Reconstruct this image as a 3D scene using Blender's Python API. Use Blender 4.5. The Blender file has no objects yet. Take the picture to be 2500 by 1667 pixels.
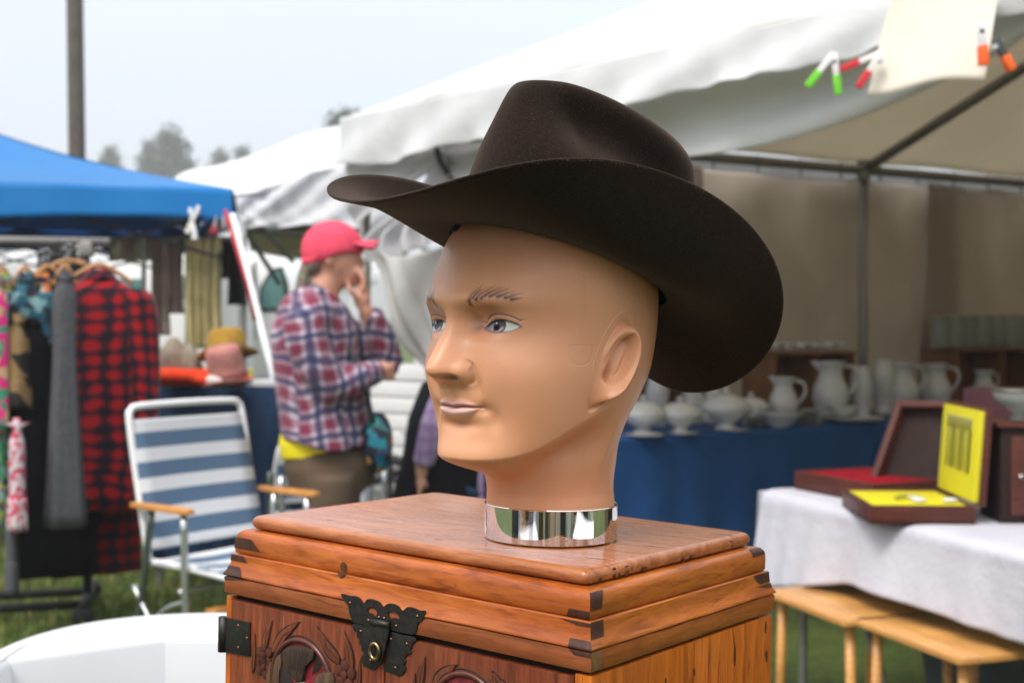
import bpy, math, random
import numpy as np
from mathutils import Vector, Matrix
random.seed(7); rng = np.random.default_rng(7)
S = bpy.context.scene
COL = S.collection
R = math.radians
H = 1.32                       # camera height
FPX = 3180.0                   # focal length in photo pixels (2500 wide)
PITCH = R(0.9)
# ---------------------------------------------------------------- camera
cd = bpy.data.cameras.new('camera'); cam = bpy.data.objects.new('camera', cd); COL.objects.link(cam)
cam.location = (0, 0, H); cam.rotation_euler = (R(90) - PITCH, 0, 0)
cd.sensor_width = 36; cd.lens = FPX / 2500 * 36; cd.clip_start = .05; cd.clip_end = 900
cd.dof.use_dof = True; cd.dof.focus_distance = .97; cd.dof.aperture_fstop = 8.5; cd.dof.aperture_blades = 9
S.camera = cam
# ---------------------------------------------------------------- world: bright overcast
W = bpy.data.worlds.new('World'); S.world = W; W.use_nodes = True
nt = W.node_tree; nt.nodes.clear()
SUN_EL, SUN_AZ = R(52), R(215)          # soft sun up behind the camera, a little to the left
sky = nt.nodes.new('ShaderNodeTexSky'); sky.sky_type = 'NISHITA'; sky.sun_disc = False
sky.sun_elevation = SUN_EL; sky.sun_rotation = SUN_AZ; sky.air_density = 1; sky.dust_density = 6
b1 = nt.nodes.new('ShaderNodeBackground'); b1.inputs[1].default_value = .05
nt.links.new(sky.outputs[0], b1.inputs[0])
tc = nt.nodes.new('ShaderNodeTexCoord'); sx = nt.nodes.new('ShaderNodeSeparateXYZ'); nt.links.new(tc.outputs['Generated'], sx.inputs[0])
rp = nt.nodes.new('ShaderNodeValToRGB'); e = rp.color_ramp.elements
e[0].position = 0; e[0].color = (.345, .370, .405, 1); e[1].position = 1; e[1].color = (1.0, 1.0, 1.0, 1)
m_ = e.new(.25); m_.color = (.435, .458, .49, 1)
cn = nt.nodes.new('ShaderNodeTexNoise'); cn.inputs['Scale'].default_value = 1.6; cn.inputs['Detail'].default_value = 3
nt.links.new(tc.outputs['Generated'], cn.inputs['Vector'])
ad = nt.nodes.new('ShaderNodeMath'); ad.operation = 'MULTIPLY_ADD'; ad.inputs[1].default_value = .16; nt.links.new(cn.outputs[0], ad.inputs[0]); nt.links.new(sx.outputs[2], ad.inputs[2])
sb = nt.nodes.new('ShaderNodeMath'); sb.operation = 'SUBTRACT'; sb.inputs[1].default_value = .08; nt.links.new(ad.outputs[0], sb.inputs[0])
nt.links.new(sb.outputs[0], rp.inputs[0])
b2 = nt.nodes.new('ShaderNodeBackground'); b2.inputs[1].default_value = 1.25
nt.links.new(rp.outputs[0], b2.inputs[0])
av = nt.nodes.new('ShaderNodeAddShader'); ow = nt.nodes.new('ShaderNodeOutputWorld')
nt.links.new(b1.outputs[0], av.inputs[0]); nt.links.new(b2.outputs[0], av.inputs[1]); nt.links.new(av.outputs[0], ow.inputs[0])
sd = bpy.data.lights.new('sun', 'SUN'); sd.energy = 1.5; sd.angle = R(20); sd.color = (1, .97, .93)
so = bpy.data.objects.new('sun', sd); COL.objects.link(so)
_d = Vector((math.sin(SUN_AZ) * math.cos(SUN_EL), math.cos(SUN_AZ) * math.cos(SUN_EL), math.sin(SUN_EL)))
so.rotation_euler = _d.to_track_quat('Z', 'Y').to_euler()
S.view_settings.view_transform = 'Standard'; S.view_settings.look = 'None'
S.view_settings.exposure = .58; S.view_settings.gamma = 1
S.render.engine = 'CYCLES'
# ---------------------------------------------------------------- helpers
_c, _s = math.cos(PITCH), math.sin(PITCH)
def at(px, py, d):
    """photo pixel + ground distance along the view -> a real place"""
    x, z = (px - 1250) / FPX, -(py - 833.5) / FPX
    v = (x, _c + z * _s, -_s + z * _c); k = d / v[1]
    return Vector((v[0] * k, d, v[2] * k + H))
def on_z(px, py, z):
    x, zz = (px - 1250) / FPX, -(py - 833.5) / FPX
    v = Vector((x, _c + zz * _s, -_s + zz * _c)); k = (z - H) / v.z
    return Vector((v.x * k, v.y * k, z))
def tag(o, label=None, cat=None, group=None, kind=None):
    if label: o['label'] = label
    if cat: o['category'] = cat
    if group: o['group'] = group
    if kind: o['kind'] = kind
    return o
def empty(name, loc=(0, 0, 0), rz=0, label=None, cat=None, group=None):
    o = bpy.data.objects.new(name, None); COL.objects.link(o); o.location = loc; o.rotation_euler = (0, 0, rz)
    o.empty_display_size = .1
    return tag(o, label, cat, group)
def link(name, me, mats=None, parent=None, label=None, cat=None, group=None, kind=None, smooth=True):
    if mats is not None:
        for m in (mats if isinstance(mats, (list, tuple)) else [mats]): me.materials.append(m)
    if smooth: me.shade_smooth()
    o = bpy.data.objects.new(name, me); COL.objects.link(o)
    if parent: o.parent = parent
    return tag(o, label, cat, group, kind)
def grid_mesh(name, P, wrap_u=False, wrap_v=False, mat_idx=None):
    """P: (nv, nu, 3) array"""
    nv, nu = P.shape[:2]
    i = np.arange(nv - (0 if wrap_v else 1)); j = np.arange(nu - (0 if wrap_u else 1))
    I, J = np.meshgrid(i, j, indexing='ij'); I2 = (I + 1) % nv; J2 = (J + 1) % nu
    F = np.stack([I * nu + J, I * nu + J2, I2 * nu + J2, I2 * nu + J], -1).reshape(-1, 4)
    return raw_mesh(name, P.reshape(-1, 3), F)
def raw_mesh(name, V, F):
    V = np.asarray(V, np.float32); F = np.asarray(F, np.int32); k = F.shape[1]
    me = bpy.data.meshes.new(name)
    me.vertices.add(len(V)); me.vertices.foreach_set('co', V.ravel())
    me.loops.add(F.size); me.loops.foreach_set('vertex_index', F.ravel())
    me.polygons.add(len(F)); me.polygons.foreach_set('loop_start', np.arange(0, F.size, k, dtype=np.int32))
    me.update(calc_edges=True)
    return me
class MB:
    """collects shapes, builds ONE mesh"""
    def __init__(s): s.v = []; s.f = []
    def add(s, V, F):
        o = len(s.v); s.v += [tuple(v) for v in V]; s.f += [tuple(i + o for i in f) for f in F]; return s
    def box(s, c, d, rot=None, bev=0):
        x, y, z = d[0] / 2, d[1] / 2, d[2] / 2
        V = [Vector((a * x, b * y, e_ * z)) for a in (-1, 1) for b in (-1, 1) for e_ in (-1, 1)]
        if rot is not None: V = [rot @ v for v in V]
        V = [v + Vector(c) for v in V]
        return s.add(V, [(0, 1, 3, 2), (4, 6, 7, 5), (0, 4, 5, 1), (2, 3, 7, 6), (0, 2, 6, 4), (1, 5, 7, 3)])
    def tube(s, pts, r, n=10, cap=True, closed=False):
        pts = [Vector(p) for p in pts]; m = len(pts); rr = r if isinstance(r, (list, tuple)) else [r] * m
        up = None; V = []
        for i, p in enumerate(pts):
            t = (pts[(i + 1) % m] - pts[i - 1]) if closed else (pts[min(i + 1, m - 1)] - pts[max(i - 1, 0)])
            t.normalize()
            if up is None: up = Vector((0, 0, 1)) if abs(t.z) < .9 else Vector((1, 0, 0))
            a = t.cross(up).normalized(); b = a.cross(t).normalized(); up = b
            V += [p + (a * math.cos(2 * math.pi * k / n) + b * math.sin(2 * math.pi * k / n)) * rr[i] for k in range(n)]
        F = []
        for i in range(m if closed else m - 1):
            for k in range(n):
                i2 = (i + 1) % m; F.append((i * n + k, i * n + (k + 1) % n, i2 * n + (k + 1) % n, i2 * n + k))
        if cap and not closed: F += [tuple(range(n))[::-1], tuple((m - 1) * n + k for k in range(n))]
        return s.add(V, F)
    def lathe(s, prof, n=24, c=(0, 0, 0), rot=None, sq=None):
        V = []
        for r, z in prof:
            for k in range(n):
                a = 2 * math.pi * k / n; rr = r
                if sq: rr = r / (abs(math.cos(a)) ** sq + abs(math.sin(a)) ** sq) ** (1 / sq)
                v = Vector((rr * math.cos(a), rr * math.sin(a), z))
                V.append((rot @ v if rot is not None else v) + Vector(c))
        F = [(i * n + k, i * n + (k + 1) % n, (i + 1) * n + (k + 1) % n, (i + 1) * n + k) for i in range(len(prof) - 1) for k in range(n)]
        F += [tuple(range(n))[::-1], tuple((len(prof) - 1) * n + k for k in range(n))]
        return s.add(V, F)
    def prism(s, poly, h, tf):
        """2-D polygon extruded by h; tf maps (u, v, w) to a place"""
        n = len(poly)
        V = [tf(u, v, 0) for u, v in poly] + [tf(u, v, h) for u, v in poly]
        F = [(i, (i + 1) % n, n + (i + 1) % n, n + i) for i in range(n)] + [tuple(range(n))[::-1], tuple(range(n, 2 * n))]
        return s.add(V, F)
    def build(s, name, mat, parent=None, smooth=False, bev=0, tri=False, sub=0, **kw):
        me = bpy.data.meshes.new(name); me.from_pydata([tuple(v) for v in s.v], [], s.f); me.validate(); me.update()
        import bmesh
        bm = bmesh.new(); bm.from_mesh(me); bmesh.ops.recalc_face_normals(bm, faces=bm.faces[:])
        if tri: bmesh.ops.triangulate(bm, faces=[f for f in bm.faces if len(f.verts) > 4])
        if bev: bmesh.ops.bevel(bm, geom=[e_ for e_ in bm.edges if len(e_.link_faces) == 2 and e_.calc_face_angle(0) > .6], offset=bev, segments=2, affect='EDGES', profile=.6, clamp_overlap=True)
        bm.to_mesh(me); bm.free()
        o = link(name, me, mat, parent, smooth=False, **kw)
        if smooth: me.shade_smooth()
        elif bev: me.shade_smooth(); me.set_sharp_from_angle(angle=R(40))
        return o
def catmull(pts, n=8, closed=False):
    P = [Vector(p) for p in pts]; m = len(P); out = []
    for i in range(m if closed else m - 1):
        if closed: a, b, c, d = P[i - 1], P[i], P[(i + 1) % m], P[(i + 2) % m]
        else: a, b, c, d = P[max(i - 1, 0)], P[i], P[i + 1], P[min(i + 2, m - 1)]
        for k in range(n):
            t = k / n
            out.append(.5 * ((2 * b) + (c - a) * t + (2 * a - 5 * b + 4 * c - d) * t * t + (3 * b - a - 3 * c + d) * t ** 3))
    if not closed: out.append(P[-1])
    return out
def copy_tree(o, parent=None):
    c = o.copy(); COL.objects.link(c)
    if parent: c.parent = parent
    for ch in list(o.children): copy_tree(ch, c)
    return c
# ---- materials
class NT:
    def __init__(s, name):
        s.m = bpy.data.materials.new(name); s.m.use_nodes = True; s.t = s.m.node_tree
        s.b = s.t.nodes['Principled BSDF']; s.out = s.t.nodes['Material Output']
    def n(s, ty, **k):
        a = s.t.nodes.new('ShaderNode' + ty)
        for q, v in k.items(): setattr(a, q, v)
        return a
    def l(s, a, b): s.t.links.new(a, b)
    def coord(s, scale=(1, 1, 1), rot=(0, 0, 0), kind='Object'):
        c = s.n('TexCoord'); m = s.n('Mapping'); m.inputs['Scale'].default_value = scale; m.inputs['Rotation'].default_value = rot
        s.l(c.outputs[kind], m.inputs[0]); return m.outputs[0]
    def noise(s, vec, scale, detail=4, rough=.55, dist=0):
        a = s.n('TexNoise'); a.inputs['Scale'].default_value = scale; a.inputs['Detail'].default_value = detail
        a.inputs['Roughness'].default_value = rough; a.inputs['Distortion'].default_value = dist
        if vec is not None: s.l(vec, a.inputs['Vector'])
        return a.outputs[0]
    def ramp(s, fac, stops):
        a = s.n('ValToRGB'); e = a.color_ramp.elements
        while len(e) < len(stops): e.new(.5)
        for x, (p, c) in zip(e, stops): x.position = p; x.color = (*c, 1) if len(c) == 3 else c
        s.l(fac, a.inputs[0]); return a.outputs[0]
    def mix(s, fac, a, b, mode='MIX'):
        m = s.n('Mix'); m.data_type = 'RGBA'; m.blend_type = mode
        for k, v in ((0, fac), (6, a), (7, b)):
            if isinstance(v, (int, float)): m.inputs[k].default_value = v
            elif isinstance(v, tuple): m.inputs[k].default_value = (*v, 1)
            else: s.l(v, m.inputs[k])
        return m.outputs[2]
    def math(s, op, a, b=0., c=0.):
        m = s.n('Math'); m.operation = op
        for k, v in enumerate((a, b, c)):
            if isinstance(v, (int, float)): m.inputs[k].default_value = v
            else: s.l(v, m.inputs[k])
        return m.outputs[0]
    def base(s, c):
        if isinstance(c, tuple): s.b.inputs['Base Color'].default_value = (*c, 1)
        else: s.l(c, s.b.inputs['Base Color'])
    def set(s, **k):
        for q, v in k.items():
            q = q.replace('_', ' '); i = s.b.inputs[q]
            if isinstance(v, (int, float)): i.default_value = v
            elif isinstance(v, tuple): i.default_value = (*v, 1)
            else: s.l(v, i)
        return s
    def bump(s, h, strength=.3, dist=.01):
        b = s.n('Bump'); b.inputs['Strength'].default_value = strength; b.inputs['Distance'].default_value = dist
        s.l(h, b.inputs['Height']); s.l(b.outputs[0], s.b.inputs['Normal'])
def simple(name, col, rough=.6, metal=0, var=.12, vs=20, bump=.05, trans=0, sheen=0, spec=.5):
    m = NT(name); v = m.coord()
    n1 = m.noise(v, vs, 5)
    lo = tuple(max(0, c * (1 - var)) for c in col); hi = tuple(min(1, c * (1 + var)) for c in col)
    m.base(m.ramp(n1, [(.3, lo), (.7, hi)])); m.set(Roughness=rough, Metallic=metal)
    m.b.inputs['Specular IOR Level'].default_value = spec
    if rough >= .8 and spec == .5: m.b.inputs['Specular IOR Level'].default_value = .12
    if sheen: m.set(Sheen_Weight=sheen)
    if bump: m.bump(m.noise(v, vs * 6, 3), bump, .002)
    if trans:
        t = m.n('BsdfTranslucent'); mx = m.n('MixShader'); mx.inputs[0].default_value = trans
        t.inputs[0].default_value = (*col, 1)
        m.l(m.b.outputs[0], mx.inputs[1]); m.l(t.outputs[0], mx.inputs[2]); m.l(mx.outputs[0], m.out.inputs[0])
    return m.m
def interp(x, xs, ys):
    """smooth (Catmull) interpolation of a table"""
    xs = np.array(xs, float); ys = np.array(ys, float)
    if xs[0] > xs[-1]: xs, ys = xs[::-1], ys[::-1]
    d = np.gradient(ys, xs); x = np.clip(x, xs[0], xs[-1]); i = np.clip(np.searchsorted(xs, x) - 1, 0, len(xs) - 2)
    h = xs[i + 1] - xs[i]; t = (x - xs[i]) / h
    return (2 * t**3 - 3 * t**2 + 1) * ys[i] + (t**3 - 2 * t**2 + t) * h * d[i] + (-2 * t**3 + 3 * t**2) * ys[i + 1] + (t**3 - t**2) * h * d[i + 1]
def sstep(a, b, x):
    t = np.clip((x - a) / (b - a), 0, 1); return t * t * (3 - 2 * t)
def smax(a, b, k): return .5 * (a + b + np.sqrt((a - b)**2 + k * k))
def smin(a, b, k): return .5 * (a + b - np.sqrt((a - b)**2 + k * k))
# ================================================================ mannequin head
HA = R(47); HO = np.array([.024, 1.056]); HS, HC = math.sin(HA), math.cos(HA)
def head_world(p, q, z):
    """head axes (forward, towards its left ear, up from eye height) -> world"""
    return np.stack([HO[0] - p * HS + q * HC, HO[1] - p * HC - q * HS, z + H], -1)
def gauss(q, z, q0, z0, sq, sz): return np.exp(-((q - q0) / sq)**2 - ((z - z0) / sz)**2)
def make_head():
    # rows: dense on the face
    zs = np.concatenate([np.linspace(-.155, -.13, 20, endpoint=False), np.linspace(-.13, -.105, 90, endpoint=False),
                         np.linspace(-.105, .03, 330, endpoint=False), np.linspace(.03, .085, 50, endpoint=False),
                         .085 + .030 * np.sin(np.linspace(0, np.pi / 2, 26))])
    th_f = np.linspace(-1.25, 1.25, 330, endpoint=False); th_e = np.linspace(1.25, 2.15, 170, endpoint=False)
    th_b = np.linspace(2.15, 2 * np.pi - 1.25, 120, endpoint=False)
    th = np.concatenate([th_f, th_e, th_b])
    Z, TH = np.meshgrid(zs, th, indexing='ij'); C, Sn = np.cos(TH), np.sin(TH)
    T = [.115, .112, .105, .09, .07, .05, .03, .015, 0, -.02, -.04, -.06, -.08, -.10, -.118, -.16]
    Fr = [.0, .018, .036, .053, .0665, .0785, .0890, .0935, .0925, .0915, .0910, .0880, .0848, .0832, .081, .06]
    Bk = [.0, .024, .050, .077, .098, .1065, .1090, .1095, .1095, .1070, .1010, .088, .071, .060, .055, .055]
    Wd = [.0, .020, .043, .062, .0735, .079, .0805, .0800, .0785, .0765, .0745, .0705, .0645, .0560, .0460, .04]
    F = interp(Z, T, Fr); B = interp(Z, T, Bk); Wi = interp(Z, T, Wd)
    A = np.where(C > 0, F, B)
    n = 2.0 + .60 * sstep(.0, -.05, Z) * (C > 0) * sstep(0, .5, C)
    ca, sa = np.abs(C) + 1e-9, np.abs(Sn) + 1e-9
    r = 1 / ((ca / np.maximum(A, 1e-5))**n + (sa / np.maximum(Wi, 1e-5))**n)**(1 / n)
    # jaw: where the head closes above the neck
    p0 = r * C
    zj = interp(p0, [-.06, -.02, .02, .05, .08, .10], [-.074, -.085, -.102, -.1165, -.1235, -.1245]) - .004
    j = np.clip((Z - (zj - .003)) / (.034 - .007 * sstep(.02, .07, p0)), 0, 1)
    fall = (j * j * (3 - 2 * j))**.80
    front = sstep(-.35, .25, C)
    fall = fall * front + (1 - front) * 1.0
    rh = r * (.30 + .70 * fall)
    # neck: a column whose axis sits behind, flaring up at the nape
    nx = .0145; rn = .0508 + .0008 * sstep(-.136, -.147, Z) + .0012 * sstep(-.125, -.105, Z)
    rn = rn - .0010 * np.exp(-((Z + .130) / .012)**2)
    # direction from head axis: solve circle offset by -nx in p
    rneck = -nx * C + np.sqrt(np.maximum(rn**2 - (nx * Sn)**2, 1e-9)) - .0038 * Sn
    # slight forward lean of the neck above the ring
    rneck = rneck - .012 * sstep(-.122, -.085, Z) * np.clip(C, 0, 1)
    rad = smax(rh, rneck - .0015 * sstep(-.13, -.10, Z), .023 - .014 * sstep(.2, -.5, C))
    topf = sstep(.06, .09, Z); rad = rad * (1 - topf) + rh * topf
    low = sstep(-.112, -.149, Z); rad = rad * (1 - low) + rneck * low
    p, q = rad * C, rad * Sn
    fm = sstep(.05, .5, C)
    aq = np.abs(q)
    # ---------- features (forward)
    D = np.zeros_like(p)
    D += .0044 * gauss(aq, Z, .029, .0160, .022, .0075)            # brow bones
    D += .0022 * gauss(q, Z, 0, .016, .014, .012)
    D -= .0105 * gauss(aq, Z, .0265, .0000, .0135, .0110)          # sockets
    D -= .0055 * gauss(aq, Z, .0155, -.001, .0075, .0095)
    D += .0015 * gauss(aq, Z, .048, -.026, .020, .014)             # cheek bones
    D -= .0030 * gauss(aq, Z, .052, -.014, .014, .014)
    D += .0018 * gauss(q, Z, 0, -.060, .028, .019)                 # muzzle
    D -= .0026 * gauss(aq, Z, .040, -.070, .014, .020)
    D += .0066 * gauss(q, Z, 0, -.1030, .022, .0150)               # chin
    D += .0040 * gauss(aq, Z, .026, -.105, .018, .012)
    D -= .0042 * gauss(q, Z, 0, -.0785, .019, .0048)               # crease under the lip
    D -= .0022 * gauss(aq, Z, .0245, -.048, .0050, .012); D -= .0024 * gauss(aq, Z, .0330, -.0730, .0050, .0090)           # nose to mouth fold
    D += .0012 * gauss(aq, Z, .034, -.052, .007, .013)
    # lips
    zl = -.0650 - .0006 * np.exp(-(q / .005)**2) + .0003 * np.exp(-((aq - .012) / .007)**2) - .0004 * sstep(.018, .028, aq)
    mw = np.clip(1 - (aq / .0238)**2.0, 0, 1)
    hU = (.0056 * mw**.75 - .0012 * np.exp(-(q / .0035)**2)) ; hL = .0090 * np.clip(1 - (aq / .0230)**3, 0, 1)**.8
    up = np.clip((Z - zl) / np.maximum(hU, 1e-5), -1, 2); dn = np.clip((zl - Z) / np.maximum(hL, 1e-5), -1, 2)
    inU = (Z >= zl) & (Z < zl + hU) & (aq < .0236); inL = (Z < zl) & (Z > zl - hL) & (aq < .0236)
    D += np.where(Z >= zl, .0026 * mw**.6 * np.exp(-((up - .40) / .62)**2 * 1.2), 0) * (aq < .027)
    D += np.where(Z < zl, .0036 * mw**.6 * np.exp(-((dn - .50) / .50)**2 * 1.2), 0) * (aq < .03)
    D -= .0026 * np.exp(-((Z - zl) / .0011)**2) * sstep(.0275, .0205, aq)
    D -= .0030 * gauss(aq, Z, .0262, -.0660, .0045, .0045)
    D -= .0011 * gauss(q, Z, 0, -.0545, .0032, .0050); D += .0002 * gauss(aq, Z, .0055, -.0545, .0025, .005)
    # nose
    N = interp(Z, [.013, .009, .004, -.002, -.010, -.018, -.026, -.032, -.0365, -.0405, -.0435, -.046, -.0485, -.052],
               [0, .0008, .0030, .0058, .0105, .0160, .0215, .0255, .0268, .0245, .0190, .0110, .0038, 0])
    N[(Z > .013) | (Z < -.052)] = 0
    sg = interp(Z, [.013, .004, -.004, -.014, -.024, -.032, -.038, -.044, -.052], [.0110, .0085, .0082, .0094, .0108, .0118, .0120, .0112, .0105])
    nose = N * np.exp(-(aq / sg)**2.3)
    side = .0100 * np.exp(-(aq / (sg * 1.75))**2.4) * np.clip(N / .022, 0, 1)
    nose = np.maximum(nose, 0) + side * (1 - np.exp(-(aq / sg)**2.3))
    ala = .0125 * np.exp(-(((aq - .0138) / .0084)**2 + ((Z + .0380) / .0088)**2)**1.5)
    nose = smax(nose, ala, .006) - .0015 * np.exp(-(nose / .002)**2) * 0
    D += nose - .0015
    D -= .0017 * np.exp(-((np.hypot((aq - .0138) / 1.0, (Z + .0385) / 1.05) - .0100) / .0016)**2) * sstep(.016, .020, aq) * sstep(-.050, -.046, Z) * sstep(-.027, -.033, Z)
    nost = np.exp(-(((aq - .0100) / .0050)**2 + ((Z + .0425) / .0026)**2)**1.5)
    D -= .0045 * nost
    pf = p + D * fm
    # ---------- eyes (painted balls under modelled lids)
    ue = aq - .0370; we = Z + .0045
    tilt = .06; we2 = we - tilt * ue
    hw = .0138; t = np.clip(1 - (ue / hw)**2, 0, None)
    skew = 1 + .22 * (-ue / hw)
    upc = .0056 * t**.62 * skew; loc = -.0038 * t**.8 * (2 - skew)
    dU = we2 - upc; dL = loc - we2; dd = np.maximum(dU, dL)                 # <0 inside the opening
    dd = np.where(np.abs(ue) > hw, np.maximum(dd, np.hypot(np.abs(ue) - hw, we2)), dd)
    pe = .0753 - (np.clip(ue, -.02, .03) * .16) - (ue**2 + we**2) / (2 * .0165)
    near = (np.abs(ue) < .024) & (np.abs(we) < .018)
    lid = pe + .0015 * sstep(-.0004, .0009, dd) - .85 * np.maximum(dd - .0042, 0)
    crease = .0009 * np.exp(-((dU - .0040) / .0007)**2) * sstep(.020, .014, np.abs(ue)) * (we2 > 0)
    pl = smax(pf, lid, .0012) - crease
    eyein = near & (dd < 0)
    me0 = sstep(.0007, -.0012, dd); pin = smax(pe, pf - .0022, .0012); pf = np.where(near & (p > 0), pin * me0 + pl * (1 - me0), pf)
    # ---------- ears (lateral relief)
    qf = q.copy()
    pe0, ze0, tl = .0005, -.0335, R(27)
    a_ = -(p - pe0); b_ = Z - ze0
    a = a_ * math.cos(tl) - b_ * math.sin(tl); b = a_ * math.sin(tl) + b_ * math.cos(tl)
    wA = .0142 * (1 + .30 * np.clip(b / .035, -1.2, 1.2)) ; hB = .0335
    rho = np.sqrt((a / np.maximum(wA, .004))**2 + (b / hB)**2); ang = np.arctan2(b, a)
    fl_ = sstep(.004, -.010, b) * sstep(.006, -.006, a); out = sstep(1.04, .93 - .55 * fl_, rho)
    backw = sstep(-1.0, .9, a / wA)
    lift = (.0110 * backw) * out * (1 - .9 * fl_) * (1 - .40 * sstep(-.016, -.033, b))
    ridge = (1 - .95 * sstep(.006, -.006, b) * sstep(.004, -.006, a)) * .0046 * np.exp(-((rho - .84) / .15)**2) * (.40 + .60 * sstep(-1.2, .6, a / wA + .5 * b / hB + .2))
    rb = np.sqrt(((a - .0010 - .04 * b) / .0084)**2 + ((b - .0055) / .0210)**2); bowl = -.0070 * sstep(1.08, .72, rb) - .0018 * np.exp(-((rb - .88) / .10)**2) * (a < .002)
    anti = 0.0 * np.exp(-((a - .0045 - .10 * b) / .0028)**2) * sstep(-.024, -.008, b) * sstep(.028, .010, b)
    lobe = .0034 * gauss(a, b, -.004, -.021, .010, .009)
    tragus = .0016 * gauss(a, b, -.0095, -.008, .0035, .006) - .0026 * gauss(a, b, -.0020, -.0105, .0045, .0065) + .0014 * np.exp(-((a - .0030 - .06 * b) / .0022)**2) * sstep(-.016, -.004, b) * sstep(.024, .010, b)
    gro = -.0022 * np.exp(-((rho - 1.10) / .07)**2) * sstep(-.9, .3, a / wA)
    front_g = -.0003 * sstep(.0, .012, b) * np.exp(-((rho - 1.03) / .05)**2) * sstep(.2, -.6, a / wA)
    Eh = lift + out * (ridge + bowl + anti + lobe + tragus) + gro + front_g
    halo = .0003 * np.exp(-((rho - 1.30) / .045)**2) * (b > -.01)
    side_m = sstep(.45, .75, np.abs(Sn)) * (Z > -.09) * (Z < .03)
    E = (Eh + halo) * side_m
    # moulded marks on the temple
    ln = lambda x, w: np.exp(-(x / w)**2)
    mk = ln(Z + .0185, .00045) * ((p > .021) & (p < .0415))
    um = np.abs(np.hypot((p - .0312) / 1.0, np.minimum(Z + .0255, 0) * 1.25) - .0095); mk = np.maximum(mk, ln(um, .0005) * (Z < -.0185) * (Z > -.0355) * (Z > -.036))
    mk = np.maximum(mk, .5 * ln(p - .0300 + .0008 * np.sin(Z * 300), .0006) * (Z > -.026) * (Z < .035))
    mk = np.maximum(mk, .35 * ln(p - .0265, .0005) * (Z > -.024) * (Z < -.0185))
    E = E - .00028 * mk * (q > 0)
    qf = q + np.sign(q) * E
    P = head_world(pf, qf, Z)
    # ---------- paint
    sk = np.array([.66, .310, .165])
    col = np.ones(P.shape) * sk
    def paint(mask, c, s=1.0):
        m = np.clip(mask * s, 0, 1)[..., None]; col[:] = col * (1 - m) + np.array(c) * m
    fr = (p > .02)
    paint(gauss(aq, Z, .052, -.035, .022, .020) * fr, (.70, .34, .20), .5)      # rouge
    paint(gauss(q, Z, 0, -.100, .03, .018) * fr, (.70, .36, .21), .5)
    sh = gauss(aq, Z, .034, .0095, .019, .0050) * fr                              # airbrushed lids and corners
    paint(sh, (.27, .10, .035), .75)
    paint(gauss(aq, Z, .0175, .001, .0045, .008) * fr, (.20, .095, .055), .55)
    paint(gauss(aq, Z, .0190, -.0045, .0035, .0035) * fr, (.12, .10, .13), .55)
    paint(gauss(aq, Z, .030, -.0150, .012, .0022) * fr, (.42, .16, .07), .4)
    paint(gauss(q, Z, 0, -.0790, .016, .0028) * fr, (.33, .13, .05), .55)
    paint(gauss(aq, Z, .0255, -.0660, .004, .0032) * fr, (.30, .12, .06), .6)
    paint(nost * fr, (.13, .075, .055), .95)
    paint(gauss(aq, Z, .0222, -.0345, .0006, .0038) * fr, (.16, .09, .07), .8)
    mk2 = np.clip(mk, 0, 1) * (q > 0); paint(mk2, (.42, .20, .10), .22)
    # lid lines
    l1 = np.exp(-((dU - .0040) / .00075)**2) * (np.abs(ue + .0) < hw * 1.12) * (we2 > .0015) * fr * near
    paint(l1, (.10, .09, .20), .9)
    l2 = np.exp(-((dd - .0001) / .00080)**2) * near * fr
    paint(l2 * (we2 > 0), (.035, .03, .05), .9); paint(l2 * (we2 <= 0), (.09, .10, .20), .8)
    tail = np.exp(-((we2 + .0008) / .0007)**2) * ((ue > hw * .8) & (ue < hw * 1.12)) * fr; paint(tail, (.06, .05, .10), .8)
    # lips
    lipc = np.array([.50, .245, .20]); lowc = np.array([.70, .43, .39])
    eU = sstep(0, .0006, zl + hU - Z) * inU; eL = sstep(0, .0006, Z - (zl - hL * .92)) * inL
    col[:] = np.where((eU * fr)[..., None] > 0, col * (1 - eU[..., None] * .9) + lipc * eU[..., None] * .9, col)
    eLm = eL * sstep(.0238, .015, aq)
    col[:] = np.where((eLm * fr)[..., None] > 0, col * (1 - eLm[..., None] * .95) + lowc * eLm[..., None] * .95, col)
    paint(np.exp(-((Z - zl) / .0006)**2) * (aq < .0235) * fr, (.20, .09, .12), .85)
    paint(np.exp(-((Z - zl - hU) / .0003)**2) * (aq < .024) * fr * (Z > zl), (.36, .17, .12), .5)
    # eyeball paint (gaze towards the head's right)
    gx = np.where(q > 0, -.0046, .0030)
    di = np.hypot((ue - gx), (we - .0012)); wx = ue - gx; sgn = np.where(q > 0, 1, -1)
    ev = eyein & fr
    def epaint(m, c, s=1.):
        mm = (np.clip(m, 0, 1) * ev * s)[..., None]; col[:] = col * (1 - mm) + np.array(c) * mm
    epaint(np.ones_like(di), (.62, .64, .56))
    epaint(sstep(-.0006, -.0022, dL) * 0 + sstep(-.0014, -.0004, dL), (.45, .52, .68), .8)
    epaint(sstep(-.0110, -.0145, ue), (.30, .28, .36), .9)
    epaint(sstep(.0086, .0080, di), (.060, .036, .022)); epaint(sstep(.0086, .0080, di) * sstep(.0, -.003, wx * sgn), (.27, .25, .29))
    epaint(sstep(.0058, .0050, di) * 0 + np.exp(-((np.hypot(wx * sgn - .0003, we - .0010) - .0050) / .0013)**2) * sstep(.0010, -.0012, we), (.50, .40, .40))
    epaint(sstep(.0042, .0036, np.hypot(wx, we - .0012)), (.008, .008, .012))
    epaint(sstep(.0011, .0007, np.hypot(wx * sgn + .0018, we - .0030)), (.85, .85, .85))  # white highlight dot painted on the eye
    epaint(sstep(-.0026, -.0002, dU), (.02, .02, .03), .8)  # shade of the upper lid painted onto the eyeball
    # brow strokes
    brow = np.zeros_like(p)
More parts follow.
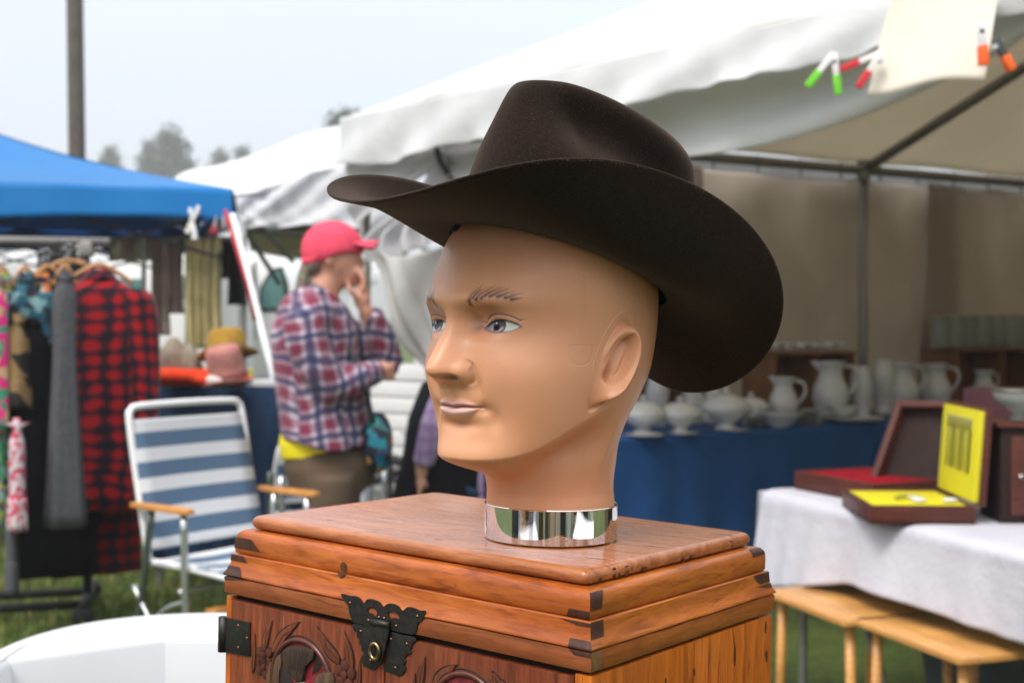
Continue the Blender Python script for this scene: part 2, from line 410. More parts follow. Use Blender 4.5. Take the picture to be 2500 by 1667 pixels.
    sr = np.random.default_rng(3)
    nst = 12
    for k in range(nst):
        u = k / (nst - 1); bq = .0185 + .0285 * u + sr.normal(0, .0004); bz = .0135 + .0054 * math.sin(u * 2.3) + sr.normal(0, .0006) - .0005
        lean = R(66 - 60 * u); L = .0100 * (1 - .25 * u) ; cx, cz = math.cos(lean), math.sin(lean)
        for s_ in range(2):
            oq, oz = bq + sr.normal(0, .0005), bz + (s_ * .0034 - .0012)
            a1 = (aq - oq) * cx + (Z - oz) * cz; b1_ = -(aq - oq) * cz + (Z - oz) * cx - .10 * a1 * a1 / .01
            tt = np.clip(a1 / L, 0, 1); wd = .0015 * (1 - tt)**.6 * (1.0 if s_ == 0 else .7) + .0001
            st = np.exp(-(b1_ / wd)**2) * sstep(0, .0016, a1) * (a1 < L) * (1 - .5 * tt)
            brow = np.maximum(brow, st * (.95 if s_ == 0 else .55))
    brow *= fr
    paint(brow, (.020, .012, .010), 1.25)
    # ---------- mesh, split by what is painted on it
    nv, nu = P.shape[:2]; V = P.reshape(-1, 3)
    I, J = np.meshgrid(np.arange(nv - 1), np.arange(nu), indexing='ij'); J2 = (J + 1) % nu
    Fc = np.stack([I * nu + J, I * nu + J2, (I + 1) * nu + J2, (I + 1) * nu + J], -1).reshape(-1, 4)
    def facemask(m): m = m.reshape(-1); return m[Fc].mean(1) >= .5
    lab = np.zeros(len(Fc), int)
    lab[facemask((ev).astype(float) * (q > 0))] = 1; lab[facemask((ev).astype(float) * (q < 0))] = 2
    lab[facemask(((inU | inL) & fr).astype(float))] = 3
    lab[facemask((gauss(aq, Z, .033, .0215, .026, .0085) * fr * (q > 0) > .30).astype(float))] = 4
    lab[facemask((gauss(aq, Z, .033, .0215, .026, .0085) * fr * (q < 0) > .30).astype(float))] = 5
    # vertex normals of the whole
    dU_ = np.roll(P, -1, 1) - np.roll(P, 1, 1); dV_ = np.gradient(P, axis=0)
    Nn = np.cross(dU_, dV_); Nn /= np.linalg.norm(Nn, axis=-1, keepdims=True) + 1e-12
    Nn = Nn.reshape(-1, 3); Cc = np.concatenate([col, np.ones(col.shape[:2] + (1,))], -1).reshape(-1, 4)
    m = NT('painted_plastic_skin')
    a = m.n('VertexColor'); a.layer_name = 'paint'
    v = m.coord(); n1 = m.noise(v, 28, 5, .6); n2 = m.noise(v, 260, 3)
    c = m.mix(m.math('MULTIPLY', m.ramp(n1, [(.35, (0, 0, 0)), (.75, (1, 1, 1))]), .30), a.outputs[0], (.74, .42, .25))
    c = m.mix(m.math('MULTIPLY', m.ramp(m.noise(v, 420, 2), [(.73, (0, 0, 0)), (.78, (1, 1, 1))]), .25), c, (.20, .09, .05))
    m.base(c); m.set(Roughness=m.ramp(n1, [(.3, (.33,) * 3), (.7, (.46,) * 3)])); m.b.inputs['Specular IOR Level'].default_value = .42
    m.set(Subsurface_Weight=.12); m.b.inputs['Subsurface Radius'].default_value = (.006, .003, .0015); m.b.inputs['Subsurface Scale'].default_value = 1
    m.bump(m.math('ADD', n2, m.math('MULTIPLY', n1, 2)), .06, .0006)
    me_ = NT('eye_gloss'); a = me_.n('VertexColor'); a.layer_name = 'paint'; me_.base(a.outputs[0]); me_.set(Roughness=.16)
    ml = NT('lip_paint'); a = ml.n('VertexColor'); a.layer_name = 'paint'; ml.base(a.outputs[0]); ml.set(Roughness=.36)
    base = Vector((.0318, 1.070, H - .1778))
    root = empty('mannequin_head', base, label='bald painted male mannequin head wearing the cowboy hat, standing on the carved chest', cat='mannequin head')
    off = np.array(base)
    for L, nm, mt in ((0, 'head', m.m), (1, 'eye', me_.m), (2, 'eye', me_.m), (3, 'lips', ml.m), (4, 'eyebrow', m.m), (5, 'eyebrow', m.m)):
        f = Fc[lab == L]; idx, inv = np.unique(f, return_inverse=True)
        me = raw_mesh(nm, V[idx] - off, inv.reshape(-1, 4))
        ca_ = me.color_attributes.new('paint', 'FLOAT_COLOR', 'POINT'); ca_.data.foreach_set('color', Cc[idx].astype(np.float32).ravel())
        me.shade_smooth(); me.normals_split_custom_set_from_vertices(Nn[idx].tolist())
        link(nm, me, mt, root, smooth=False)
    # chrome ring
    prof = []
    r1, r0, h = .0547, .0534, .0282
    pr = [(r0, .002), (r1 - .0006, 0), (r1, .0006), (r1, .0012), (r1, h - .0014), (r1, h - .0008), (r1 + .0003, h - .0003), (r1, h + .0002), (r1 - .0008, h), (r0, h - .001), (r0, .01)]
    mb = MB(); n_ = 96; V2 = [(rr * math.cos(2 * math.pi * k / n_), rr * math.sin(2 * math.pi * k / n_), z) for rr, z in pr for k in range(n_)]
    mb.add(V2, [(i * n_ + k, i * n_ + (k + 1) % n_, (i + 1) * n_ + (k + 1) % n_, (i + 1) * n_ + k) for i in range(len(pr) - 1) for k in range(n_)])
    mc = NT('chrome'); v = mc.coord(); mc.base((.82, .80, .80)); mc.set(Metallic=1.0)
    mc.set(Roughness=mc.ramp(mc.noise(v, 90, 6, .7), [(.45, (.02,) * 3), (.78, (.12,) * 3)]))
    mc.bump(mc.noise(v, 30, 2), .04, .0008)
    o = mb.build('neck_ring', mc.m, root, smooth=True); o.data.set_sharp_from_angle(angle=R(18))
    o.rotation_euler = (R(-.9), R(.82), 0); o.location = (0, 0, .0004)
    # chipped white spot on the ring
    w = MB(); ys = [(-.03, .0235), (.06, .0225), (.09, .018), (.07, .013), (.13, .008), (.10, .0035), (.02, .004), (-.02, .010), (.0, .016)]
    a0 = R(190)
    w.add([((r1 + .0003) * math.cos(a0 + u), (r1 + .0003) * math.sin(a0 + u), z) for u, z in ys], [tuple(range(len(ys)))])
    w.build('chip', simple('ring_chip_white', (.8, .8, .8), .5), o, tri=True)
    return root
head = make_head()
# ================================================================ cowboy hat
HT = dict(yaw=R(51.8), tilt=R(18.4), roll=R(-2.6), X=.035, Y=1.055, Z=.044)
def hat_world(p, q, z):
    c, s = math.cos(HT['tilt']), math.sin(HT['tilt']); p, z = p * c - z * s, p * s + z * c
    c, s = math.cos(HT['roll']), math.sin(HT['roll']); q, z = q * c - z * s, q * s + z * c
    a = HT['yaw']
    return np.stack([HT['X'] - p * math.sin(a) + q * math.cos(a), HT['Y'] - p * math.cos(a) - q * math.sin(a), HT['Z'] + z + H], -1)
def make_hat():
    A, p0, A3, B, b1_, b3, c0, c1, c2, c3, c4 = [.1961, .0023, -.0130, .1536, -.0262, .0092, .0119, .0121, -.047, .005, -.0006]
    oa, ob = .1010, .0865
    def edge(ph):
        return (p0 + A * np.cos(ph) + A3 * np.cos(3 * ph), B * np.sin(ph) * (1 + b1_ * np.cos(ph)) + b3 * np.sin(3 * ph),
                c0 + c1 * np.cos(ph) + c2 * np.cos(2 * ph) + c3 * np.cos(3 * ph) + c4 * np.cos(4 * ph))
    n = 360; ph = np.arange(n) * 2 * np.pi / n
    ep, eq, ez = edge(ph)
    bp, bq = np.where(np.cos(ph) > 0, .0925, .1125) * np.cos(ph), .0835 * np.sin(ph)
    def brim(u, lift, ins=0.):
        s2 = np.sin(ph)**2
        pw = 1.15 + .9 * s2                        # curl only towards the edge at the sides
        z = ez * u**pw - .006 * np.sin(np.pi * u) * s2
        z = z + .004 * (1 - u)**4
        k = u - .06 * s2 * np.sin(np.pi * u) * -1
        f_ = 1 - ins * (1 - u)**3 * np.clip(-np.cos(ph), 0, 1)
        return np.stack([bp * f_ + (ep - bp * f_) * k, bq * f_ + (eq - bq * f_) * k, z + lift - .004 * ins * 10 * (1 - u)**6], -1)
    us = np.linspace(0, 1, 34); th = .0026
    def crown(t, ins=0.):
        """t 0 at the base .. 1 at the middle of the top"""
        psi = t * np.pi / 2
        s = np.cos(psi)**.3405 if t < 1 else 0.; hh = np.sin(psi)**.4075
        cf_, cb_ = np.clip(np.cos(ph), 0, 1), np.clip(-np.cos(ph), 0, 1); taper = 1 + (.0347 * cf_ + .0432 * cb_) * hh; oc = np.where(np.cos(ph) > 0, .0911, .1119)
        x = (oc - ins) * np.cos(ph) * s * taper; y = (.0818 - ins) * np.sin(ph) * s * (1 - .111 * hh)
        sl = np.clip(x / oc, -1.2, 1.2)
        top = .1300 + .0029 * sl + .0074 * sl**2 - ins
        z = top * hh
        x = x - .0005 * hh
        # centre crease
        z = z - (.024 * np.exp(-(y / .020)**2) * sstep(.80, 1.0, hh) * sstep(-1.1, -.3, sl) * sstep(1.05, .55, sl))
        # pinches on both sides of the front, running back along the top
        ay = np.abs(y)
        u_ = (x - .030); ln_ = np.where(u_ > 0, .046, .100)
        zc = .095 + .20 * np.clip(x - .03, -.08, .02)
        d = .0300 * np.exp(-(np.abs(u_) / ln_)**2.0 - ((z - zc) / .0275)**2)
        d += .0050 * np.exp(-((x - .045) / .02)**2 - ((z - .075) / .03)**2)
        y2 = np.sign(y) * np.maximum(ay - d * sstep(.0, .03, ay), 0)
        y2 = y2 + np.sign(y) * .0030 * np.exp(-((x + .02) / .04)**2 - ((z - .040) / .02)**2)
        return np.stack([x, y2, z + .0045], -1)
    rows = [brim(u, 0) for u in us[:1]]
    rows = []
    # underside from sweatband out, over the edge, back in on top, up the crown
    for u in us: rows.append(brim(u, 0., .080))
    for k in (0.35, .5, .65):
        e = brim(1., 0); o_ = e - brim(.96, 0); o_ /= np.linalg.norm(o_, axis=-1, keepdims=True)
        rows.append(e + np.array([0, 0, th * k]) + o_ * .0007)
    for u in us[::-1]: rows.append(brim(u, th))
    base_out = len(rows)
    ts = np.concatenate([np.linspace(.02, .985, 100)**1.6, np.linspace(.98, 1, 14)])
    for t in ts: rows.append(crown(t))
    G = np.array(rows)
    Wd = hat_world(G[..., 0], G[..., 1], G[..., 2])
    c0_ = hat_world(np.array(0.), np.array(0.), np.array(0.))
    root = empty('cowboy_hat', tuple(c0_), label='dark brown felt cowboy hat with curled brim tilted back on the mannequin head', cat='hat')
    m = NT('brown_felt'); v = m.coord(); n1 = m.noise(v, 9, 5, .6); n2 = m.noise(v, 900, 2, .8); n3 = m.noise(v, 130, 4, .7)
    c = m.ramp(n1, [(.3, (.0065, .0038, .0026)), (.75, (.0150, .0088, .0058))])
    c = m.mix(m.ramp(n2, [(.55, (0, 0, 0)), (.85, (1, 1, 1))]), c, (.075, .052, .034))
    c = m.mix(m.math('MULTIPLY', m.ramp(m.noise(v, 1100, 1, .5), [(.76, (0, 0, 0)), (.80, (1, 1, 1))]), .6), c, (.22, .18, .14))
    m.base(c); m.set(Roughness=.92, Sheen_Weight=.20, Sheen_Roughness=.45, Sheen_Tint=(.75, .55, .42)); m.b.inputs['Specular IOR Level'].default_value = .12
    m.bump(m.math('ADD', n2, m.math('MULTIPLY', n3, 1.2)), .35, .0007)
    off = np.array(c0_)
    k1 = len(us) * 2 + 3
    link('brim', grid_mesh('brim', Wd[:k1] - off, wrap_u=True), m.m, root)
    link('crown', grid_mesh('crown', Wd[k1 - 1:] - off, wrap_u=True), m.m, root)
    # inner crown + sweatband
    rows = [np.stack([np.where(np.cos(ph) > 0, .0885, .1035) * np.cos(ph), .0785 * np.sin(ph), np.full(n, z)], -1) for z in (.005, .010, .015, .020, .024)]
    G = np.array(rows); Wd2 = hat_world(G[..., 0], G[..., 1], G[..., 2])
    link('sweatband', grid_mesh('sweatband', Wd2 - off, wrap_u=True), simple('sweatband_leather', (.012, .011, .011), .35, var=.3), root)
    # edge fuzz: fine felt hairs on the rim
    V = []; F = []; fr = np.random.default_rng(5)
    E1 = hat_world(*[brim(1., th * .5)[..., i] for i in range(3)]) - off
    for k in range(1500):
        i = fr.integers(0, n); P_ = E1[i] * (1 - (w_ := fr.random())) + E1[(i + 1) % n] * w_ + fr.normal(0, .0006, 3)
        d = fr.normal(0, 1, 3); d /= np.linalg.norm(d); L = fr.uniform(.0006, .0017); s_ = np.cross(d, fr.normal(0, 1, 3)); s_ /= np.linalg.norm(s_); s_ *= .00010
        o_ = len(V); V += [P_ - s_, P_ + s_, P_ + d * L]; F.append((o_, o_ + 1, o_ + 2))
    me = raw_mesh('fuzz', np.array(V), np.array(F)); link('fuzz', me, simple('felt_fibre', (.30, .24, .17), .9, bump=0), root, kind='stuff')
    # small cord bow where brim meets forehead
    b = MB()
    for s_ in (-1,):
        lp = [(.0925 + .002 * math.sin(a), .013 * s_ + s_ * .004 * math.sin(a / 2)**2, -.002 - .004 * math.sin(a) - .0008 * s_) for a in np.linspace(0, 2 * math.pi, 12)]
        P_ = [hat_world(*(np.array(x_) for x_ in q_)) - off for q_ in lp]; b.tube(P_, .0011, 6)
    b.build('bow', simple('black_cord', (.012, .012, .014), .4), root, smooth=True)
    return root
hat = make_hat()
# ================================================================ carved camphor chest
CM = (Matrix.Rotation(R(-38.4), 3, 'Z') @ Matrix.Rotation(R(.82), 3, 'Y') @ Matrix.Rotation(R(-.9), 3, 'X'))
CT = Vector((.054, .93, -.1745))
CW, CD = .3635, .2435
def ch_ray(px, py):
    x, z = (px - 1250) / FPX, -(py - 833.5) / FPX
    d = CM.transposed() @ Vector((x, _c + z * _s, -_s + z * _c)); o = CM.transposed() @ (-CT); return o, d
def front(px, py, off):
    o, d = ch_ray(px, py); k = (-off - o.y) / d.y; q = o + d * k; return q.x, q.z
def side(px, py, off):
    o, d = ch_ray(px, py); k = (off - o.x) / d.x; q = o + d * k; return q.y, q.z
def f3(x, y): return (530 + x / 3.22, 1180 + y / 3.22)
def f4(x, y): return (1200 + x / 3.136, 1180 + y / 3.136)
def wood(name, a, b, c, axis='x', gloss=.28, gscale=1., knots=None, coat=.0):
    m = NT(name)
    st = {'x': (2.0, 15, 15), 'y': (15, 2.0, 15), 'z': (17, 17, 1.6)}[axis]
    v = m.coord(st)
    w1 = m.noise(v, 9 * gscale, 6, .62, 1.2); w2 = m.noise(v, 42 * gscale, 4, .6, .3)
    big = m.noise(m.coord((3, 3, 3)), 2.2, 3)
    col = m.ramp(m.math('ADD', m.math('MULTIPLY', w1, .75), m.math('MULTIPLY', w2, .25)), [(.34, c), (.46, a), (.62, b)])
    col = m.mix(m.math('MULTIPLY', m.ramp(big, [(.42, (0, 0, 0)), (.62, (1, 1, 1))]), .45), col, tuple(x * .62 for x in a))
    # wavy rings
    wv = m.n('TexWave'); wv.wave_type = 'RINGS'; wv.inputs['Scale'].default_value = 2.2; wv.inputs['Distortion'].default_value = 9; wv.inputs['Detail'].default_value = 3; wv.inputs['Detail Scale'].default_value = 1.4
    m.l(m.coord({'x': (.8, 7, 7), 'y': (7, .8, 7), 'z': (7, 7, .6)}[axis]), wv.inputs[0])
    col = m.mix(m.math('MULTIPLY', wv.outputs[1], .30), col, tuple(x * .55 for x in a))
    # small scratches and specks
    sp = m.ramp(m.noise(m.coord((1, 1, 1)), 160, 3, .7), [(.68, (0, 0, 0)), (.74, (1, 1, 1))])
    col = m.mix(m.math('MULTIPLY', sp, .5), col, tuple(x * .25 for x in a))
    m.base(col); m.set(Roughness=m.ramp(w1, [(.3, (gloss + .12,) * 3), (.7, (gloss,) * 3)]))
    m.b.inputs['Specular IOR Level'].default_value = .34
    if coat: m.set(Coat_Weight=coat * .7, Coat_Roughness=.12)
    m.bump(m.math('ADD', w2, m.math('MULTIPLY', sp, -.6)), .10, .0008)
    return m.m
def make_chest():
    root = empty('carved_chest', (0, 0, 0), label='small carved camphor wood chest with black butterfly hasp, under the mannequin head', cat='chest')
    root.location = CT + Vector((0, 0, H)); root.rotation_euler = CM.to_euler()
    WT = wood('chest_top_wood', (.42, .135, .045), (.56, .22, .085), (.19, .055, .020), 'x', .20, 1.0, coat=.35)
    WM = wood('moulding_wood', (.40, .092, .014), (.54, .155, .028), (.15, .030, .006), 'x', .24, .9, coat=.15)
    WN = wood('moulding_wood_side', (.40, .105, .013), (.54, .165, .026), (.15, .032, .006), 'y', .24, .9, coat=.15)
    WB = wood('band_wood', (.27, .075, .024), (.37, .115, .038), (.13, .036, .014), 'x', .30)
    WC = wood('band_wood_side', (.33, .090, .016), (.44, .140, .028), (.14, .034, .008), 'y', .28)
    WD_ = wood('door_wood', (.150, .033, .012), (.27, .070, .024), (.050, .013, .007), 'z', .26, .8, coat=.15)
    WS = wood('side_wood', (.44, .105, .008), (.58, .170, .016), (.15, .030, .004), 'z', .24, .8, coat=.15)
    DK = wood('dovetail_end_grain', (.060, .022, .013), (.110, .042, .024), (.022, .010, .008), 'z', .32, 1.6)
    KN = simple('dark_knot', (.085, .026, .012), .3, var=.7, vs=260)
    BLK = simple('gap_shadow_wood', (.02, .012, .01), .8)
    # slab with bullnose edge
    def ring_pts(o, z, rc=.006):
        """rounded rectangle around the top at offset o"""
        out = []; x0, x1, y0, y1 = -CW - o, o, -o, CD + o
        for cx, cy, a0 in ((x1 - rc, y0 + rc, -90), (x1 - rc, y1 - rc, 0), (x0 + rc, y1 - rc, 90), (x0 + rc, y0 + rc, 180)):
            for k in range(6):
                a = R(a0 + 90 * k / 5); out.append((cx + rc * math.cos(a), cy + rc * math.sin(a), z))
        return out
    mb = MB(); rings = []
    for k in range(11):
        a = R(90 - 180 * k / 10); rings.append(ring_pts(-.0045 + .0062 * math.cos(a)**.8 if k not in (0, 10) else -.0045, -.0093 + .0059 * math.sin(a)))
    n = len(rings[0]); V = [p for r_ in rings for p in r_]
    F = [(i * n + k, i * n + (k + 1) % n, (i + 1) * n + (k + 1) % n, (i + 1) * n + k) for i in range(len(rings) - 1) for k in range(n)]
    F += [tuple(range(n)), tuple((len(rings) - 1) * n + k for k in range(n))[::-1]]
    o = mb.add(V, F).build('top_slab', WT, root, smooth=True); o.data.set_sharp_from_angle(angle=R(35))
    # frame profile (offset outwards, z)
    T1 = [(-.012, -.0158), (.0035, -.0160), (.0066, -.0172), (.0088, -.0196), (.0098, -.0228), (.0102, -.0270), (.0103, -.0320), (.0099, -.0352), (.0088, -.0366), (-.012, -.0368)]
    T2 = [(-.012, -.0370), (.0116, -.0371), (.0123, -.0378), (.0124, -.0408), (.0127, -.0440), (.0134, -.0474), (.0146, -.0508), (.0164, -.0536), (.0172, -.0549), (.0171, -.0560), (.0160, -.0565), (-.012, -.0567)]
    T3 = [(-.012, -.0569), (.0150, -.0570), (.0160, -.0576), (.0163, -.0590), (.0163, -.0705), (.0155, -.0718), (-.012, -.0719)]
    def side_pt(s, along, o, z):
        """s: 0 front, 1 right, 2 back, 3 left; along 0..1 from mitre to mitre"""
        a, b = {0: ((-CW - o, -o), (o, -o)), 1: ((o, -o), (o, CD + o)), 2: ((o, CD + o), (-CW - o, CD + o)), 3: ((-CW - o, CD + o), (-CW - o, -o))}[s]
        return (a[0] + (b[0] - a[0]) * along, a[1] + (b[1] - a[1]) * along, z)
    def board(name, prof, s, mat, a0=0, a1=1, fo=0., nseg=24, len_fn=None):
        mb = MB(); V = []; m = len(prof)
        for i in range(nseg + 1):
            for j, (o_, z_) in enumerate(prof):
                t = a0 + (a1 - a0) * i / nseg
                if len_fn: t = len_fn(i / nseg, j / (m - 1))
                w = .00025 * math.sin(t * 23 + j) * math.sin(t * 7 + s) if not len_fn else 0
                V.append(side_pt(s, t, o_ + fo + (w if 0 < j < m - 1 else 0), z_))
        F = [(i * m + j, i * m + j + 1, (i + 1) * m + j + 1, (i + 1) * m + j) for i in range(nseg) for j in range(m - 1)]
        if not len_fn: F += [tuple(range(m)), tuple(nseg * m + j for j in range(m))[::-1]]
        ob = mb.add(V, F).build(name, mat, root, smooth=True); ob.data.set_sharp_from_angle(angle=R(38)); return ob
    for s in range(4):
        A = s % 2
        board('moulding', T1, s, (WM, WN)[A]); board('moulding', T2, s, (WM, WN)[A]); board('lid_band', T3, s, (WB, WC)[A])
    # dovetails: dark end grain let into the mouldings (side, profile range, length, at which end, taper)
    def sub_prof(z0, z1):
        P = [p for p in T1[1:-1] + T2[1:-1] + T3[1:-1]]; out = []
        for k in range(9):
            z = z0 + (z1 - z0) * k / 8
            zs_ = [-p[1] for p in P]; os_ = [p[0] for p in P]
            out.append((float(np.interp(-z, zs_, os_)), z))
        return out
    def dove(s, z0, z1, L, end, tp=0., sk=0.):
        Lt = (CW if s % 2 == 0 else CD)
        def fn(i, j):
            l = L * (1 + tp * (j - .5)) + sk * (j - .5) ; t = (i * l) / Lt
            return t if end == 0 else 1 - t
        board('dovetail', sub_prof(z0, z1), s, DK, fo=.00045, nseg=6, len_fn=fn)
    dove(0, -.0305, -.0364, .0185, 1, .10); dove(1, -.0178, -.0300, .0145, 0, -.15)
    dove(0, -.0380, -.0410, .0180, 1, -.9); dove(1, -.0374, -.0490, .0145, 0, .05)
    dove(0, -.0500, -.0560, .0180, 1, .15); dove(0, -.0572, -.0610, .0160, 1, -.3)
    dove(1, -.0165, -.0225, .0190, 1, .2); dove(1, -.0375, -.0460, .0210, 1, -.2, -.004); dove(1, -.0475, -.0505, .0150, 1, -.8)
    dove(0, -.0225, -.0320, .0270, 0, .5); dove(0, -.0375, -.0430, .0180, 0, -.3, .012)
    dove(0, -.0475, -.0562, .0190, 0, .4, .004); dove(0, -.0572, -.0600, .016, 0, -1.4)
    dove(3, -.0225, -.0320, .0145, 1, 0); dove(3, -.0475, -.0562, .0145, 1, 0)
    # pale patch on the band's corner, dark stain and marks
    PB = simple('pale_end_grain', (.17, .085, .030), .35, vs=120, var=.5)
    Lt = CD
    board('patch', sub_prof(-.0575, -.0705), 1, PB, fo=.0004, nseg=4, len_fn=lambda i, j: i * .0125 / CD)
    def blob(name, plane, pts, mat, off, h=.0003, npt=4, parent=None):
        c = catmull([(a, b, 0) for a, b in pts], npt, True) if npt > 1 else [Vector((a, b, 0)) for a, b in pts]
        tf = (lambda u, v, w: (u, -off - w, v)) if plane == 0 else (lambda u, v, w: (off + w, u, v))
        return MB().prism([(p.x, p.y) for p in c], h, tf).build(name, mat, parent or root, tri=True)
    def mk(plane, pts4, off, fn): return [(front if plane == 0 else side)(*fn(*p), off) for p in pts4]
    # black marks on the slab edge, right side
    for pts in ([(915, 655), (935, 640), (945, 680), (935, 720), (920, 700)], [(960, 672), (978, 668), (975, 705), (962, 700)], [(1008, 632), (1040, 632), (1042, 680), (1018, 705), (1022, 665)],
                [(1135, 640), (1170, 615), (1182, 650), (1150, 668)], [(1440, 530), (1460, 540), (1462, 590), (1448, 600), (1450, 565)], [(1505, 545), (1540, 530), (1530, 555), (1512, 575)],
                [(1815, 435), (1838, 440), (1840, 478), (1828, 485), (1825, 455)], [(815, 715), (832, 712), (825, 745), (815, 742)]):
        blob('stain', 1, mk(1, pts, .0, f4), KN, .0006, .0009, 3)
    # dark dashes on the slab top (grain faults)
    for (u, v, l) in ((-.030, .040, .020), (-.028, .118, .020), (-.020, .212, .024), (-.105, .028, .012), (-.165, .020, .008), (-.300, .030, .007), (-.20, .16, .008), (-.045, .075, .006)):
        MB().prism([(0, -.0004), (l * .3, -.0009), (l, .0002), (l * .6, .0011), (l * .15, .0007)], .00012, lambda a, b, w: (u + a, v + b * 1.3 + .15 * a, w - .0034)).build('stain', simple('grain_fault', (.10, .045, .025), .3), root, tri=True)
    # knot on the front mouldings
    blob('knot', 0, mk(0, [(975, 630), (1000, 615), (1022, 640), (1026, 672), (1010, 688), (985, 685), (972, 660)], .0100, f3), KN, .0100, .0005)
    blob('knot', 0, mk(0, [(955, 700), (985, 692), (1008, 702), (1000, 728), (975, 740), (958, 722)], .0124, f3), KN, .0122, .0008)
    # body: carcass posts, side boards, doors
    bo = .0150; zt, zb = -.0745, -.44
    mb = MB().box(((-CW) / 2, CD / 2, (zt + zb) / 2), (CW + 2 * bo - .012, CD + 2 * bo - .012, zt - zb)); mb.build('carcass', BLK, root)
    MB().box((-CW / 2, CD / 2, -.0732), (CW + .01, CD + .01, .0030)).build('rebate', BLK, root)
    for k, (y0, y1) in enumerate(((-bo + .0005, CD * .52), (CD * .52 + .0006, CD + bo))):
        MB().box((bo - .003, (y0 + y1) / 2, (zt + zb) / 2), (.008, y1 - y0, zt - zb)).build('side_board', WS, root, bev=.0006)
    MB().box((-CW - bo + .003, CD / 2, (zt + zb) / 2), (.008, CD + 2 * bo - .002, zt - zb)).build('side_board', WS, root, bev=.0006)
    MB().box((-CW / 2, CD + bo - .003, (zt + zb) / 2), (CW + bo, .008, zt - zb)).build('back_board', WS, root)
    for x in (-CW - bo + .0035, bo - .0100):
        MB().box((x, -bo + .006, (zt + zb) / 2), (.0065, .012, zt - zb)).build('stile', WS, root, bev=.0006)
    xm = front(*f3(1318, 1480), bo)[0]
    xl, xr = -CW - bo + .0072, bo - .0140
    for x0, x1 in ((xl, xm - .0008), (xm + .0008, xr)):
        nb = 2
        d_ = MB().box(((x0 + x1) / 2, -bo + .004, (zt - .0025 + zb + .004) / 2), (x1 - x0, .009, zt - zb - .0065)).build('door', WD_, root, bev=.0012)
    # board joint in the left door
    xj = front(*f3(523, 1050), bo + .0005)[0]
    MB().box((xj, -bo - .00055, (zt - .004 + zb) / 2), (.0006, .0003, zt - zb - .01)).build('board_joint', simple('joint_pale', (.38, .17, .06), .5), root)
    doff = bo + .0005
    # carved leaves: raised blade, dark cut edge and a mid vein
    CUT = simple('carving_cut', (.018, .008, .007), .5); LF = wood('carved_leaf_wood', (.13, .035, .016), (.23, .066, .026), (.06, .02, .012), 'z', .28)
    def leaf(tip, base, wd, fn, bend=0.):
        (x1, z1), (x0, z0) = front(*fn(*tip), doff), front(*fn(*base), doff)
        d = Vector((x1 - x0, z1 - z0)); L = d.length; d /= L; nn = Vector((-d.y, d.x))
        def outl(w, s0=0, s1=1):
            L_, R_ = [], []
            for k in range(11):
                t = s0 + (s1 - s0) * k / 10; a = math.sin(math.pi * t**.8)**.8 * w * (1 - .35 * t)
                c = Vector((x0, z0)) + d * L * t + nn * bend * math.sin(math.pi * t)
                L_.append(c + nn * a); R_.append(c - nn * a)
            return [(p.x, p.y) for p in L_] + [(p.x, p.y) for p in R_[::-1][1:-1]]
        tf = lambda u, v, w: (u, -doff - w, v)
        o = MB().prism(outl(wd + .0011, -.03, 1.02) if False else outl(wd + .0010), .00025, tf).build('leaf_cut', CUT, root, tri=True)
        lf = MB().prism(outl(wd * .80, .05, .93), .0012, tf).build('leaf', LF, root, tri=True, bev=.0003)
        v_ = MB()
        p0 = Vector((x0, z0)) + d * L * .12; p1 = Vector((x0, z0)) + d * L * .84; mid = (p0 + p1) / 2 + nn * bend
        q = [p0 - nn * .0004, mid - nn * .0005, p1, mid + nn * .0004, p0 + nn * .0004]
        v_.prism([(a.x, a.y) for a in q], .00135, tf).build('vein', CUT, lf, tri=True)
    leaf((300, 1165), (283, 1500), .0032, f3); leaf((442, 1068), (372, 1320), .0042, f3, .002)
    leaf((665, 1082), (430, 1350), .0058, f3, .004); leaf((783, 1112), (985, 1420), .0062, f3, .003)
    leaf((1003, 1158), (1062, 1500), .0058, f3, -.001); leaf((1128, 1372), (1110, 1640), .0032, f3)
    leaf((1642, 1355), (1595, 1620), .0042, f3, .001); leaf((1900, 1418), (1690, 1640), .0062, f3, .003)
    leaf((2165, 1468), (2262, 1660), .0042, f3); leaf((2, 1425), (70, 1640), .0040, f4, .002); leaf((1560, 1480), (1545, 1680), .002, f3)
    # round gate: raised ring, hollow with red ground
    RW = simple('ring_red_brown', (.085, .022, .014), .28, var=.4, vs=60); RED = simple('red_ground', (.17, .012, .018), .45, var=.5, vs=90, bump=.4)
    def gate(cx, cz, r, full=True):
        pts = [(cx + r * math.cos(a), -doff - .0006, cz + r * 1.02 * math.sin(a)) for a in np.linspace(0, 2 * math.pi, 64, endpoint=False)]
        g = MB().tube(pts, .0024, 8, closed=True).build('gate_ring', RW, root, smooth=True)
        pts = [(cx + (r + .0036) * math.cos(a), -doff - .0001, cz + (r + .0036) * 1.02 * math.sin(a)) for a in np.linspace(0, 2 * math.pi, 64, endpoint=False)]
        MB().tube(pts, .0006, 6, closed=True).build('ring_cut', CUT, g, smooth=True)
        poly = [(cx + (r - .001) * math.cos(a), cz + (r - .001) * 1.02 * math.sin(a)) for a in np.linspace(0, 2 * math.pi, 48, endpoint=False)]
        MB().prism(poly, .0003, lambda u, v, w: (u, -doff - w + .0001, v)).build('ground_panel', RED, g, tri=True)
        return g
    gx, gz = front(*f3(665, 1575), doff); gt = front(*f3(680, 1240), doff)[1]; gr = gt - gz
    g1 = gate(gx, gz, gr)
    g2x, g2z = front(*f3(1960, 1860), doff); gate(g2x, g2z, gr * .95)
    FAN = wood('carved_dark_figure', (.030, .020, .015), (.085, .050, .030), (.010, .008, .007), 'z', .5, 2.5)
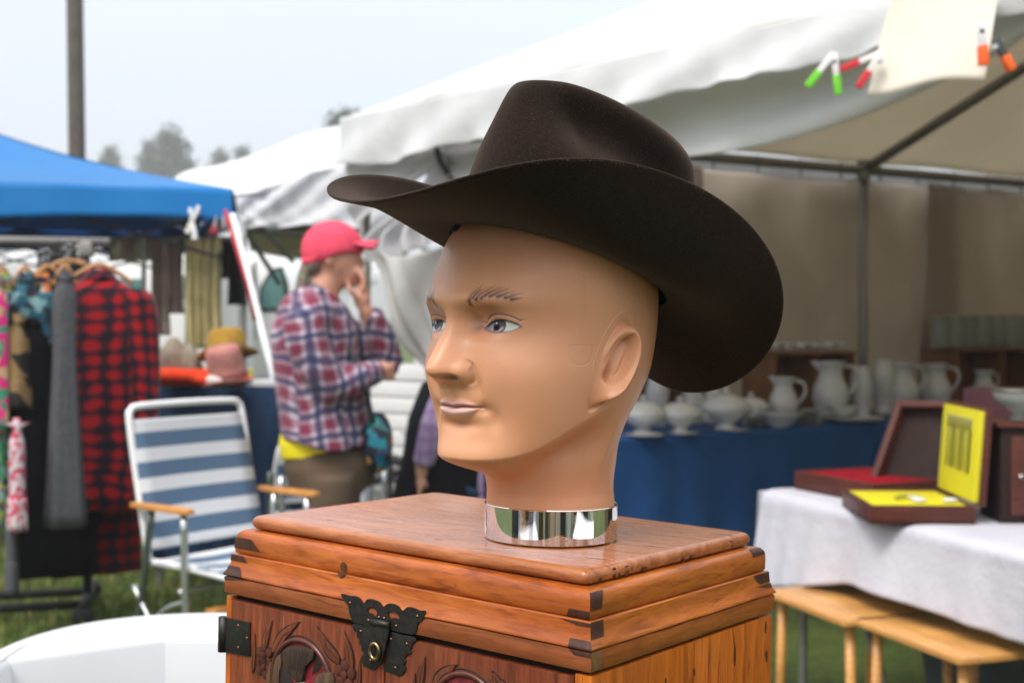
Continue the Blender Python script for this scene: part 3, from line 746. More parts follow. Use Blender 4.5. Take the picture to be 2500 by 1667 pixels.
    GRY = wood('carved_grey_figure', (.085, .050, .030), (.150, .090, .050), (.03, .02, .015), 'z', .5, 2.)
    def fig(pts, mat, h, name='figure', par=None, fn=f3):
        q = [front(*fn(*p), doff) for p in pts]
        return MB().prism(q, h, lambda u, v, w: (u, -doff - w, v)).build(name, mat, par or root, tri=True, bev=.0006)
    fn_ = fig([(522, 1330), (560, 1290), (600, 1274), (700, 1278), (786, 1300), (776, 1370), (742, 1405), (705, 1440), (700, 1500), (690, 1545), (650, 1556), (620, 1520), (560, 1440)], FAN, .0040, 'fan')
    for k in range(13):
        a = f3(540 + k * 17, 1318 - 20 * math.sin(k / 12 * 3.1)); b = f3(600 + k * 8.5, 1440 + 4 * k)
        q0, q1 = front(*a, doff), front(*b, doff)
        MB().prism([(q0[0] - .0003, q0[1]), (q1[0] - .0002, q1[1]), (q1[0] + .0002, q1[1]), (q0[0] + .0003, q0[1])], .0002, lambda u, v, w: (u, -doff - .0040 - w, v)).build('fan_rib', CUT, fn_, tri=True)
    fig([(400, 1500), (430, 1400), (510, 1330), (520, 1400), (500, 1480), (495, 1600), (390, 1600)], GRY, .0022)
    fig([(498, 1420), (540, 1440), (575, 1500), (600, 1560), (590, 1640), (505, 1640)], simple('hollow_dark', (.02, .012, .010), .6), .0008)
    fig([(800, 1500), (850, 1478), (920, 1480), (935, 1520), (930, 1640), (800, 1640), (780, 1560)], GRY, .0030)
    fig([(630, 1560), (680, 1552), (720, 1570), (700, 1640), (620, 1640)], simple('pale_figure', (.22, .17, .13), .5, var=.4, vs=80), .0032)
    fig([(745, 1500), (776, 1380), (800, 1310), (820, 1330), (830, 1420), (800, 1470)], CUT, .0006)
    def flower(cx, cy, r, fn=f3, n=5, a0=0):
        x, z = front(*fn(cx, cy), doff)
        f_ = MB().prism([(x + r * .3 * math.cos(a), z + r * .3 * math.sin(a)) for a in np.linspace(0, 6.283, 10, endpoint=False)], .0026, lambda u, v, w: (u, -doff - w, v)).build('flower', RW, root, tri=True, bev=.0004)
        for k in range(n):
            a = a0 + k * 2 * math.pi / n; px_, pz_ = x + r * .62 * math.cos(a), z + r * .62 * math.sin(a)
            P = [(px_ + r * .36 * math.cos(b), pz_ + r * .36 * math.sin(b)) for b in np.linspace(0, 6.283, 12, endpoint=False)]
            P2 = [(px_ + r * .44 * math.cos(b), pz_ + r * .44 * math.sin(b)) for b in np.linspace(0, 6.283, 12, endpoint=False)]
            MB().prism(P2, .0005, lambda u, v, w: (u, -doff - w, v)).build('petal_cut', CUT, f_, tri=True)
            MB().prism(P, .0018, lambda u, v, w: (u, -doff - w, v)).build('petal', RW, f_, tri=True, bev=.0004)
    flower(378, 1345, .0105, a0=.5); flower(372, 1440, .0100); flower(1010, 1500, .0125, a0=.3); flower(860, 1600, .010); flower(2225, 1640, .010)
    # knots on the right side
    for pts in ([(1845, 1100), (1852, 1180), (1868, 1260), (1868, 1340), (1860, 1395), (1852, 1330), (1856, 1250)], [(1543, 1420), (1552, 1412), (1558, 1455), (1548, 1470), (1540, 1450)],
                [(1330, 1485), (1337, 1500), (1334, 1560), (1326, 1540)], [(2098, 1050), (2106, 1085), (2098, 1145), (2090, 1110)], [(2103, 1272), (2112, 1310), (2105, 1365), (2097, 1320)]):
        blob('knot', 1, mk(1, pts, bo + .001, f4), KN, bo + .001, .0004, 3)
    # ---------------- iron fittings
    IR = NT('black_iron'); v = IR.coord(); IR.base(IR.ramp(IR.noise(v, 220, 4), [(.4, (.022, .021, .019)), (.7, (.042, .038, .033))])); IR.set(Roughness=.42, Metallic=.55); IR.bump(IR.noise(v, 420, 3), .25, .0006)
    IR = IR.m; BR = simple('old_brass', (.34, .25, .13), .3, 1., vs=200, var=.4); NL = simple('copper_nail', (.25, .12, .07), .35, 1.)
    hoff = .0167
    def plate(name, pts, off, par, holes=(), h=.0011, smooth=True):
        q = [front(*f3(*p), off) for p in pts]
        if smooth: q = [(p.x, p.y) for p in catmull([(a, b, 0) for a, b in q], 3, True)]
        import bmesh
        if not holes:
            return MB().prism(q, h, lambda u, v_, w: (u, -off - w, v_)).build(name, IR, par, tri=True, bev=.0003)
        loops = [q] + [[(p.x, p.y) for p in catmull([(*front(*f3(*p), off), 0) for p in hh], 3, True)] for hh in holes]
        bm = bmesh.new(); ed = []
        for lp in loops:
            vs = [bm.verts.new((a, -off, b)) for a, b in lp]; ed += [bm.edges.new((vs[i], vs[(i + 1) % len(vs)])) for i in range(len(vs))]
        r_ = bmesh.ops.triangle_fill(bm, edges=ed, use_beauty=True)
        fs = [g for g in r_['geom'] if isinstance(g, bmesh.types.BMFace)]
        ex = bmesh.ops.extrude_face_region(bm, geom=fs)
        for g in ex['geom']:
            if isinstance(g, bmesh.types.BMVert): g.co.y -= h
        bmesh.ops.recalc_face_normals(bm, faces=bm.faces[:])
        me = bpy.data.meshes.new(name); bm.to_mesh(me); bm.free()
        return link(name, me, IR, par, smooth=False)
    def nail(x, y, off, par, r=.0014, mat=None):
        a, b = front(*f3(x, y), off); MB().lathe([(r, 0), (r * .9, .0004), (r * .5, .0009), (.0001, .0010)], 10, (a, -off, b), Matrix.Rotation(R(90), 3, 'X')).build('nail', mat or NL, par, smooth=True)
    up = plate('hasp_plate', [(980, 865), (1012, 925), (1040, 965), (1043, 1005), (1060, 1055), (1082, 1088), (1150, 1105), (1225, 1128), (1262, 1090), (1330, 1110), (1362, 1120), (1390, 1152), (1470, 1170), (1552, 1182), (1578, 1135), (1582, 1098), (1622, 1062), (1643, 1000), (1600, 996), (1550, 974), (1502, 968), (1462, 998), (1430, 962), (1390, 943), (1345, 943), (1312, 965), (1280, 930), (1232, 908), (1185, 908), (1160, 938), (1130, 905), (1098, 883), (1055, 880)], hoff, root,
               holes=[[(1188, 985), (1205, 970), (1240, 975), (1262, 1000), (1262, 1030), (1240, 1042), (1222, 1020), (1196, 1015)], [(1350, 1008), (1380, 1002), (1415, 1015), (1440, 1048), (1432, 1062), (1400, 1052), (1372, 1062), (1358, 1042)]])
    for x, y in ((1045, 937), (1190, 1073), (1272, 1050), (1313, 1058), (1408, 1118), (1575, 1042)): nail(x, y, hoff + .0011, up)
    d1 = plate('wing_plate', [(1078, 1100), (1085, 1150), (1108, 1168), (1103, 1195), (1132, 1225), (1122, 1250), (1142, 1275), (1140, 1305), (1162, 1330), (1142, 1360), (1142, 1395), (1165, 1432), (1192, 1438), (1215, 1458), (1245, 1455), (1272, 1430), (1300, 1380), (1318, 1300), (1350, 1180), (1230, 1132)], doff, root, h=.0012)
    d2 = plate('wing_plate', [(1362, 1165), (1450, 1182), (1562, 1206), (1566, 1240), (1540, 1258), (1535, 1290), (1518, 1305), (1535, 1325), (1500, 1345), (1482, 1372), (1492, 1395), (1478, 1420), (1490, 1450), (1462, 1500), (1425, 1508), (1398, 1492), (1365, 1485), (1345, 1465), (1322, 1470), (1332, 1380), (1350, 1260)], doff, root, h=.0012)
    for x, y in ((1130, 1160), (1207, 1388)): nail(x, y, doff + .0012, d1)
    for x, y in ((1368, 1222), (1492, 1258), (1402, 1446)): nail(x, y, doff + .0012, d2)
    tg = plate('hasp_tongue', [(1228, 1112), (1352, 1128), (1352, 1190), (1335, 1270), (1312, 1365), (1292, 1420), (1275, 1425), (1262, 1380), (1240, 1260), (1228, 1180)], hoff + .0016, root, h=.0016)
    a, b = front(*f3(1215, 1083), hoff + .003), front(*f3(1355, 1112), hoff + .003)
    MB().tube([(a[0], -hoff - .003, a[1]), (b[0], -hoff - .003, b[1])], .0030, 12).build('knuckle', IR, tg, smooth=True)
    sx_, sz_ = front(*f3(1245, 1315), hoff + .004)
    MB().tube([(sx_ + .0048 * math.cos(t), -hoff - .0050, sz_ + .0062 * math.sin(t)) for t in np.linspace(0, 6.283, 20, endpoint=False)], .0016, 8, closed=True).build('staple', BR, root, smooth=True)
    # hinge on the left corner
    hp = plate('hinge', [(80, 1050), (262, 1088), (265, 1095), (265, 1348), (258, 1355), (75, 1318)], doff + .0003, root, h=.0014, smooth=False)
    for x, y in ((166, 1115), (235, 1213), (166, 1287)): nail(x, y, doff + .0017, hp)
    zt_, zb_ = front(*f3(50, 1045), doff)[1], front(*f3(50, 1318), doff)[1]
    MB().tube([(-CW - bo - .0026, -bo - .0006, zt_), (-CW - bo - .0026, -bo - .0006, zb_)], .0048, 14).build('hinge_knuckle', IR, hp, smooth=True)
    MB().box((-CW - bo - .0013, .012, (zt_ + zb_) / 2), (.0014, .030, zt_ - zb_)).build('hinge_leaf', IR, hp)
    # three feet
    for x in (-CW + .01, -.01):
        for y in (.01, CD - .01): MB().box((x, y, zb - .012), (.035, .035, .024)).build('foot', WS, root, bev=.002)
    return root
chest = make_chest()
def plinth():
    """plain wooden table that carries the chest (below the frame)"""
    zt = H + CT.z - .44 - .032
    cx, cy = -.05, 1.13
    t = empty('side_table', (cx, cy, 0), R(-38.4), 'plain dark wooden side table under the carved chest', 'table')
    m = wood('table_wood', (.12, .05, .02), (.18, .08, .035), (.05, .02, .01), 'x', .4)
    MB().box((0, 0, zt - .0125), (.50, .36, .025)).build('tabletop', m, t, bev=.003)
    for a in (-1, 1):
        for b in (-1, 1): MB().box((a * .22, b * .15, (zt - .025) / 2), (.04, .04, zt - .025)).build('leg', m, t, bev=.003)
plinth()
# ================================================================ setting
K = 2500 / 2352
def P(x, y, d): return at(x * K, y * K, d)
def make_ground():
    m = NT('grass_turf'); v = m.coord()
    n1 = m.noise(v, 1.6, 5, .6); n2 = m.noise(v, 22, 5, .7); n3 = m.noise(v, 140, 3)
    c = m.ramp(m.math('ADD', m.math('MULTIPLY', n2, .5), m.math('MULTIPLY', n1, .5)), [(.38, (.030, .050, .008)), (.48, (.065, .105, .014)), (.60, (.105, .145, .022)), (.70, (.16, .145, .045))])
    m.base(c); m.set(Roughness=.9); m.bump(m.math('ADD', n2, n3), .8, .02)
    N = 60; xs = np.sign(np.linspace(-1, 1, N)) * np.abs(np.linspace(-1, 1, N))**2.5 * 205; X, Y = np.meshgrid(xs, xs + 5)
    Z = .02 * np.sin(X * .9) * np.cos(Y * .7) * np.exp(-(X**2 + Y**2) / 900)
    link('ground', grid_mesh('ground', np.stack([X, Y, Z], -1)), m.m, kind='structure')
    # grass blades where the lawn shows
    r = np.random.default_rng(2); n = 42000
    x = r.uniform(-3.6, .2, n); y = r.uniform(2.6, 8.5, n); x[:9000] = r.uniform(.2, 3.2, 9000); y[:9000] = r.uniform(2.0, 4.6, 9000)
    a = r.uniform(0, 6.28, n); h = r.uniform(.03, .075, n); w = .005; lx, ly = r.normal(0, .018, n), r.normal(0, .018, n)
    z0 = .02 * np.sin(x * .9) * np.cos(y * .7) - .003
    V = np.stack([np.stack([x - w * np.cos(a), y - w * np.sin(a), z0], -1), np.stack([x + w * np.cos(a), y + w * np.sin(a), z0], -1), np.stack([x + lx, y + ly, z0 + h], -1)], 1).reshape(-1, 3)
    g = NT('grass_blade'); oi = g.coord(); g.base(g.ramp(g.noise(oi, 3.5, 4), [(.35, (.05, .10, .010)), (.5, (.12, .17, .02)), (.62, (.24, .21, .06))])); g.set(Roughness=.6)
    link('grass', raw_mesh('grass', V, np.arange(3 * n).reshape(-1, 3)), g.m, kind='stuff', label='short damp green lawn between the stalls')
make_ground()
def fab(name, col, rough=.75, trans=.35, var=.06, vs=3, bump=.25, bs=14):
    m = NT(name); v = m.coord(); n1 = m.noise(v, vs, 5, .6)
    lo = tuple(c * (1 - var) for c in col); hi = tuple(min(.95, c * (1 + var)) for c in col)
    c = m.ramp(n1, [(.3, lo), (.7, hi)])
    m.base(c); m.set(Roughness=rough)
    m.b.inputs['Specular IOR Level'].default_value = .3
    m.bump(m.noise(v, bs, 4, .6, .4), bump, .02)
    if trans:
        t = m.n('BsdfTranslucent'); mx = m.n('MixShader'); mx.inputs[0].default_value = trans; m.l(c, t.inputs[0])
        m.l(m.b.outputs[0], mx.inputs[1]); m.l(t.outputs[0], mx.inputs[2]); m.l(mx.outputs[0], m.out.inputs[0])
    return m.m
def sheet(name, rows, mat, parent=None, th=.0015, fold=None, sub=(1, 1), inner=None, **kw):
    """cloth between rows of points (each a list of the same length), refined, folded and given thickness"""
    G = [catmull(r_, sub[0]) for r_ in rows]
    cols = [catmull([g[j] for g in G], sub[1]) for j in range(len(G[0]))]
    A = np.array([[tuple(cols[j][i]) for j in range(len(cols))] for i in range(len(cols[0]))])
    du, dv = np.gradient(A, axis=1), np.gradient(A, axis=0); n = np.cross(du, dv); n /= np.linalg.norm(n, axis=-1, keepdims=True) + 1e-9
    if fold is not None:
        u = np.linspace(0, 1, A.shape[1])[None]; v = np.linspace(0, 1, A.shape[0])[:, None]
        A = A + n * fold(u, v)[..., None]
    B = A - n * th
    nv, nu = A.shape[:2]
    me = grid_mesh(name, np.concatenate([A, B[::-1]], 0), wrap_v=True)
    if inner is not None:
        me.materials.append(mat); me.materials.append(inner)
        k = (nu - 1); idx = np.zeros(len(me.polygons), np.int32); idx[nv * k:(2 * nv - 1) * k] = 1
        me.polygons.foreach_set('material_index', idx); return link(name, me, None, parent, **kw)
    return link(name, me, mat, parent, **kw)
VIN = fab('white_vinyl', (.80, .81, .82), .45, .42, .04, 2, .75, 3.2)
VIN_IN = fab('tent_inside', (.60, .51, .35), .8, .50, .06, 1.2, .25, 6)
WALLF = fab('tent_wall_cloth', (.54, .475, .40), .85, .52, .10, 1.5, .3, 9)
STEEL = simple('galvanised_tube', (.28, .27, .25), .45, .6, vs=30)
DARKM = simple('dark_tube', (.03, .03, .032), .5, .3)
WHITEM = simple('white_enamel', (.75, .76, .77), .35, 0, .04)
ALU = simple('aluminium_tube', (.62, .64, .66), .3, .9, .08)
def make_tent():
    root = empty('frame_tent', P(800, 737, 6.46).xy.to_3d(), label='large white frame tent with tan lining, open side facing the chest', cat='tent')
    o = Vector(root.location)
    def L(v): return Vector(v) - o
    C0 = Vector((-.83, 6.46, 0)); u = Vector((.644, -.765, 0)); v = Vector((.857, .515, 0))
    ez = 2.32; ny, nx = 6.4, 9.0
    hip = (u + v).normalized(); w = 6.2
    C1 = C0 + u * w; C2 = C0 + v * nx; C3 = C1 + v * nx
    rise = 1.46
    R0 = C0 + u * (w / 2) + v * 3.0; R1 = C0 + u * (w / 2) + v * (nx - 3.0)
    def z(p, h): return Vector((p.x, p.y, h))
    pk = ez + rise
    def lerp(a, b, t): return a + (b - a) * t
    def quad(name, a, b, c, d, fold):
        """a-b eave, d-c ridge"""
        rows = [[lerp(lerp(a, b, i / 8), lerp(d, c, i / 8), j / 5) for i in range(9)] for j in range(6)]
        rows = [[L(p) for p in r_] for r_ in rows]
        return sheet(name, rows, VIN_IN, root, .003, fold, (6, 5), VIN)
    fr = lambda a, b: (lambda uu, vv: -.05 * np.sin(np.pi * vv)**2 * (1 - .0 * uu) + .012 * np.sin(uu * a + 3 * vv) * (1 - vv) * vv * 3 + .008 * np.sin(uu * b + 9 * vv) * (1 - vv))
    e = [z(p, ez) for p in (C0, C1, C2, C3)]; r0, r1 = z(R0, pk), z(R1, pk)
    def face(name, a, b, c, d, f): 
        return quad(name, a, b, c, d, f)
    face('roof_panel', e[1], e[0], r0, r0 + (r1 - r0) * .0001, fr(14, 41))
    face('roof_panel', e[0], e[2], r1, r0, fr(18, 37))
    face('roof_panel', e[3], e[1], r0, r1, fr(18, 37))
    face('roof_panel', e[2], e[3], r1 + (r1 - r0) * .0001, r1, fr(14, 41))
    # valance along the open side: top at the eave, hanging in swags, wind-lifted towards the right
    def val(name, a, b, hfun, n, out, fold, mat=VIN, nd=7):
        rows = []
        for j in range(nd):
            t = j / (nd - 1)
            rows.append([L(lerp(a, b, i / n) + out * (.02 + .035 * t) - Vector((0, 0, hfun(i / n) * t))) for i in range(n + 1)])
        return sheet(name, rows, mat, root, .003, fold, (4, 3))
    out1 = Vector((-.765, -.644, 0)).normalized()
    def h1(t):
        X = t * 6.2
        return .225 - .10 * min(1, max(0, (X - 1.6) / 1.4)) + .04 * math.sin(X * 2.6 + .4)**2
    val('valance', e[0], e[1], h1, 40, out1, lambda uu, vv: .020 * np.sin(uu * 60 + 4 * vv) * vv + .012 * np.sin(uu * 170 + np.sin(uu * 30)) * vv)
    val('valance', e[0], e[2], lambda t: .115 + .01 * math.sin(t * 40), 40, Vector((-.515, .857, 0)), lambda uu, vv: .015 * np.sin(uu * 130) * vv, nd=5)
    # a second, sagging layer of roof skirt behind the valance
    rows = []
    for j in range(7):
        t = j / 6
        rows.append([L(lerp(e[0], e[1], .16 + .42 * i / 16) - out1 * (.05 + .10 * t) - Vector((0, 0, (.05 + .30 * math.sin(math.pi * i / 16)**.7) * t + .03))) for i in range(17)])
    sheet('skirt', rows, VIN, root, .003, lambda uu, vv: .030 * np.sin(vv * 9 + uu * 4) + .010 * np.sin(uu * 25), (5, 5))
    # frame: eave rails, posts, rafters
    eo = ez - .05
    def tube(name, a, b, r, mat=STEEL, n=12): return MB().tube([L(a), L((Vector(a) + Vector(b)) / 2), L(b)], r, n).build(name, mat, root, smooth=True)
    inn = lambda p: p + (R0 + (R1 - R0) * .5 - p).normalized() * .10
    ic = [inn(p) for p in (C0, C1, C2, C3)]
    for a, b in ((1, 3), (2, 3), (0, 2)): tube('eave_rail', z(ic[a], eo), z(ic[b], eo), .030)
    tube('eave_rail', z(ic[0], eo), z(lerp(ic[0], ic[1], 1), eo), .026)
    for t in (0, .389, .70, 1):
        p = lerp(ic[0], ic[2], t); tube('post', z(p, 0), z(p, eo), .030)
        if 0 < t < 1:
            q = R0 + (R1 - R0) * ((t - .333) / .333 if .333 < t < .667 else (0 if t < .4 else 1))
            tube('rafter', z(p, eo), z(Vector((p.x, p.y, 0)) + (u * (w / 2)), pk - .10), .032)
    for p in (ic[1], ic[3], lerp(ic[1], ic[3], .5)): tube('post', z(p, 0), z(p, eo), .030)
    tube('ridge_pole', z(R0, pk - .08), z(R1, pk - .08), .032)
    for p, q in ((ic[0], R0), (ic[1], R0), (ic[2], R1), (ic[3], R1)): tube('rafter', z(p, eo), z(q, pk - .08), .030)
    # couplers on the back rail
    for t in (.389, .70):
        p = lerp(ic[0], ic[2], t); MB().lathe([(.038, -.06), (.042, -.05), (.042, .05), (.038, .06)], 14, L(z(p, eo))).build('coupler', STEEL, root)
    # hooks that hang the wall below the rail
    for k in range(26):
        p = lerp(ic[0], ic[2], .02 + .96 * k / 25)
        MB().tube([L(z(p, eo + .03)) + Vector((0, -.035, 0)), L(z(p, eo - .02)) + Vector((0, -.045, 0)), L(z(p, eo - .07)) + Vector((0, -.03, 0))], .006, 6).build('hook', STEEL, root)
    # back wall, hung in panels with folds fanning from the hooks
    bo_ = Vector((.515, -.857, 0)) * -.09
    for k in range(4):
        t0, t1 = k / 4 - .035, (k + 1) / 4
        if k == 0: t0 = .078
        rows = [[L(z(lerp(ic[0], ic[2], t0 + (t1 - t0) * i / 12) + bo_ * (1 + .8 * (k % 2)), eo - .035 - .05 * j / 1 - (eo - .12) * jj)) for i in range(13)] for j, jj in ((0, 0), (0, .3), (0, .65), (0, 1))]
        rs = random.Random(k); ph_ = [rs.uniform(0, 6) for _ in range(6)]
        def fold(uu, vv, ph_=ph_):
            f_ = 0
            for i, (fq, am, dg) in enumerate(((5, .040, 4.5), (11, .036, -6), (19, .026, 9), (33, .013, -9))):
                f_ = f_ + am * np.sin(uu * fq + ph_[i] + dg * vv) * (.4 + .6 * np.sin(np.pi * np.clip(vv + .1, 0, 1)))
            return f_
        sheet('wall_panel', rows, WALLF, root, .003, fold, (12, 12))
    # far and right walls
    for a, b in ((2, 3), (3, 1)):
        rows = [[L(z(lerp(ic[a], ic[b], i / 10), eo - .03 - (eo - .08) * jj)) for i in range(11)] for jj in (0, .5, 1)]
        sheet('wall_panel', rows, WALLF, root, .003, lambda uu, vv: .02 * np.sin(uu * 40 + 3 * vv) + .01 * np.sin(uu * 90), (6, 6))
    # the tied-back curtain on the left of the opening
    CUR = fab('curtain_vinyl', (.66, .66, .68), .55, .25, .05, 3, .25, 9)
    A = lambda x, y, d: L(P(x, y, d))
    sheet('curtain', [[A(800, 352, 6.40), A(850, 348, 6.32), A(900, 340, 6.25), A(960, 332, 6.15), A(1012, 328, 6.05)],
                      [A(802, 420, 6.38), A(850, 410, 6.30), A(905, 395, 6.22), A(965, 370, 6.12), A(1010, 350, 6.03)],
                      [A(806, 520, 6.38), A(840, 500, 6.30), A(890, 460, 6.20), A(955, 415, 6.10), A(1010, 380, 6.02)]], CUR, root, .003,
          lambda uu, vv: .025 * np.sin(vv * 15 + uu * 5) * (1 - uu * .6), (8, 12))
    sheet('curtain', [[A(1016, 335, 6.03), A(1060, 330, 5.95), A(1110, 322, 5.88), A(1160, 312, 5.8)],
                      [A(1014, 372, 6.02), A(1055, 395, 5.95), A(1105, 400, 5.88), A(1160, 395, 5.8)],
                      [A(1012, 395, 6.02), A(1050, 430, 5.95), A(1098, 462, 5.88), A(1150, 480, 5.8)]], CUR, root, .003,
          lambda uu, vv: .022 * np.sin(vv * 16 + uu * 3), (8, 12))
    # gathered folds running down from the tie
    sheet('curtain', [[A(1000, 350, 6.0), A(1004, 352, 5.99), A(1008, 354, 5.98), A(1014, 352, 5.97), A(1022, 350, 5.96)],
                      [A(960, 440, 6.05), A(980, 450, 6.02), A(1000, 455, 6.0), A(1014, 440, 5.98), A(1028, 430, 5.96)],
                      [A(838, 545, 6.15), A(868, 545, 6.1), A(905, 540, 6.05), A(960, 520, 6.0), A(1010, 490, 5.95)],
                      [A(842, 592, 6.2), A(872, 600, 6.12), A(905, 592, 6.05), A(960, 570, 6.0), A(1020, 545, 5.95)]], CUR, root, .004,
          lambda uu, vv: .038 * np.sin(uu * 26) * np.clip(vv * 1.5, .1, 1), (14, 10))
    GR = fab('curtain_grey', (.44, .43, .415), .75, .10, .08, 3, .25, 9)
    sheet('curtain', [[A(845, 575, 5.85), A(890, 590, 5.8), A(960, 585, 5.75), A(1030, 560, 5.7), A(1120, 520, 5.65)],
                      [A(884, 665, 5.85), A(925, 690, 5.8), A(970, 690, 5.75), A(1040, 680, 5.7), A(1130, 650, 5.65)],
                      [A(930, 770, 5.85), A(962, 810, 5.8), A(1000, 830, 5.75), A(1060, 830, 5.7), A(1140, 800, 5.65)],
                      [A(960, 832, 5.86), A(985, 885, 5.8), A(1030, 950, 5.75), A(1090, 985, 5.7), A(1150, 1000, 5.65)]], GR, root, .003,
          lambda uu, vv: .030 * np.sin(uu * 9 + vv * 7) + .012 * np.sin(uu * 24 - 5 * vv), (10, 10))
    MB().tube([A(996, 325, 5.95), A(1004, 345, 5.93), A(1012, 372, 5.92), A(1030, 400, 5.92)], .016, 8).build('tie_strap', DARKM, root, smooth=True)
    return root, C0, u, v, e, out1
tent, TC0, TU, TV, TE, TOUT = make_tent()
# ---------------------------------------------------------------- second white tent, blue canopy, pole, trees
def popup(name, c, yaw, hw, ez, rise, mat, inner, vh, label, cat, legs=True, sag=.10, frame=DARKM, valm=None, skip=()):
    root = empty(name, (c[0], c[1], 0), yaw, label, cat)
    K4 = [(-hw, -hw), (hw, -hw), (hw, hw), (-hw, hw)]
    for k in range(4):
        a, b = Vector((*K4[k], ez)), Vector((*K4[(k + 1) % 4], ez)); pk = Vector((0, 0, ez + rise))
        rows = []
        for j in range(7):
            t = j / 6
            rows.append([a * (1 - i / 8) * (1 - t) + b * (i / 8) * (1 - t) + pk * t - Vector((0, 0, sag * math.sin(math.pi * t) * (.55 + .45 * math.sin(math.pi * i / 8)))) for i in range(9)])
        rows[-1] = [pk + (p - pk) * .02 for p in rows[-2]]
        sheet('roof_panel', rows, mat, root, .003, lambda uu, vv: .006 * np.sin(uu * 20 + 5 * vv), (3, 3), inner)
        n = (a + b).to_2d().normalized().to_3d()
        rows = [[a + (b - a) * (i / 16) + n * (.006 + .01 * j) - Vector((0, 0, vh * j / 3 - .005 + .012 * math.sin(i * .8) * (j / 3))) for i in range(17)] for j in range(4)]
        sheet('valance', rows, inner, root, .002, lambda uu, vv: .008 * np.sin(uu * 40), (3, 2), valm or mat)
        # scissor truss under the eave
        for s in range(4):
            p0, p1 = a + (b - a) * (s / 4), a + (b - a) * ((s + 1) / 4)
            for z0, z1 in ((-.06, -.30), (-.30, -.06)):
                MB().tube([p0 * .97 + Vector((0, 0, z0)), p1 * .97 + Vector((0, 0, z1))], .010, 6).build('truss_bar', frame, root)
    if legs:
        for k, (x, y) in enumerate(K4):
            if k in skip: continue
            MB().box((x * .97, y * .97, ez / 2), (.032, .032, ez)).build('leg', frame, root)
    MB().tube([(0, 0, ez - .25), (0, 0, ez + rise - .02)], .016, 8).build('centre_mast', frame, root)
    return root
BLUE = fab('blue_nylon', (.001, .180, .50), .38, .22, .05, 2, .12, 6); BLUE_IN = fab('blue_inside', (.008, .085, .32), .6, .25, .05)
cr = P(532, 437, 7.0)
_y = R(17); _cc = cr - (Matrix.Rotation(_y, 3, 'Z') @ Vector((1.75, -1.75, 0)))
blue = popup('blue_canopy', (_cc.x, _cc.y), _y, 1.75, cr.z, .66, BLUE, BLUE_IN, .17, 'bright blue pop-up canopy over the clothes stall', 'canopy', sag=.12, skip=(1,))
w2 = P(838, 452, 8.8)
CAN2 = fab('tan_inside', (.50, .42, .33), .8, .35, .05)
pt2 = empty('white_canopy', (w2.x - 1.2, w2.y, 0), label='white pop-up canopy with wrinkled valance between blue canopy and big tent', cat='canopy')
def tent2():
    o = Vector(pt2.location); A = lambda x, y, d: P(x, y, d) - o
    V2 = fab('white_canopy_cloth', (.82, .83, .84), .5, .3, .04, 2, .2, 6); V3 = fab('white_valance_cloth', (.66, .67, .69), .6, .25, .05, 2, .35, 7)
    # near roof panel: eave (420,400)..(540,455) side edge rising to the ridge on the right
    sheet('roof_panel', [[A(380, 430, 9.6), A(545, 452, 8.6), A(690, 405, 8.8), A(830, 370, 8.9), A(960, 350, 9.0)],
                         [A(420, 403, 10.4), A(560, 400, 9.7), A(690, 350, 9.9), A(830, 300, 10.0), A(960, 280, 10.1)],
                         [A(455, 388, 11.2), A(600, 345, 11.0), A(720, 308, 11.0), A(830, 285, 11.1), A(960, 275, 11.2)],
                         [A(455, 395, 12.4), A(600, 372, 12.2), A(720, 352, 12.2), A(830, 345, 12.3), A(960, 345, 12.4)]], V2, pt2, .004, lambda u, v: .02 * np.sin(u * 9 + 5 * v), (6, 6), CAN2)
    sheet('valance', [[A(542, 448, 8.58), A(600, 434, 8.62), A(690, 403, 8.78), A(770, 384, 8.85), A(850, 366, 8.9), A(960, 350, 9.)],
                      [A(550, 490, 8.56), A(610, 480, 8.60), A(690, 470, 8.74), A(770, 455, 8.82), A(850, 450, 8.88), A(960, 445, 9.)],
                      [A(560, 522, 8.55), A(620, 524, 8.58), A(700, 520, 8.72), A(780, 524, 8.80), A(860, 530, 8.86), A(960, 530, 9.)]], V3, pt2, .003,
          lambda u, v: .022 * np.sin(u * 11 + 7 * np.sin(u * 4) * v) * (.3 + v) + .012 * np.sin(u * 23 + 14 * v) + .008 * np.sin(u * 51 - 9 * v), (12, 10))
    # inside: tan lining of the far half with its truss
    sheet('lining', [[A(560, 515, 10.5), A(650, 515, 10.5), A(760, 515, 10.6), A(900, 515, 10.6)], [A(575, 575, 11.4), A(650, 590, 11.4), A(760, 600, 11.5), A(900, 600, 11.5)]], CAN2, pt2, .003, None, (3, 3))
    for a, b, r_ in (((556, 518, 8.7), (640, 650, 10.5), .02), ((600, 520, 8.8), (672, 600, 10.6), .02), ((600, 522, 8.8), (760, 528, 9.), .012), ((560, 530, 8.8), (750, 545, 10.), .012)):
        MB().tube([A(*a), A(*b)], r_, 8).build('truss_bar', DARKM, pt2)
    for x, d in ((556, 8.7), (960, 9.0), (455, 12.3), (960, 12.3)):
        p = P(x, 500, d); MB().box((p.x - o.x, p.y - o.y, p.z / 2), (.05, .05, p.z)).build('leg', WHITEM, pt2)
tent2()
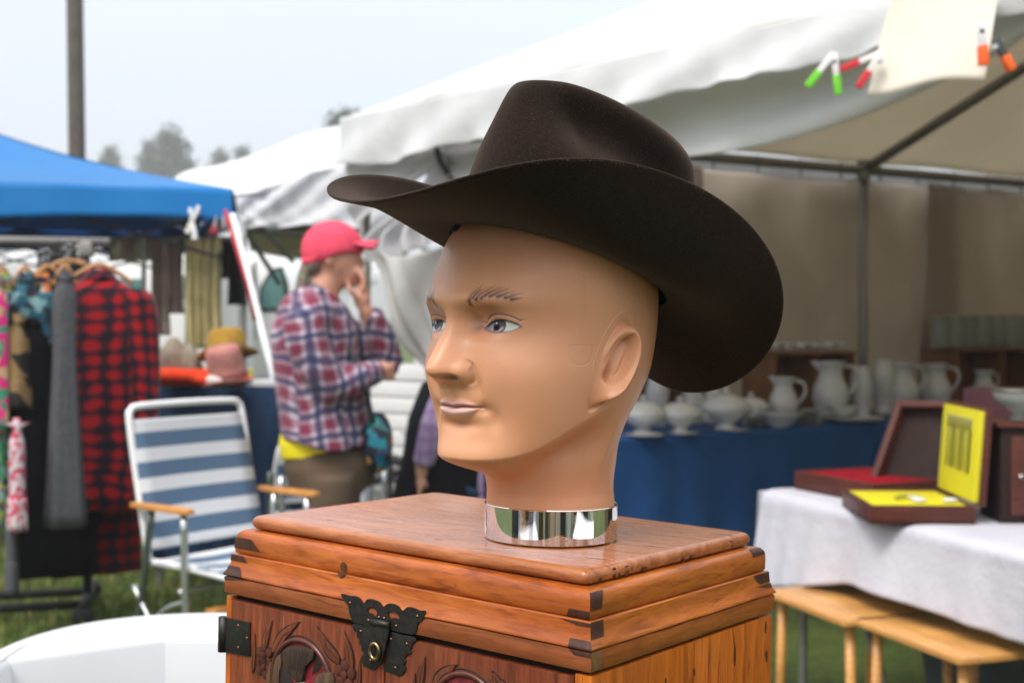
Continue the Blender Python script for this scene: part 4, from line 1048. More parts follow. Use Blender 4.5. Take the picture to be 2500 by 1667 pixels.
# leaning pole with a red strap at the corner of the blue canopy
a, b = P(533, 492, 6.9), P(648, 940, 6.7); dirv = (b - a).normalized(); b2 = a + dirv * (a.z / -dirv.z)
root = empty('leaning_pole', (b2.x, b2.y, 0), label='white pole with a red strap leaning under the corner of the blue canopy', cat='pole')
o = Vector(root.location); MB().tube([a - o, b2 - o], .019, 12).build('shaft', WHITEM, root, smooth=True)
sd_ = Vector((-.022, -.02, 0))
MB().tube([a - o + sd_ + Vector((-.01, 0, .02)), a - o + (b - a) * .35 + sd_ * .6, a - o + (b - a) * .55 + sd_ * .9], .010, 8).build('strap', simple('red_webbing', (.42, .02, .03), .7), root, smooth=True)
MB().box(tuple(a - o + (b - a) * .97 + Vector((-.03, -.03, 0))), (.045, .03, .05)).build('clip', simple('red_plastic', (.6, .03, .02), .4), root, bev=.006)
# spring clamps and pegs hung from the blue canopy
def clamp(p, L_, ang, c1, lab, grp=None, tip=(.8, .8, .8), open_=18, s=1.):
    root = empty('spring_clamp', p, label=lab, cat='clamp', group=grp)
    m1 = simple('clamp_grip', c1, .4, 0, .05); m2 = simple('clamp_body', tip, .4, 0, .05)
    for k, a_ in enumerate((-open_ / 2, open_ / 2)):
        rt = Matrix.Rotation(R(ang + a_), 3, 'Y')
        j = MB().box((0, .006 * (k * 2 - 1), -L_ * .28), (.012 * s, .008, L_ * .56), None)
        j.v = [tuple(rt @ Vector(v_)) for v_ in j.v]; j.build('jaw', m2, root, bev=.002)
        j = MB().box((0, .006 * (k * 2 - 1), -L_ * .76), (.014 * s, .012, L_ * .46), None)
        j.v = [tuple(rt @ Vector(v_)) for v_ in j.v]; j.build('grip', m1, root, bev=.003)
    MB().tube([(0, -.010, -L_ * .22), (0, .010, -L_ * .22)], .0045 * s, 10).build('spring', ALU, root)
    return root
g_ = 'clamps along the blue canopy valance'
clamp(P(437, 478, 6.9), .17, -8, (.8, .82, .84), 'white spring clamp hanging leftmost on the blue canopy edge', g_, open_=4, s=1.6)
clamp(P(457, 473, 6.9), .16, 24, (.74, .72, .66), 'cream spring clamp hanging askew beside the white one', g_, open_=4, s=1.5)
clamp(P(497, 497, 6.9), .10, 10, (.4, .03, .08), 'dark red spring clamp near the canopy corner', g_, tip=(.3, .3, .3))
clamp(P(512, 497, 6.9), .10, -6, (.10, .10, .10), 'black spring clamp next to the red strap', g_, tip=(.4, .4, .4))
# utility pole
q = P(176, 300, 16); root = empty('utility_pole', (q.x, q.y, 0), label='weathered wooden utility pole rising behind the blue canopy', cat='pole')
w_ = wood('pole_wood', (.10, .083, .070), (.16, .135, .115), (.03, .025, .022), 'z', .8, 1.)
MB().tube([(.02, 0, 0), (0, 0, 3), (-.03, .0, 6), (-.05, 0, 9.5)], [.105, .098, .09, .08], 14).build('shaft', w_, root, smooth=True)
MB().tube([(.11, -.02, 0), (.10, -.02, 3), (.07, -.02, 6.5)], .018, 6).build('conduit', DARKM, root, smooth=True)
# trees in the mist
def tree(x, y_top, d, hgt, wd, lab, dens=900, seed=1, conif=True):
    t = P(x, y_top, d); r = np.random.default_rng(seed); z1 = t.z; z0 = z1 - hgt
    root = empty('tree', (t.x, t.y, 0), label=lab, cat='tree', group='misty trees beyond the tents')
    MB().tube([(0, 0, 0), (0, 0, z1 * .5), (0, 0, z1 - .3)], [.45, .30, .06], 8).build('trunk', simple('bark', (.06, .05, .04), .9), root, smooth=True)
    lb = MB()
    for k in range(26):
        h = z0 + hgt * (k / 26); a = r.uniform(0, 6.28); L_ = wd * (1.05 - (k / 26)) * r.uniform(.6, 1)
        lb.tube([(0, 0, h), (L_ * math.cos(a), L_ * math.sin(a), h + L_ * .12)], [.07, .02], 5)
    lb.build('limbs', simple('bark_limb', (.06, .05, .04), .9), root)
    V = []; n = dens
    for k in range(n):
        tt = r.random()**.8; h = z0 + hgt * tt; rad = wd * ((1 - tt)**.7 + .04) * (.35 + .65 * r.random()**.5) * (1 if int(tt * 13) % 2 else .72)
        a = r.uniform(0, 6.28) ; c_ = np.array([rad * math.cos(a), rad * math.sin(a), h + r.normal(0, .15) * hgt / 5])
        s = .42 * hgt / 5
        for q_ in range(4):
            p = c_ + r.normal(0, .24, 3) * hgt / 5; d1, d2 = r.normal(0, s * .45, 3), r.normal(0, s * .3, 3); V += [p, p + d1, p + d2]
    V = np.array(V); g = NT('foliage'); v = g.coord(); g.base(g.ramp(g.noise(v, 1.1, 4), [(.35, (.025, .055, .022)), (.6, (.055, .090, .035)), (.75, (.10, .10, .03))])); g.set(Roughness=.7)
    link('crown', raw_mesh('crown', V, np.arange(len(V)).reshape(-1, 3)), g.m, root)
tree(392, 318, 150, 12.5, 5.5, 'grey green pine fading into mist above the blue canopy slope', 1000, 1)
tree(345, 345, 150, 9.0, 3.4, 'smaller misty pine just left of the big one', 600, 8)
tree(252, 345, 150, 7.6, 2.8, 'faint low treetop above the blue canopy edge near the pole', 500, 2)
tree(505, 352, 165, 7.4, 3.4, 'pale treetop showing over the white canopy roof', 500, 3)
tree(556, 344, 165, 7.6, 2.4, 'faintest treetop right of the others over the white canopy roof', 450, 4)
tree(772, 272, 110, 7, 1.5, 'small dark treetop just above the white canopy ridge, left one', 450, 5)
tree(797, 262, 110, 7.6, 1.5, 'small dark treetop touching the big tent corner', 450, 6)
def treeline():
    r = np.random.default_rng(9); n = 26000
    a = r.uniform(0, 2 * np.pi, n); rad = r.uniform(150, 178, n); x = rad * np.sin(a); y = rad * np.cos(a); z = r.uniform(0, 1, n)**1.2 * (10.5 + 2.6 * np.sin(x * .21) + 1.1 * np.sin(x * .53 + 1))
    c_ = np.stack([x, y, z], -1); V = np.stack([c_, c_ + r.normal(0, 1.5, (n, 3)), c_ + r.normal(0, 1.5, (n, 3))], 1).reshape(-1, 3)
    link('distant_woods', raw_mesh('woods', V, np.arange(3 * n).reshape(-1, 3)), simple('woods_leaf', (.045, .07, .03), .8), kind='stuff', label='far-off wooded edge of the field lost in mist')
treeline()
def far_tent():
    c = P(440, 600, 19); r = popup('stall_tent', (c.x, c.y), R(12), 2.6, 2.05, .9, VIN, VIN, .25, 'plain white walled stall tent far behind the hanging textiles', 'tent', frame=WHITEM)
    for k, (x0, y0, x1, y1) in enumerate(((-2.6, -2.6, 2.6, -2.6), (2.6, -2.6, 2.6, 2.6), (-2.6, 2.6, -2.6, -2.6))):
        sheet('wall_panel', [[Vector((x0 + (x1 - x0) * t, y0 + (y1 - y0) * t, z)) * 1. for t in np.linspace(0, 1, 12)] for z in (2.0, 1.4, .7, .03)], VIN, r, .004, lambda u, v: .04 * np.sin(u * 30 + 2 * v), (4, 4))
far_tent()
# ================================================================ clothes, chair, people, stall goods
def plaid(name, ground, c1, c2, per=.07, axes=('X', 'Z'), rough=.85, soft=.1, var=True):
    m = NT(name); tc = m.n('TexCoord'); sp = m.n('SeparateXYZ'); uv = m.n('Attribute'); uv.attribute_name = 'cloth_uv'
    nz = m.n('TexNoise'); nz.inputs['Scale'].default_value = 5; m.l(m.coord(), nz.inputs['Vector'])
    vm_ = m.n('VectorMath'); vm_.operation = 'MULTIPLY_ADD'; m.l(nz.outputs['Color'], vm_.inputs[0]); vm_.inputs[1].default_value = (.09, .09, 0); m.l(uv.outputs['Vector'], vm_.inputs[2])
    m.l(vm_.outputs[0], sp.inputs[0])
    def stripe(ax, w, ph=0., p=per):
        a = m.math('FRACT', m.math('ADD', m.math('DIVIDE', sp.outputs[ax], p), ph))
        d = m.math('ABSOLUTE', m.math('SUBTRACT', a, .5))
        r = m.n('MapRange'); r.interpolation_type = 'SMOOTHSTEP'; m.l(d, r.inputs[0])
        r.inputs[1].default_value = w / 2 + soft / 2; r.inputs[2].default_value = max(0, w / 2 - soft / 2); r.inputs[3].default_value = 0; r.inputs[4].default_value = 1
        return r.outputs[0]
    a, b = ('X', 'Y')
    c = ground
    out = m.mix(m.math('MULTIPLY', stripe(a, .42), .62), c, c1); out = m.mix(m.math('MULTIPLY', stripe(b, .42), .62), out, c1)
    both = m.math('MULTIPLY', stripe(a, .42), stripe(b, .42)); out = m.mix(m.math('MULTIPLY', both, .8), out, c1)
    if c2:
        out = m.mix(m.math('MULTIPLY', stripe(a, .26, .5), .85), out, c2); out = m.mix(m.math('MULTIPLY', stripe(b, .26, .5), .85), out, c2)
    m.base(out); m.set(Roughness=rough, Sheen_Weight=.15); m.b.inputs['Specular IOR Level'].default_value = .2
    return m.m
def set_uv(ob, uv):
    a = ob.data.attributes.new('cloth_uv', 'FLOAT_VECTOR', 'POINT'); a.data.foreach_set('vector', np.concatenate([uv, np.zeros((len(uv), 1))], 1).astype(np.float32).ravel())
def loft(name, rings, mat, parent, n=32, uvs=1., cap=True, fold=None):
    """rings: (centre, half-width vector, half-depth vector); returns a closed tapered form with cloth coordinates"""
    V = []; UV = []; acc = 0; pc = None
    for i, (c, a, b) in enumerate(rings):
        c, a, b = Vector(c), Vector(a), Vector(b)
        if pc is not None: acc += (c - pc).length
        pc = c; circ = math.pi * (a.length + b.length)
        for k in range(n):
            t = 2 * math.pi * k / n
            f_ = 1 + (fold(i / (len(rings) - 1), t) if fold else 0)
            ca, sa = math.cos(t), math.sin(t); ca = abs(ca)**.8 * (1 if ca > 0 else -1); sa = abs(sa)**.8 * (1 if sa > 0 else -1)
            V.append(c + (a * ca + b * sa) * f_); UV.append((abs((k / n) * 2 - 1) * circ / 2 * uvs, acc * uvs))
    m = len(rings); F = [(i * n + k, i * n + (k + 1) % n, (i + 1) * n + (k + 1) % n, (i + 1) * n + k) for i in range(m - 1) for k in range(n)]
    if cap: F += [tuple(range(n))[::-1], tuple((m - 1) * n + k for k in range(n))]
    ob = MB().add(V, F).build(name, mat, parent, smooth=True); set_uv(ob, np.array(UV)); return ob
def smooth_rings(keys, n=26):
    """interpolate (x, y, z, hw, hd, yaw) keys"""
    K_ = np.array(keys, float); s = np.linspace(0, len(K_) - 1, n); xs = np.arange(len(K_))
    Q = np.stack([interp(s, xs, K_[:, j]) for j in range(K_.shape[1])], 1)
    return [((q[0], q[1], q[2]), (q[3] * math.cos(q[5]), q[3] * math.sin(q[5]), 0), (-q[4] * math.sin(q[5]), q[4] * math.cos(q[5]), 0)) for q in Q]
HANG = wood('hanger_wood', (.42, .20, .07), (.52, .28, .11), (.25, .10, .03), 'x', .35)
def garment(name, x, yrow, mat, label, cat, ln=.75, hw=.23, dep=.045, rz=0., dx=0., sl=.55, slm=None, flare=1.1, zt=None, hanger=True, grp='clothes on the rolling rack', sleeves=(1, 1), z0=None, fa=.06, seed=0):
    zt = (z0 if z0 else 1.60) - (.035 if hanger else 0)
    root = empty(name, (x, yrow, zt), rz, label, cat, grp)
    rs = random.Random(seed); p1, p2 = rs.uniform(0, 6), rs.uniform(0, 6)
    fold = lambda v, t: fa * (v * math.sin(5 * t + p1 + 2 * v) + .5 * v * math.sin(11 * t + p2))
    keys = [(0, 0, -.01, .050, dep * .7, 0), (0, 0, -.035, hw * .55, dep * .8, 0), (0, 0, -.085, hw * .96, dep, 0), (0, 0, -.16, hw, dep * 1.1, 0), (0, 0, -.35, hw * .98, dep * 1.15, 0), (0, 0, -ln * .7, hw * (1 + flare) / 2, dep * 1.2, 0), (0, 0, -ln, hw * flare, dep * 1.25, 0)]
    loft('body', smooth_rings(keys, 30), mat, root, 40, fold=fold)
    for k, s in enumerate((-1, 1)):
        if not sleeves[k]: continue
        ks = [(s * hw * .80, 0, -.07, .07, dep, 0), (s * hw * 1.02, -.01, -.14, .075, dep * 1.1, 0), (s * hw * 1.12, -.015, -.14 - sl * .35, .070, dep, 0), (s * hw * 1.16, -.02, -.12 - sl * .8, .055, dep * .9, 0), (s * hw * 1.14, -.02, -.12 - sl, .045, dep * .8, 0)]
        loft('sleeve', smooth_rings(ks, 20), slm or mat, root, 20, fold=lambda v, t: .05 * math.sin(9 * v + 3 * t + p1))
    loft('collar', smooth_rings([(0, 0, -.03, min(.075, hw * .6), dep * .9, 0), (0, 0, -.01, min(.06, hw * .5), dep * .8, 0), (0, 0, .008, min(.052, hw * .45), dep * .7, 0)], 8), mat, root, 20)
    if hanger:
        h = MB(); h.tube(catmull([(-hw * .9, 0, -.05), (-hw * .5, 0, -.005), (0, 0, .028), (hw * .5, 0, -.005), (hw * .9, 0, -.05)], 4), .010, 8).build('hanger', HANG, root, smooth=True)
        MB().tube([(0, 0, .03), (0, 0, .06), (.018, 0, .082), (0, 0, .10), (-.012, 0, .09)], .0025, 6).build('hook', ALU, root, smooth=True)
    return root
def rack():
    a = P(243, 556, 5.87); gx, gy = a.x, a.y
    yaw = math.atan2(-.30, -1.0)          # runs to the left and slightly nearer
    d = Vector((-1, -.26, 0)).normalized(); n = Vector((-d.y, d.x, 0))
    a.z += 0
    root = empty('garment_rack', (gx - .09, gy, 0), 0, 'grey steel rolling rack loaded with second-hand clothes', 'clothes rack')
    zt = a.z
    MB().tube([Vector((.10, .02, zt)), d * 1.8 + Vector((0, 0, zt))], .020, 12).build('top_bar', STEEL, root, smooth=True)
    MB().tube([Vector((0, 0, zt - .005)), Vector((0, 0, .075))], .020, 12).build('post', DARKM, root, smooth=True)
    MB().tube([d * 1.7 + Vector((0, 0, zt)), d * 1.7 + Vector((0, 0, .075))], .020, 12).build('post', DARKM, root, smooth=True)
    MB().box((0, 0, zt - .03), (.07, .06, .07)).build('coupling', STEEL, root, bev=.01)
    for k in (-.12, .16): MB().tube([n * k + Vector((0, 0, .075)), n * k + d * 1.75 + Vector((0, 0, .075))], .020, 10).build('base_bar', DARKM, root, smooth=True)
    for e_ in (0, 1.7):
        MB().tube([n * -.30 + d * e_ + Vector((0, 0, .075)), n * .30 + d * e_ + Vector((0, 0, .075))], .024, 10).build('foot_bar', DARKM, root, smooth=True)
        for k in (-.29, .29):
            w = MB().lathe([(.02, -.014), (.045, -.012), (.048, 0), (.045, .012), (.02, .014)], 16, n * k + d * e_ + Vector((0, 0, .048)), Matrix.Rotation(R(90), 3, 'X')); w.build('caster', DARKM, root, smooth=True)
    RP = plaid('red_buffalo_plaid', (.040, .005, .010), (.36, .004, .009), (.006, .006, .014), .062, soft=.14)
    RP2 = plaid('dark_red_plaid', (.025, .004, .010), (.24, .005, .010), (.008, .007, .016), .064, soft=.2)
    BK = simple('black_cloth', (.006, .006, .008), .9, var=.3); NV = simple('navy_cloth', (.008, .014, .045), .85, var=.3)
    GY = simple('grey_knit', (.085, .087, .095), .95, var=.2, vs=60, bump=.4)
    def patt(name, cols, sc=30):
        m = NT(name); v = m.coord(); vo = m.n('TexVoronoi'); vo.inputs['Scale'].default_value = sc; m.l(v, vo.inputs['Vector'])
        s = m.n('SeparateColor'); m.l(vo.outputs['Color'], s.inputs[0]); st = [(i / len(cols), c) for i, c in enumerate(cols)]
        a_ = m.ramp(s.outputs[0], st); m.base(a_)
        for nd in m.t.nodes:
            if nd.type == 'VALTORGB': nd.color_ramp.interpolation = 'CONSTANT'
        m.set(Roughness=.8); return m.m
    TL = patt('teal_print', [(.010, .03, .045), (.012, .10, .15), (.006, .012, .02), (.16, .30, .32), (.01, .05, .08)], 26)
    TN = patt('tan_black_print', [(.006, .006, .008), (.27, .17, .065), (.008, .008, .008), (.24, .15, .06)], 14)
    PK = patt('pink_print', [(.75, .03, .22), (.60, .40, .20), (.75, .03, .25), (.06, .30, .18)], 30)
    WP = patt('white_pink_print', [(.55, .50, .52), (.62, .10, .16), (.55, .48, .50), (.4, .05, .1)], 60)
    OR = patt('orange_print', [(.03, .012, .03), (.55, .16, .03), (.04, .02, .05), (.5, .45, .4)], 34)
    GN = patt('green_print', [(.03, .22, .10), (.28, .30, .05), (.05, .05, .06), (.20, .35, .30)], 30)
    def gp(px, d, off=0): q = P(px, 600, d); return q.x, q.y + off
    G = [  # (px2352, depth, builder args)
        ('plaid_shirt', 228, 5.42, RP, 'bright red and black checked flannel shirt, rightmost on the rack', 'shirt', dict(ln=.98, hw=.150, dep=.09, rz=R(22), sl=.80, flare=1.05, sleeves=(0, 1), z0=1.56, fa=.10)),
        ('plaid_dress', 236, 5.60, RP2, 'long dark red checked garment hanging low behind the flannel shirt', 'dress', dict(ln=1.22, hw=.13, dep=.07, rz=R(15), sleeves=(0, 0), flare=1.10, z0=1.50, fa=.10)),
        ('navy_jacket', 180, 5.62, NV, 'navy jacket squeezed between grey knit sleeve and red shirt', 'jacket', dict(ln=.95, hw=.13, dep=.10, rz=R(50), sl=.55, z0=1.585, fa=.1)),
        ('black_coat', 158, 5.55, BK, 'long black coat behind the grey knit sleeve', 'coat', dict(ln=1.30, hw=.16, dep=.10, rz=R(30), sl=.5, flare=1.25, z0=1.585, fa=.12)),
        ('black_dress', 108, 5.30, BK, 'black dress with a loose hem on the rack, left of the grey knit', 'dress', dict(ln=1.20, hw=.085, dep=.08, rz=R(25), sleeves=(0, 0), flare=1.25, z0=1.55, fa=.12)),
        ('grey_cardigan', 148, 5.12, GY, 'grey knit cardigan with a long sleeve hanging forward', 'cardigan', dict(ln=1.0, hw=.045, dep=.05, rz=R(20), sl=.05, sleeves=(0, 0), flare=1.75, z0=1.545, fa=.08)),
        ('teal_shirt', 58, 5.22, TL, 'teal and black flower print shirt on the rack', 'shirt', dict(ln=.98, hw=.062, dep=.06, rz=R(30), sl=.16, z0=1.54, flare=1.0)),
        ('orange_blouse', 96, 5.25, OR, 'narrow orange and dark print blouse edge showing on the rack', 'blouse', dict(ln=.62, hw=.03, dep=.05, rz=R(60), sleeves=(0, 0), z0=1.54, flare=1.0)),
        ('tan_print_top', 34, 5.12, TN, 'black top with large tan geometric print at left of the rack', 'top', dict(ln=.36, hw=.052, dep=.06, rz=R(25), sleeves=(0, 0), z0=1.34, flare=1.1, hanger=False)),
        ('black_skirt', 66, 5.18, BK, 'black skirt below the tan printed top', 'skirt', dict(ln=1.02, hw=.075, dep=.06, rz=R(25), sleeves=(0, 0), z0=1.36, flare=1.1)),
        ('pink_blouse', -14, 5.05, PK, 'hot pink patterned blouse at the very left edge', 'blouse', dict(ln=.60, hw=.05, dep=.04, rz=R(30), sleeves=(0, 0), z0=1.53, flare=1.0)),
        ('green_dress', 4, 5.20, GN, 'green and yellow print dress behind the pink blouse', 'dress', dict(ln=1.0, hw=.055, dep=.05, rz=R(40), sleeves=(0, 0), z0=1.54)),
        ('striped_trousers', 36, 4.98, WP, 'white and pink dotted trousers hanging low at left of the rack', 'trousers', dict(ln=.42, hw=.028, dep=.045, rz=R(30), sleeves=(0, 0), z0=.94, hanger=False, flare=1.3)),
        ('grey_leggings', 22, 5.05, GY, 'grey leggings hanging lowest at the left edge of the rack', 'leggings', dict(ln=.42, hw=.022, dep=.03, rz=R(30), sleeves=(0, 0), z0=.68, hanger=False, flare=1.2)),
    ]
    for i, (nm, px, dd, mt, lab, cat, kw) in enumerate(G):
        x, y = gp(px, dd); garment(nm, x, y, mt, lab, cat, seed=i, **kw)
    # loose belt hanging from the black dress
    q = P(90, 1180, 5.35); r_ = empty('belt', q, label='thin black belt dangling below the black dress', cat='belt')
    MB().box((0, 0, -.12), (.018, .006, .26)).build('strap', BK, r_); MB().box((0, 0, .03), (.026, .008, .035)).build('loop', BK, r_)
rack()
# ---------------------------------------------------------------- folding lawn chair
def stripes(name, c1, c2, per, axis=1):
    m = NT(name); uv = m.n('Attribute'); uv.attribute_name = 'cloth_uv'; sp = m.n('SeparateXYZ'); m.l(uv.outputs['Vector'], sp.inputs[0])
    a = m.math('FRACT', m.math('DIVIDE', sp.outputs[axis], per)); r = m.n('MapRange'); m.l(a, r.inputs[0]); r.inputs[1].default_value = .45; r.inputs[2].default_value = .47
    w = m.noise(m.coord((400, 4, 400)), 1., 2); w2 = m.noise(m.coord((4, 4, 300)), 1., 2)
    cc = m.mix(m.math('MULTIPLY', w, .55), c2, tuple(x * 2.0 for x in c2)); m.base(m.mix(r.outputs[0], c1, cc)); m.set(Roughness=.7)
    m.bump(m.math('ADD', w, w2), .4, .001); return m.m
STR = stripes('blue_white_webbing', (.62, .64, .67), (.060, .110, .180), .104)
ARM = wood('arm_wood', (.58, .25, .06), (.68, .33, .10), (.36, .14, .03), 'y', .4)
def lawn_chair(name, o, lat, label, recline=.10, back=.50, wid=.50, grp=None, arms=True):
    lat = Vector((*lat, 0)).normalized(); fw = Vector((lat.y, -lat.x, 0)); root = empty(name, o, 0, label, 'chair', grp)
    L = lambda u, v, z: lat * u + fw * v + Vector((0, 0, z))
    zs = .525; zb = zs + back
    tb = lambda nm, pts, r, m=ALU: MB().tube(catmull(pts, 5), r, 10).build(nm, m, root, smooth=True)
    # back frame: one bent tube
    rr = .05
    tb('back_frame', [L(0, .02, zs - .04), L(0, -recline * .5, zs + back * .5), L(0, -recline * .92, zb - rr), L(.012, -recline, zb - .012), L(rr, -recline, zb), L(wid / 2, -recline, zb + .004), L(wid - rr, -recline, zb), L(wid - .012, -recline, zb - .012), L(wid, -recline * .92, zb - rr), L(wid, -recline * .5, zs + back * .5), L(wid, .02, zs - .04)], .0125, WHITEM)
    def cloth(nm, p0, p1, u0, u1, bow, N=40):
        V = []; UV = []; F = []; M_ = 9
        T0 = p0; ln_ = (p1 - p0).length
        for i in range(N + 1):
            t = i / N
            for j in range(M_):
                s = j / (M_ - 1); p = p0 + (p1 - p0) * t + lat * (u0 + (u1 - u0) * s) + bow(t, s); V.append(p); UV.append((s * .5, (1 - t) * ln_ + .002))
        for i in range(N):
            for j in range(M_ - 1): F.append((i * M_ + j, i * M_ + j + 1, (i + 1) * M_ + j + 1, (i + 1) * M_ + j))
        ob = MB().add(V, F).build(nm, STR, root, smooth=True); set_uv(ob, np.array(UV))
        sm = ob.modifiers.new('thickness', 'SOLIDIFY'); sm.thickness = .004; return ob
    cloth('back_sling', L(0, .015, zs + .02), L(0, -recline, zb - .045), -.002, wid + .002, lambda t, s: fw * (-.018 * math.sin(math.pi * s) * math.sin(math.pi * t) + .013) )
    cloth('seat_sling', L(0, .44, zs - .02), L(0, .03, zs - .03), -.012, wid + .012, lambda t, s: Vector((0, 0, -.03 * math.sin(math.pi * t) * math.sin(math.pi * s) + .014)))
    for u in (0, wid): tb('seat_rail', [L(u, .0, zs - .02), L(u, .22, zs - .02), L(u, .44, zs - .03)], .0125, WHITEM)
    tb('front_rail', [L(0, .44, zs - .03), L(wid / 2, .45, zs - .035), L(wid, .44, zs - .03)], .0125, WHITEM)
    for u in (-.03, wid + .03):
        MB().box((0, 0, 0), (.001, .001, .001))
        a = MB(); V = []
        for (v, w, h) in ((-.03, .016, .012), (.03, .022, .012), (.13, .026, .012), (.24, .026, .012), (.275, .016, .010)):
            V.append((v, w, h))
        pts = []
        n_ = len(V)
        for (v, w, h) in V: pts += [L(u - w, v, zs + .165), L(u + w, v, zs + .165), L(u + w, v, zs + .165 + h * 1.4), L(u - w, v, zs + .165 + h * 1.4)]
        F = [(i * 4 + k, i * 4 + (k + 1) % 4, (i + 1) * 4 + (k + 1) % 4, (i + 1) * 4 + k) for i in range(n_ - 1) for k in range(4)] + [(0, 1, 2, 3), (n_ * 4 - 1, n_ * 4 - 2, n_ * 4 - 3, n_ * 4 - 4)]
        if arms: a.add(pts, F).build('armrest', ARM, root, bev=.003)
        uu = u + (.006 if u < 0 else -.006)
        tb('leg', [L(uu, .23, zs + .16), L(uu, .24, zs * .6), L(uu, .27, .0)], .0125)
        tb('leg', [L(uu, .06, zs + .16), L(uu, -.02, zs * .55), L(uu, -.14, .0)], .0125, simple('green_grey_tube', (.10, .13, .11), .4, .6) if u < 0 else ALU)
        tb('brace', [L(uu, .26, .12), L(uu, .10, .26), L(uu, -.04, .42)], .008)
        tb('brace', [L(uu, .24, .40), L(uu, .10, .34), L(uu, -.10, .12)], .008)
    for v, z in ((.27, .10), (-.12, .10), (.20, zs - .10)): tb('stretcher', [L(-.02, v, z), L(wid / 2, v, z), L(wid + .02, v, z)], .009)
    MB().box(tuple(L(wid * .35, .30, .36)), (.30, .05, .03), Matrix.Rotation(math.atan2(lat.y, lat.x), 3, 'Z')).build('foot_slat', ARM, root, bev=.004)
    return root
cA = P(336, 1100, 4.42)
lawn_chair('lawn_chair', (cA.x, cA.y, 0), (.34, .44), 'aluminium lawn chair with blue and white striped sling beside the clothes rack')
cB = P(625, 1100, 5.55)
lawn_chair('lawn_chair', (cB.x, cB.y, 0), (.62, .30), 'second folding lawn chair, mostly hidden behind the man in plaid', back=.28, recline=-.10, wid=.40, arms=False)
# ---------------------------------------------------------------- white tub
def tub():
    m = simple('white_plastic', (.56, .575, .59), .28, 0, .03, 5, .03); z = .847
    c = Vector((-.445, 1.79, 0)); root = empty('plastic_tub', (c.x, c.y, 0), 0, 'large white plastic tub with broad curved rim, left of the carved chest', 'tub')
    N = 120; ang = np.linspace(0, 2 * np.pi, N, endpoint=False)
    def sup(a, b, n, t): return a * np.sign(np.cos(t)) * np.abs(np.cos(t))**(2 / n), b * np.sign(np.sin(t)) * np.abs(np.sin(t))**(2 / n)
    ox, oy = sup(.300, .318, 2.5, ang)
    # inner opening: an octagon with softened corners
    corners = [(-.268, .045), (-.080, .172), (.17, .16), (.255, .03), (.24, -.17), (.08, -.27), (-.12, -.27), (-.255, -.15)]
    cp = np.array(corners + corners[:1]); seg = np.r_[0, np.cumsum(np.linalg.norm(np.diff(cp, axis=0), axis=1))]
    ti = np.linspace(0, seg[-1], N, endpoint=False); ix = np.interp(ti, seg, cp[:, 0]); iy = np.interp(ti, seg, cp[:, 1])
    k0 = np.argmin(np.abs(np.arctan2(iy, ix))); ix, iy = np.roll(ix[::-1], 0), np.roll(iy[::-1], 0)
    o_ = np.argsort(np.arctan2(iy, ix) % (2 * np.pi)); ix, iy = ix[o_], iy[o_]
    rows = []
    def row(x, y, z): rows.append(np.stack([x, y, np.full(N, z)], -1))
    row(ox * .80, oy * .80, z - .34); row(ox * .90, oy * .90, z - .16); row(ox * .975, oy * .975, z - .035); row(ox * .995, oy * .995, z - .030); row(ox, oy, z - .014); row(ox * .997, oy * .997, z - .004); row(ox * .985, oy * .985, z + .001)
    row((ox * .5 + ix * .5), (oy * .5 + iy * .5), z - .001)
    row(ix * 1.02, iy * 1.02, z - .004); row(ix, iy, z - .007); row(ix * .985, iy * .985, z - .013)
    for k, dz in ((.95, .10), (.91, .20), (.86, .29), (.78, .315), (.4, .32), (.02, .32)): row(ix * k, iy * k, z - dz)
    o = link('basin', grid_mesh('basin', np.array(rows), wrap_u=True), m, root); o.data.set_sharp_from_angle(angle=R(30))
    for sx in (-1, 1):
        for sy in (-1, 1): MB().tube([(sx * .19, sy * .2, z - .30), (sx * .22, sy * .24, 0)], .017, 10).build('leg', m, root, smooth=True)
tub()
# ---------------------------------------------------------------- people
def fuse(mb, name, mat, parent, vox=.012, smooth=3, uv=None):
    """grow one continuous skin over overlapping shapes"""
    ob = mb.build('tmp_shape', mat, None, smooth=True)
    m = ob.modifiers.new('r', 'REMESH'); m.mode = 'VOXEL'; m.voxel_size = vox
    s = ob.modifiers.new('s', 'SMOOTH'); s.factor = .5; s.iterations = smooth
    dg = bpy.context.evaluated_depsgraph_get(); me = bpy.data.meshes.new_from_object(ob.evaluated_get(dg))
    bpy.data.objects.remove(ob)
    me.name = name; me.materials.clear(); o = link(name, me, mat, parent)
    if uv:
        co = np.empty(len(me.vertices) * 3, np.float32); me.vertices.foreach_get('co', co); set_uv(o, uv(co.reshape(-1, 3)))
    return o
def ball(mb, c, r, sc=(1, 1, 1), n=14, rot=None):
    prof = [(r * math.sin(math.pi * k / n), -r * math.cos(math.pi * k / n)) for k in range(1, n)]
    V = []
    for rr, z in prof:
        for k in range(18):
            a = 2 * math.pi * k / 18; v = Vector((rr * math.cos(a) * sc[0], rr * math.sin(a) * sc[1], z * sc[2])); V.append((rot @ v if rot else v) + Vector(c))
    m = len(prof); F = [(i * 18 + k, i * 18 + (k + 1) % 18, (i + 1) * 18 + (k + 1) % 18, (i + 1) * 18 + k) for i in range(m - 1) for k in range(18)] + [tuple(range(18))[::-1], tuple((m - 1) * 18 + k for k in range(18))]
    mb.add(V, F); return mb
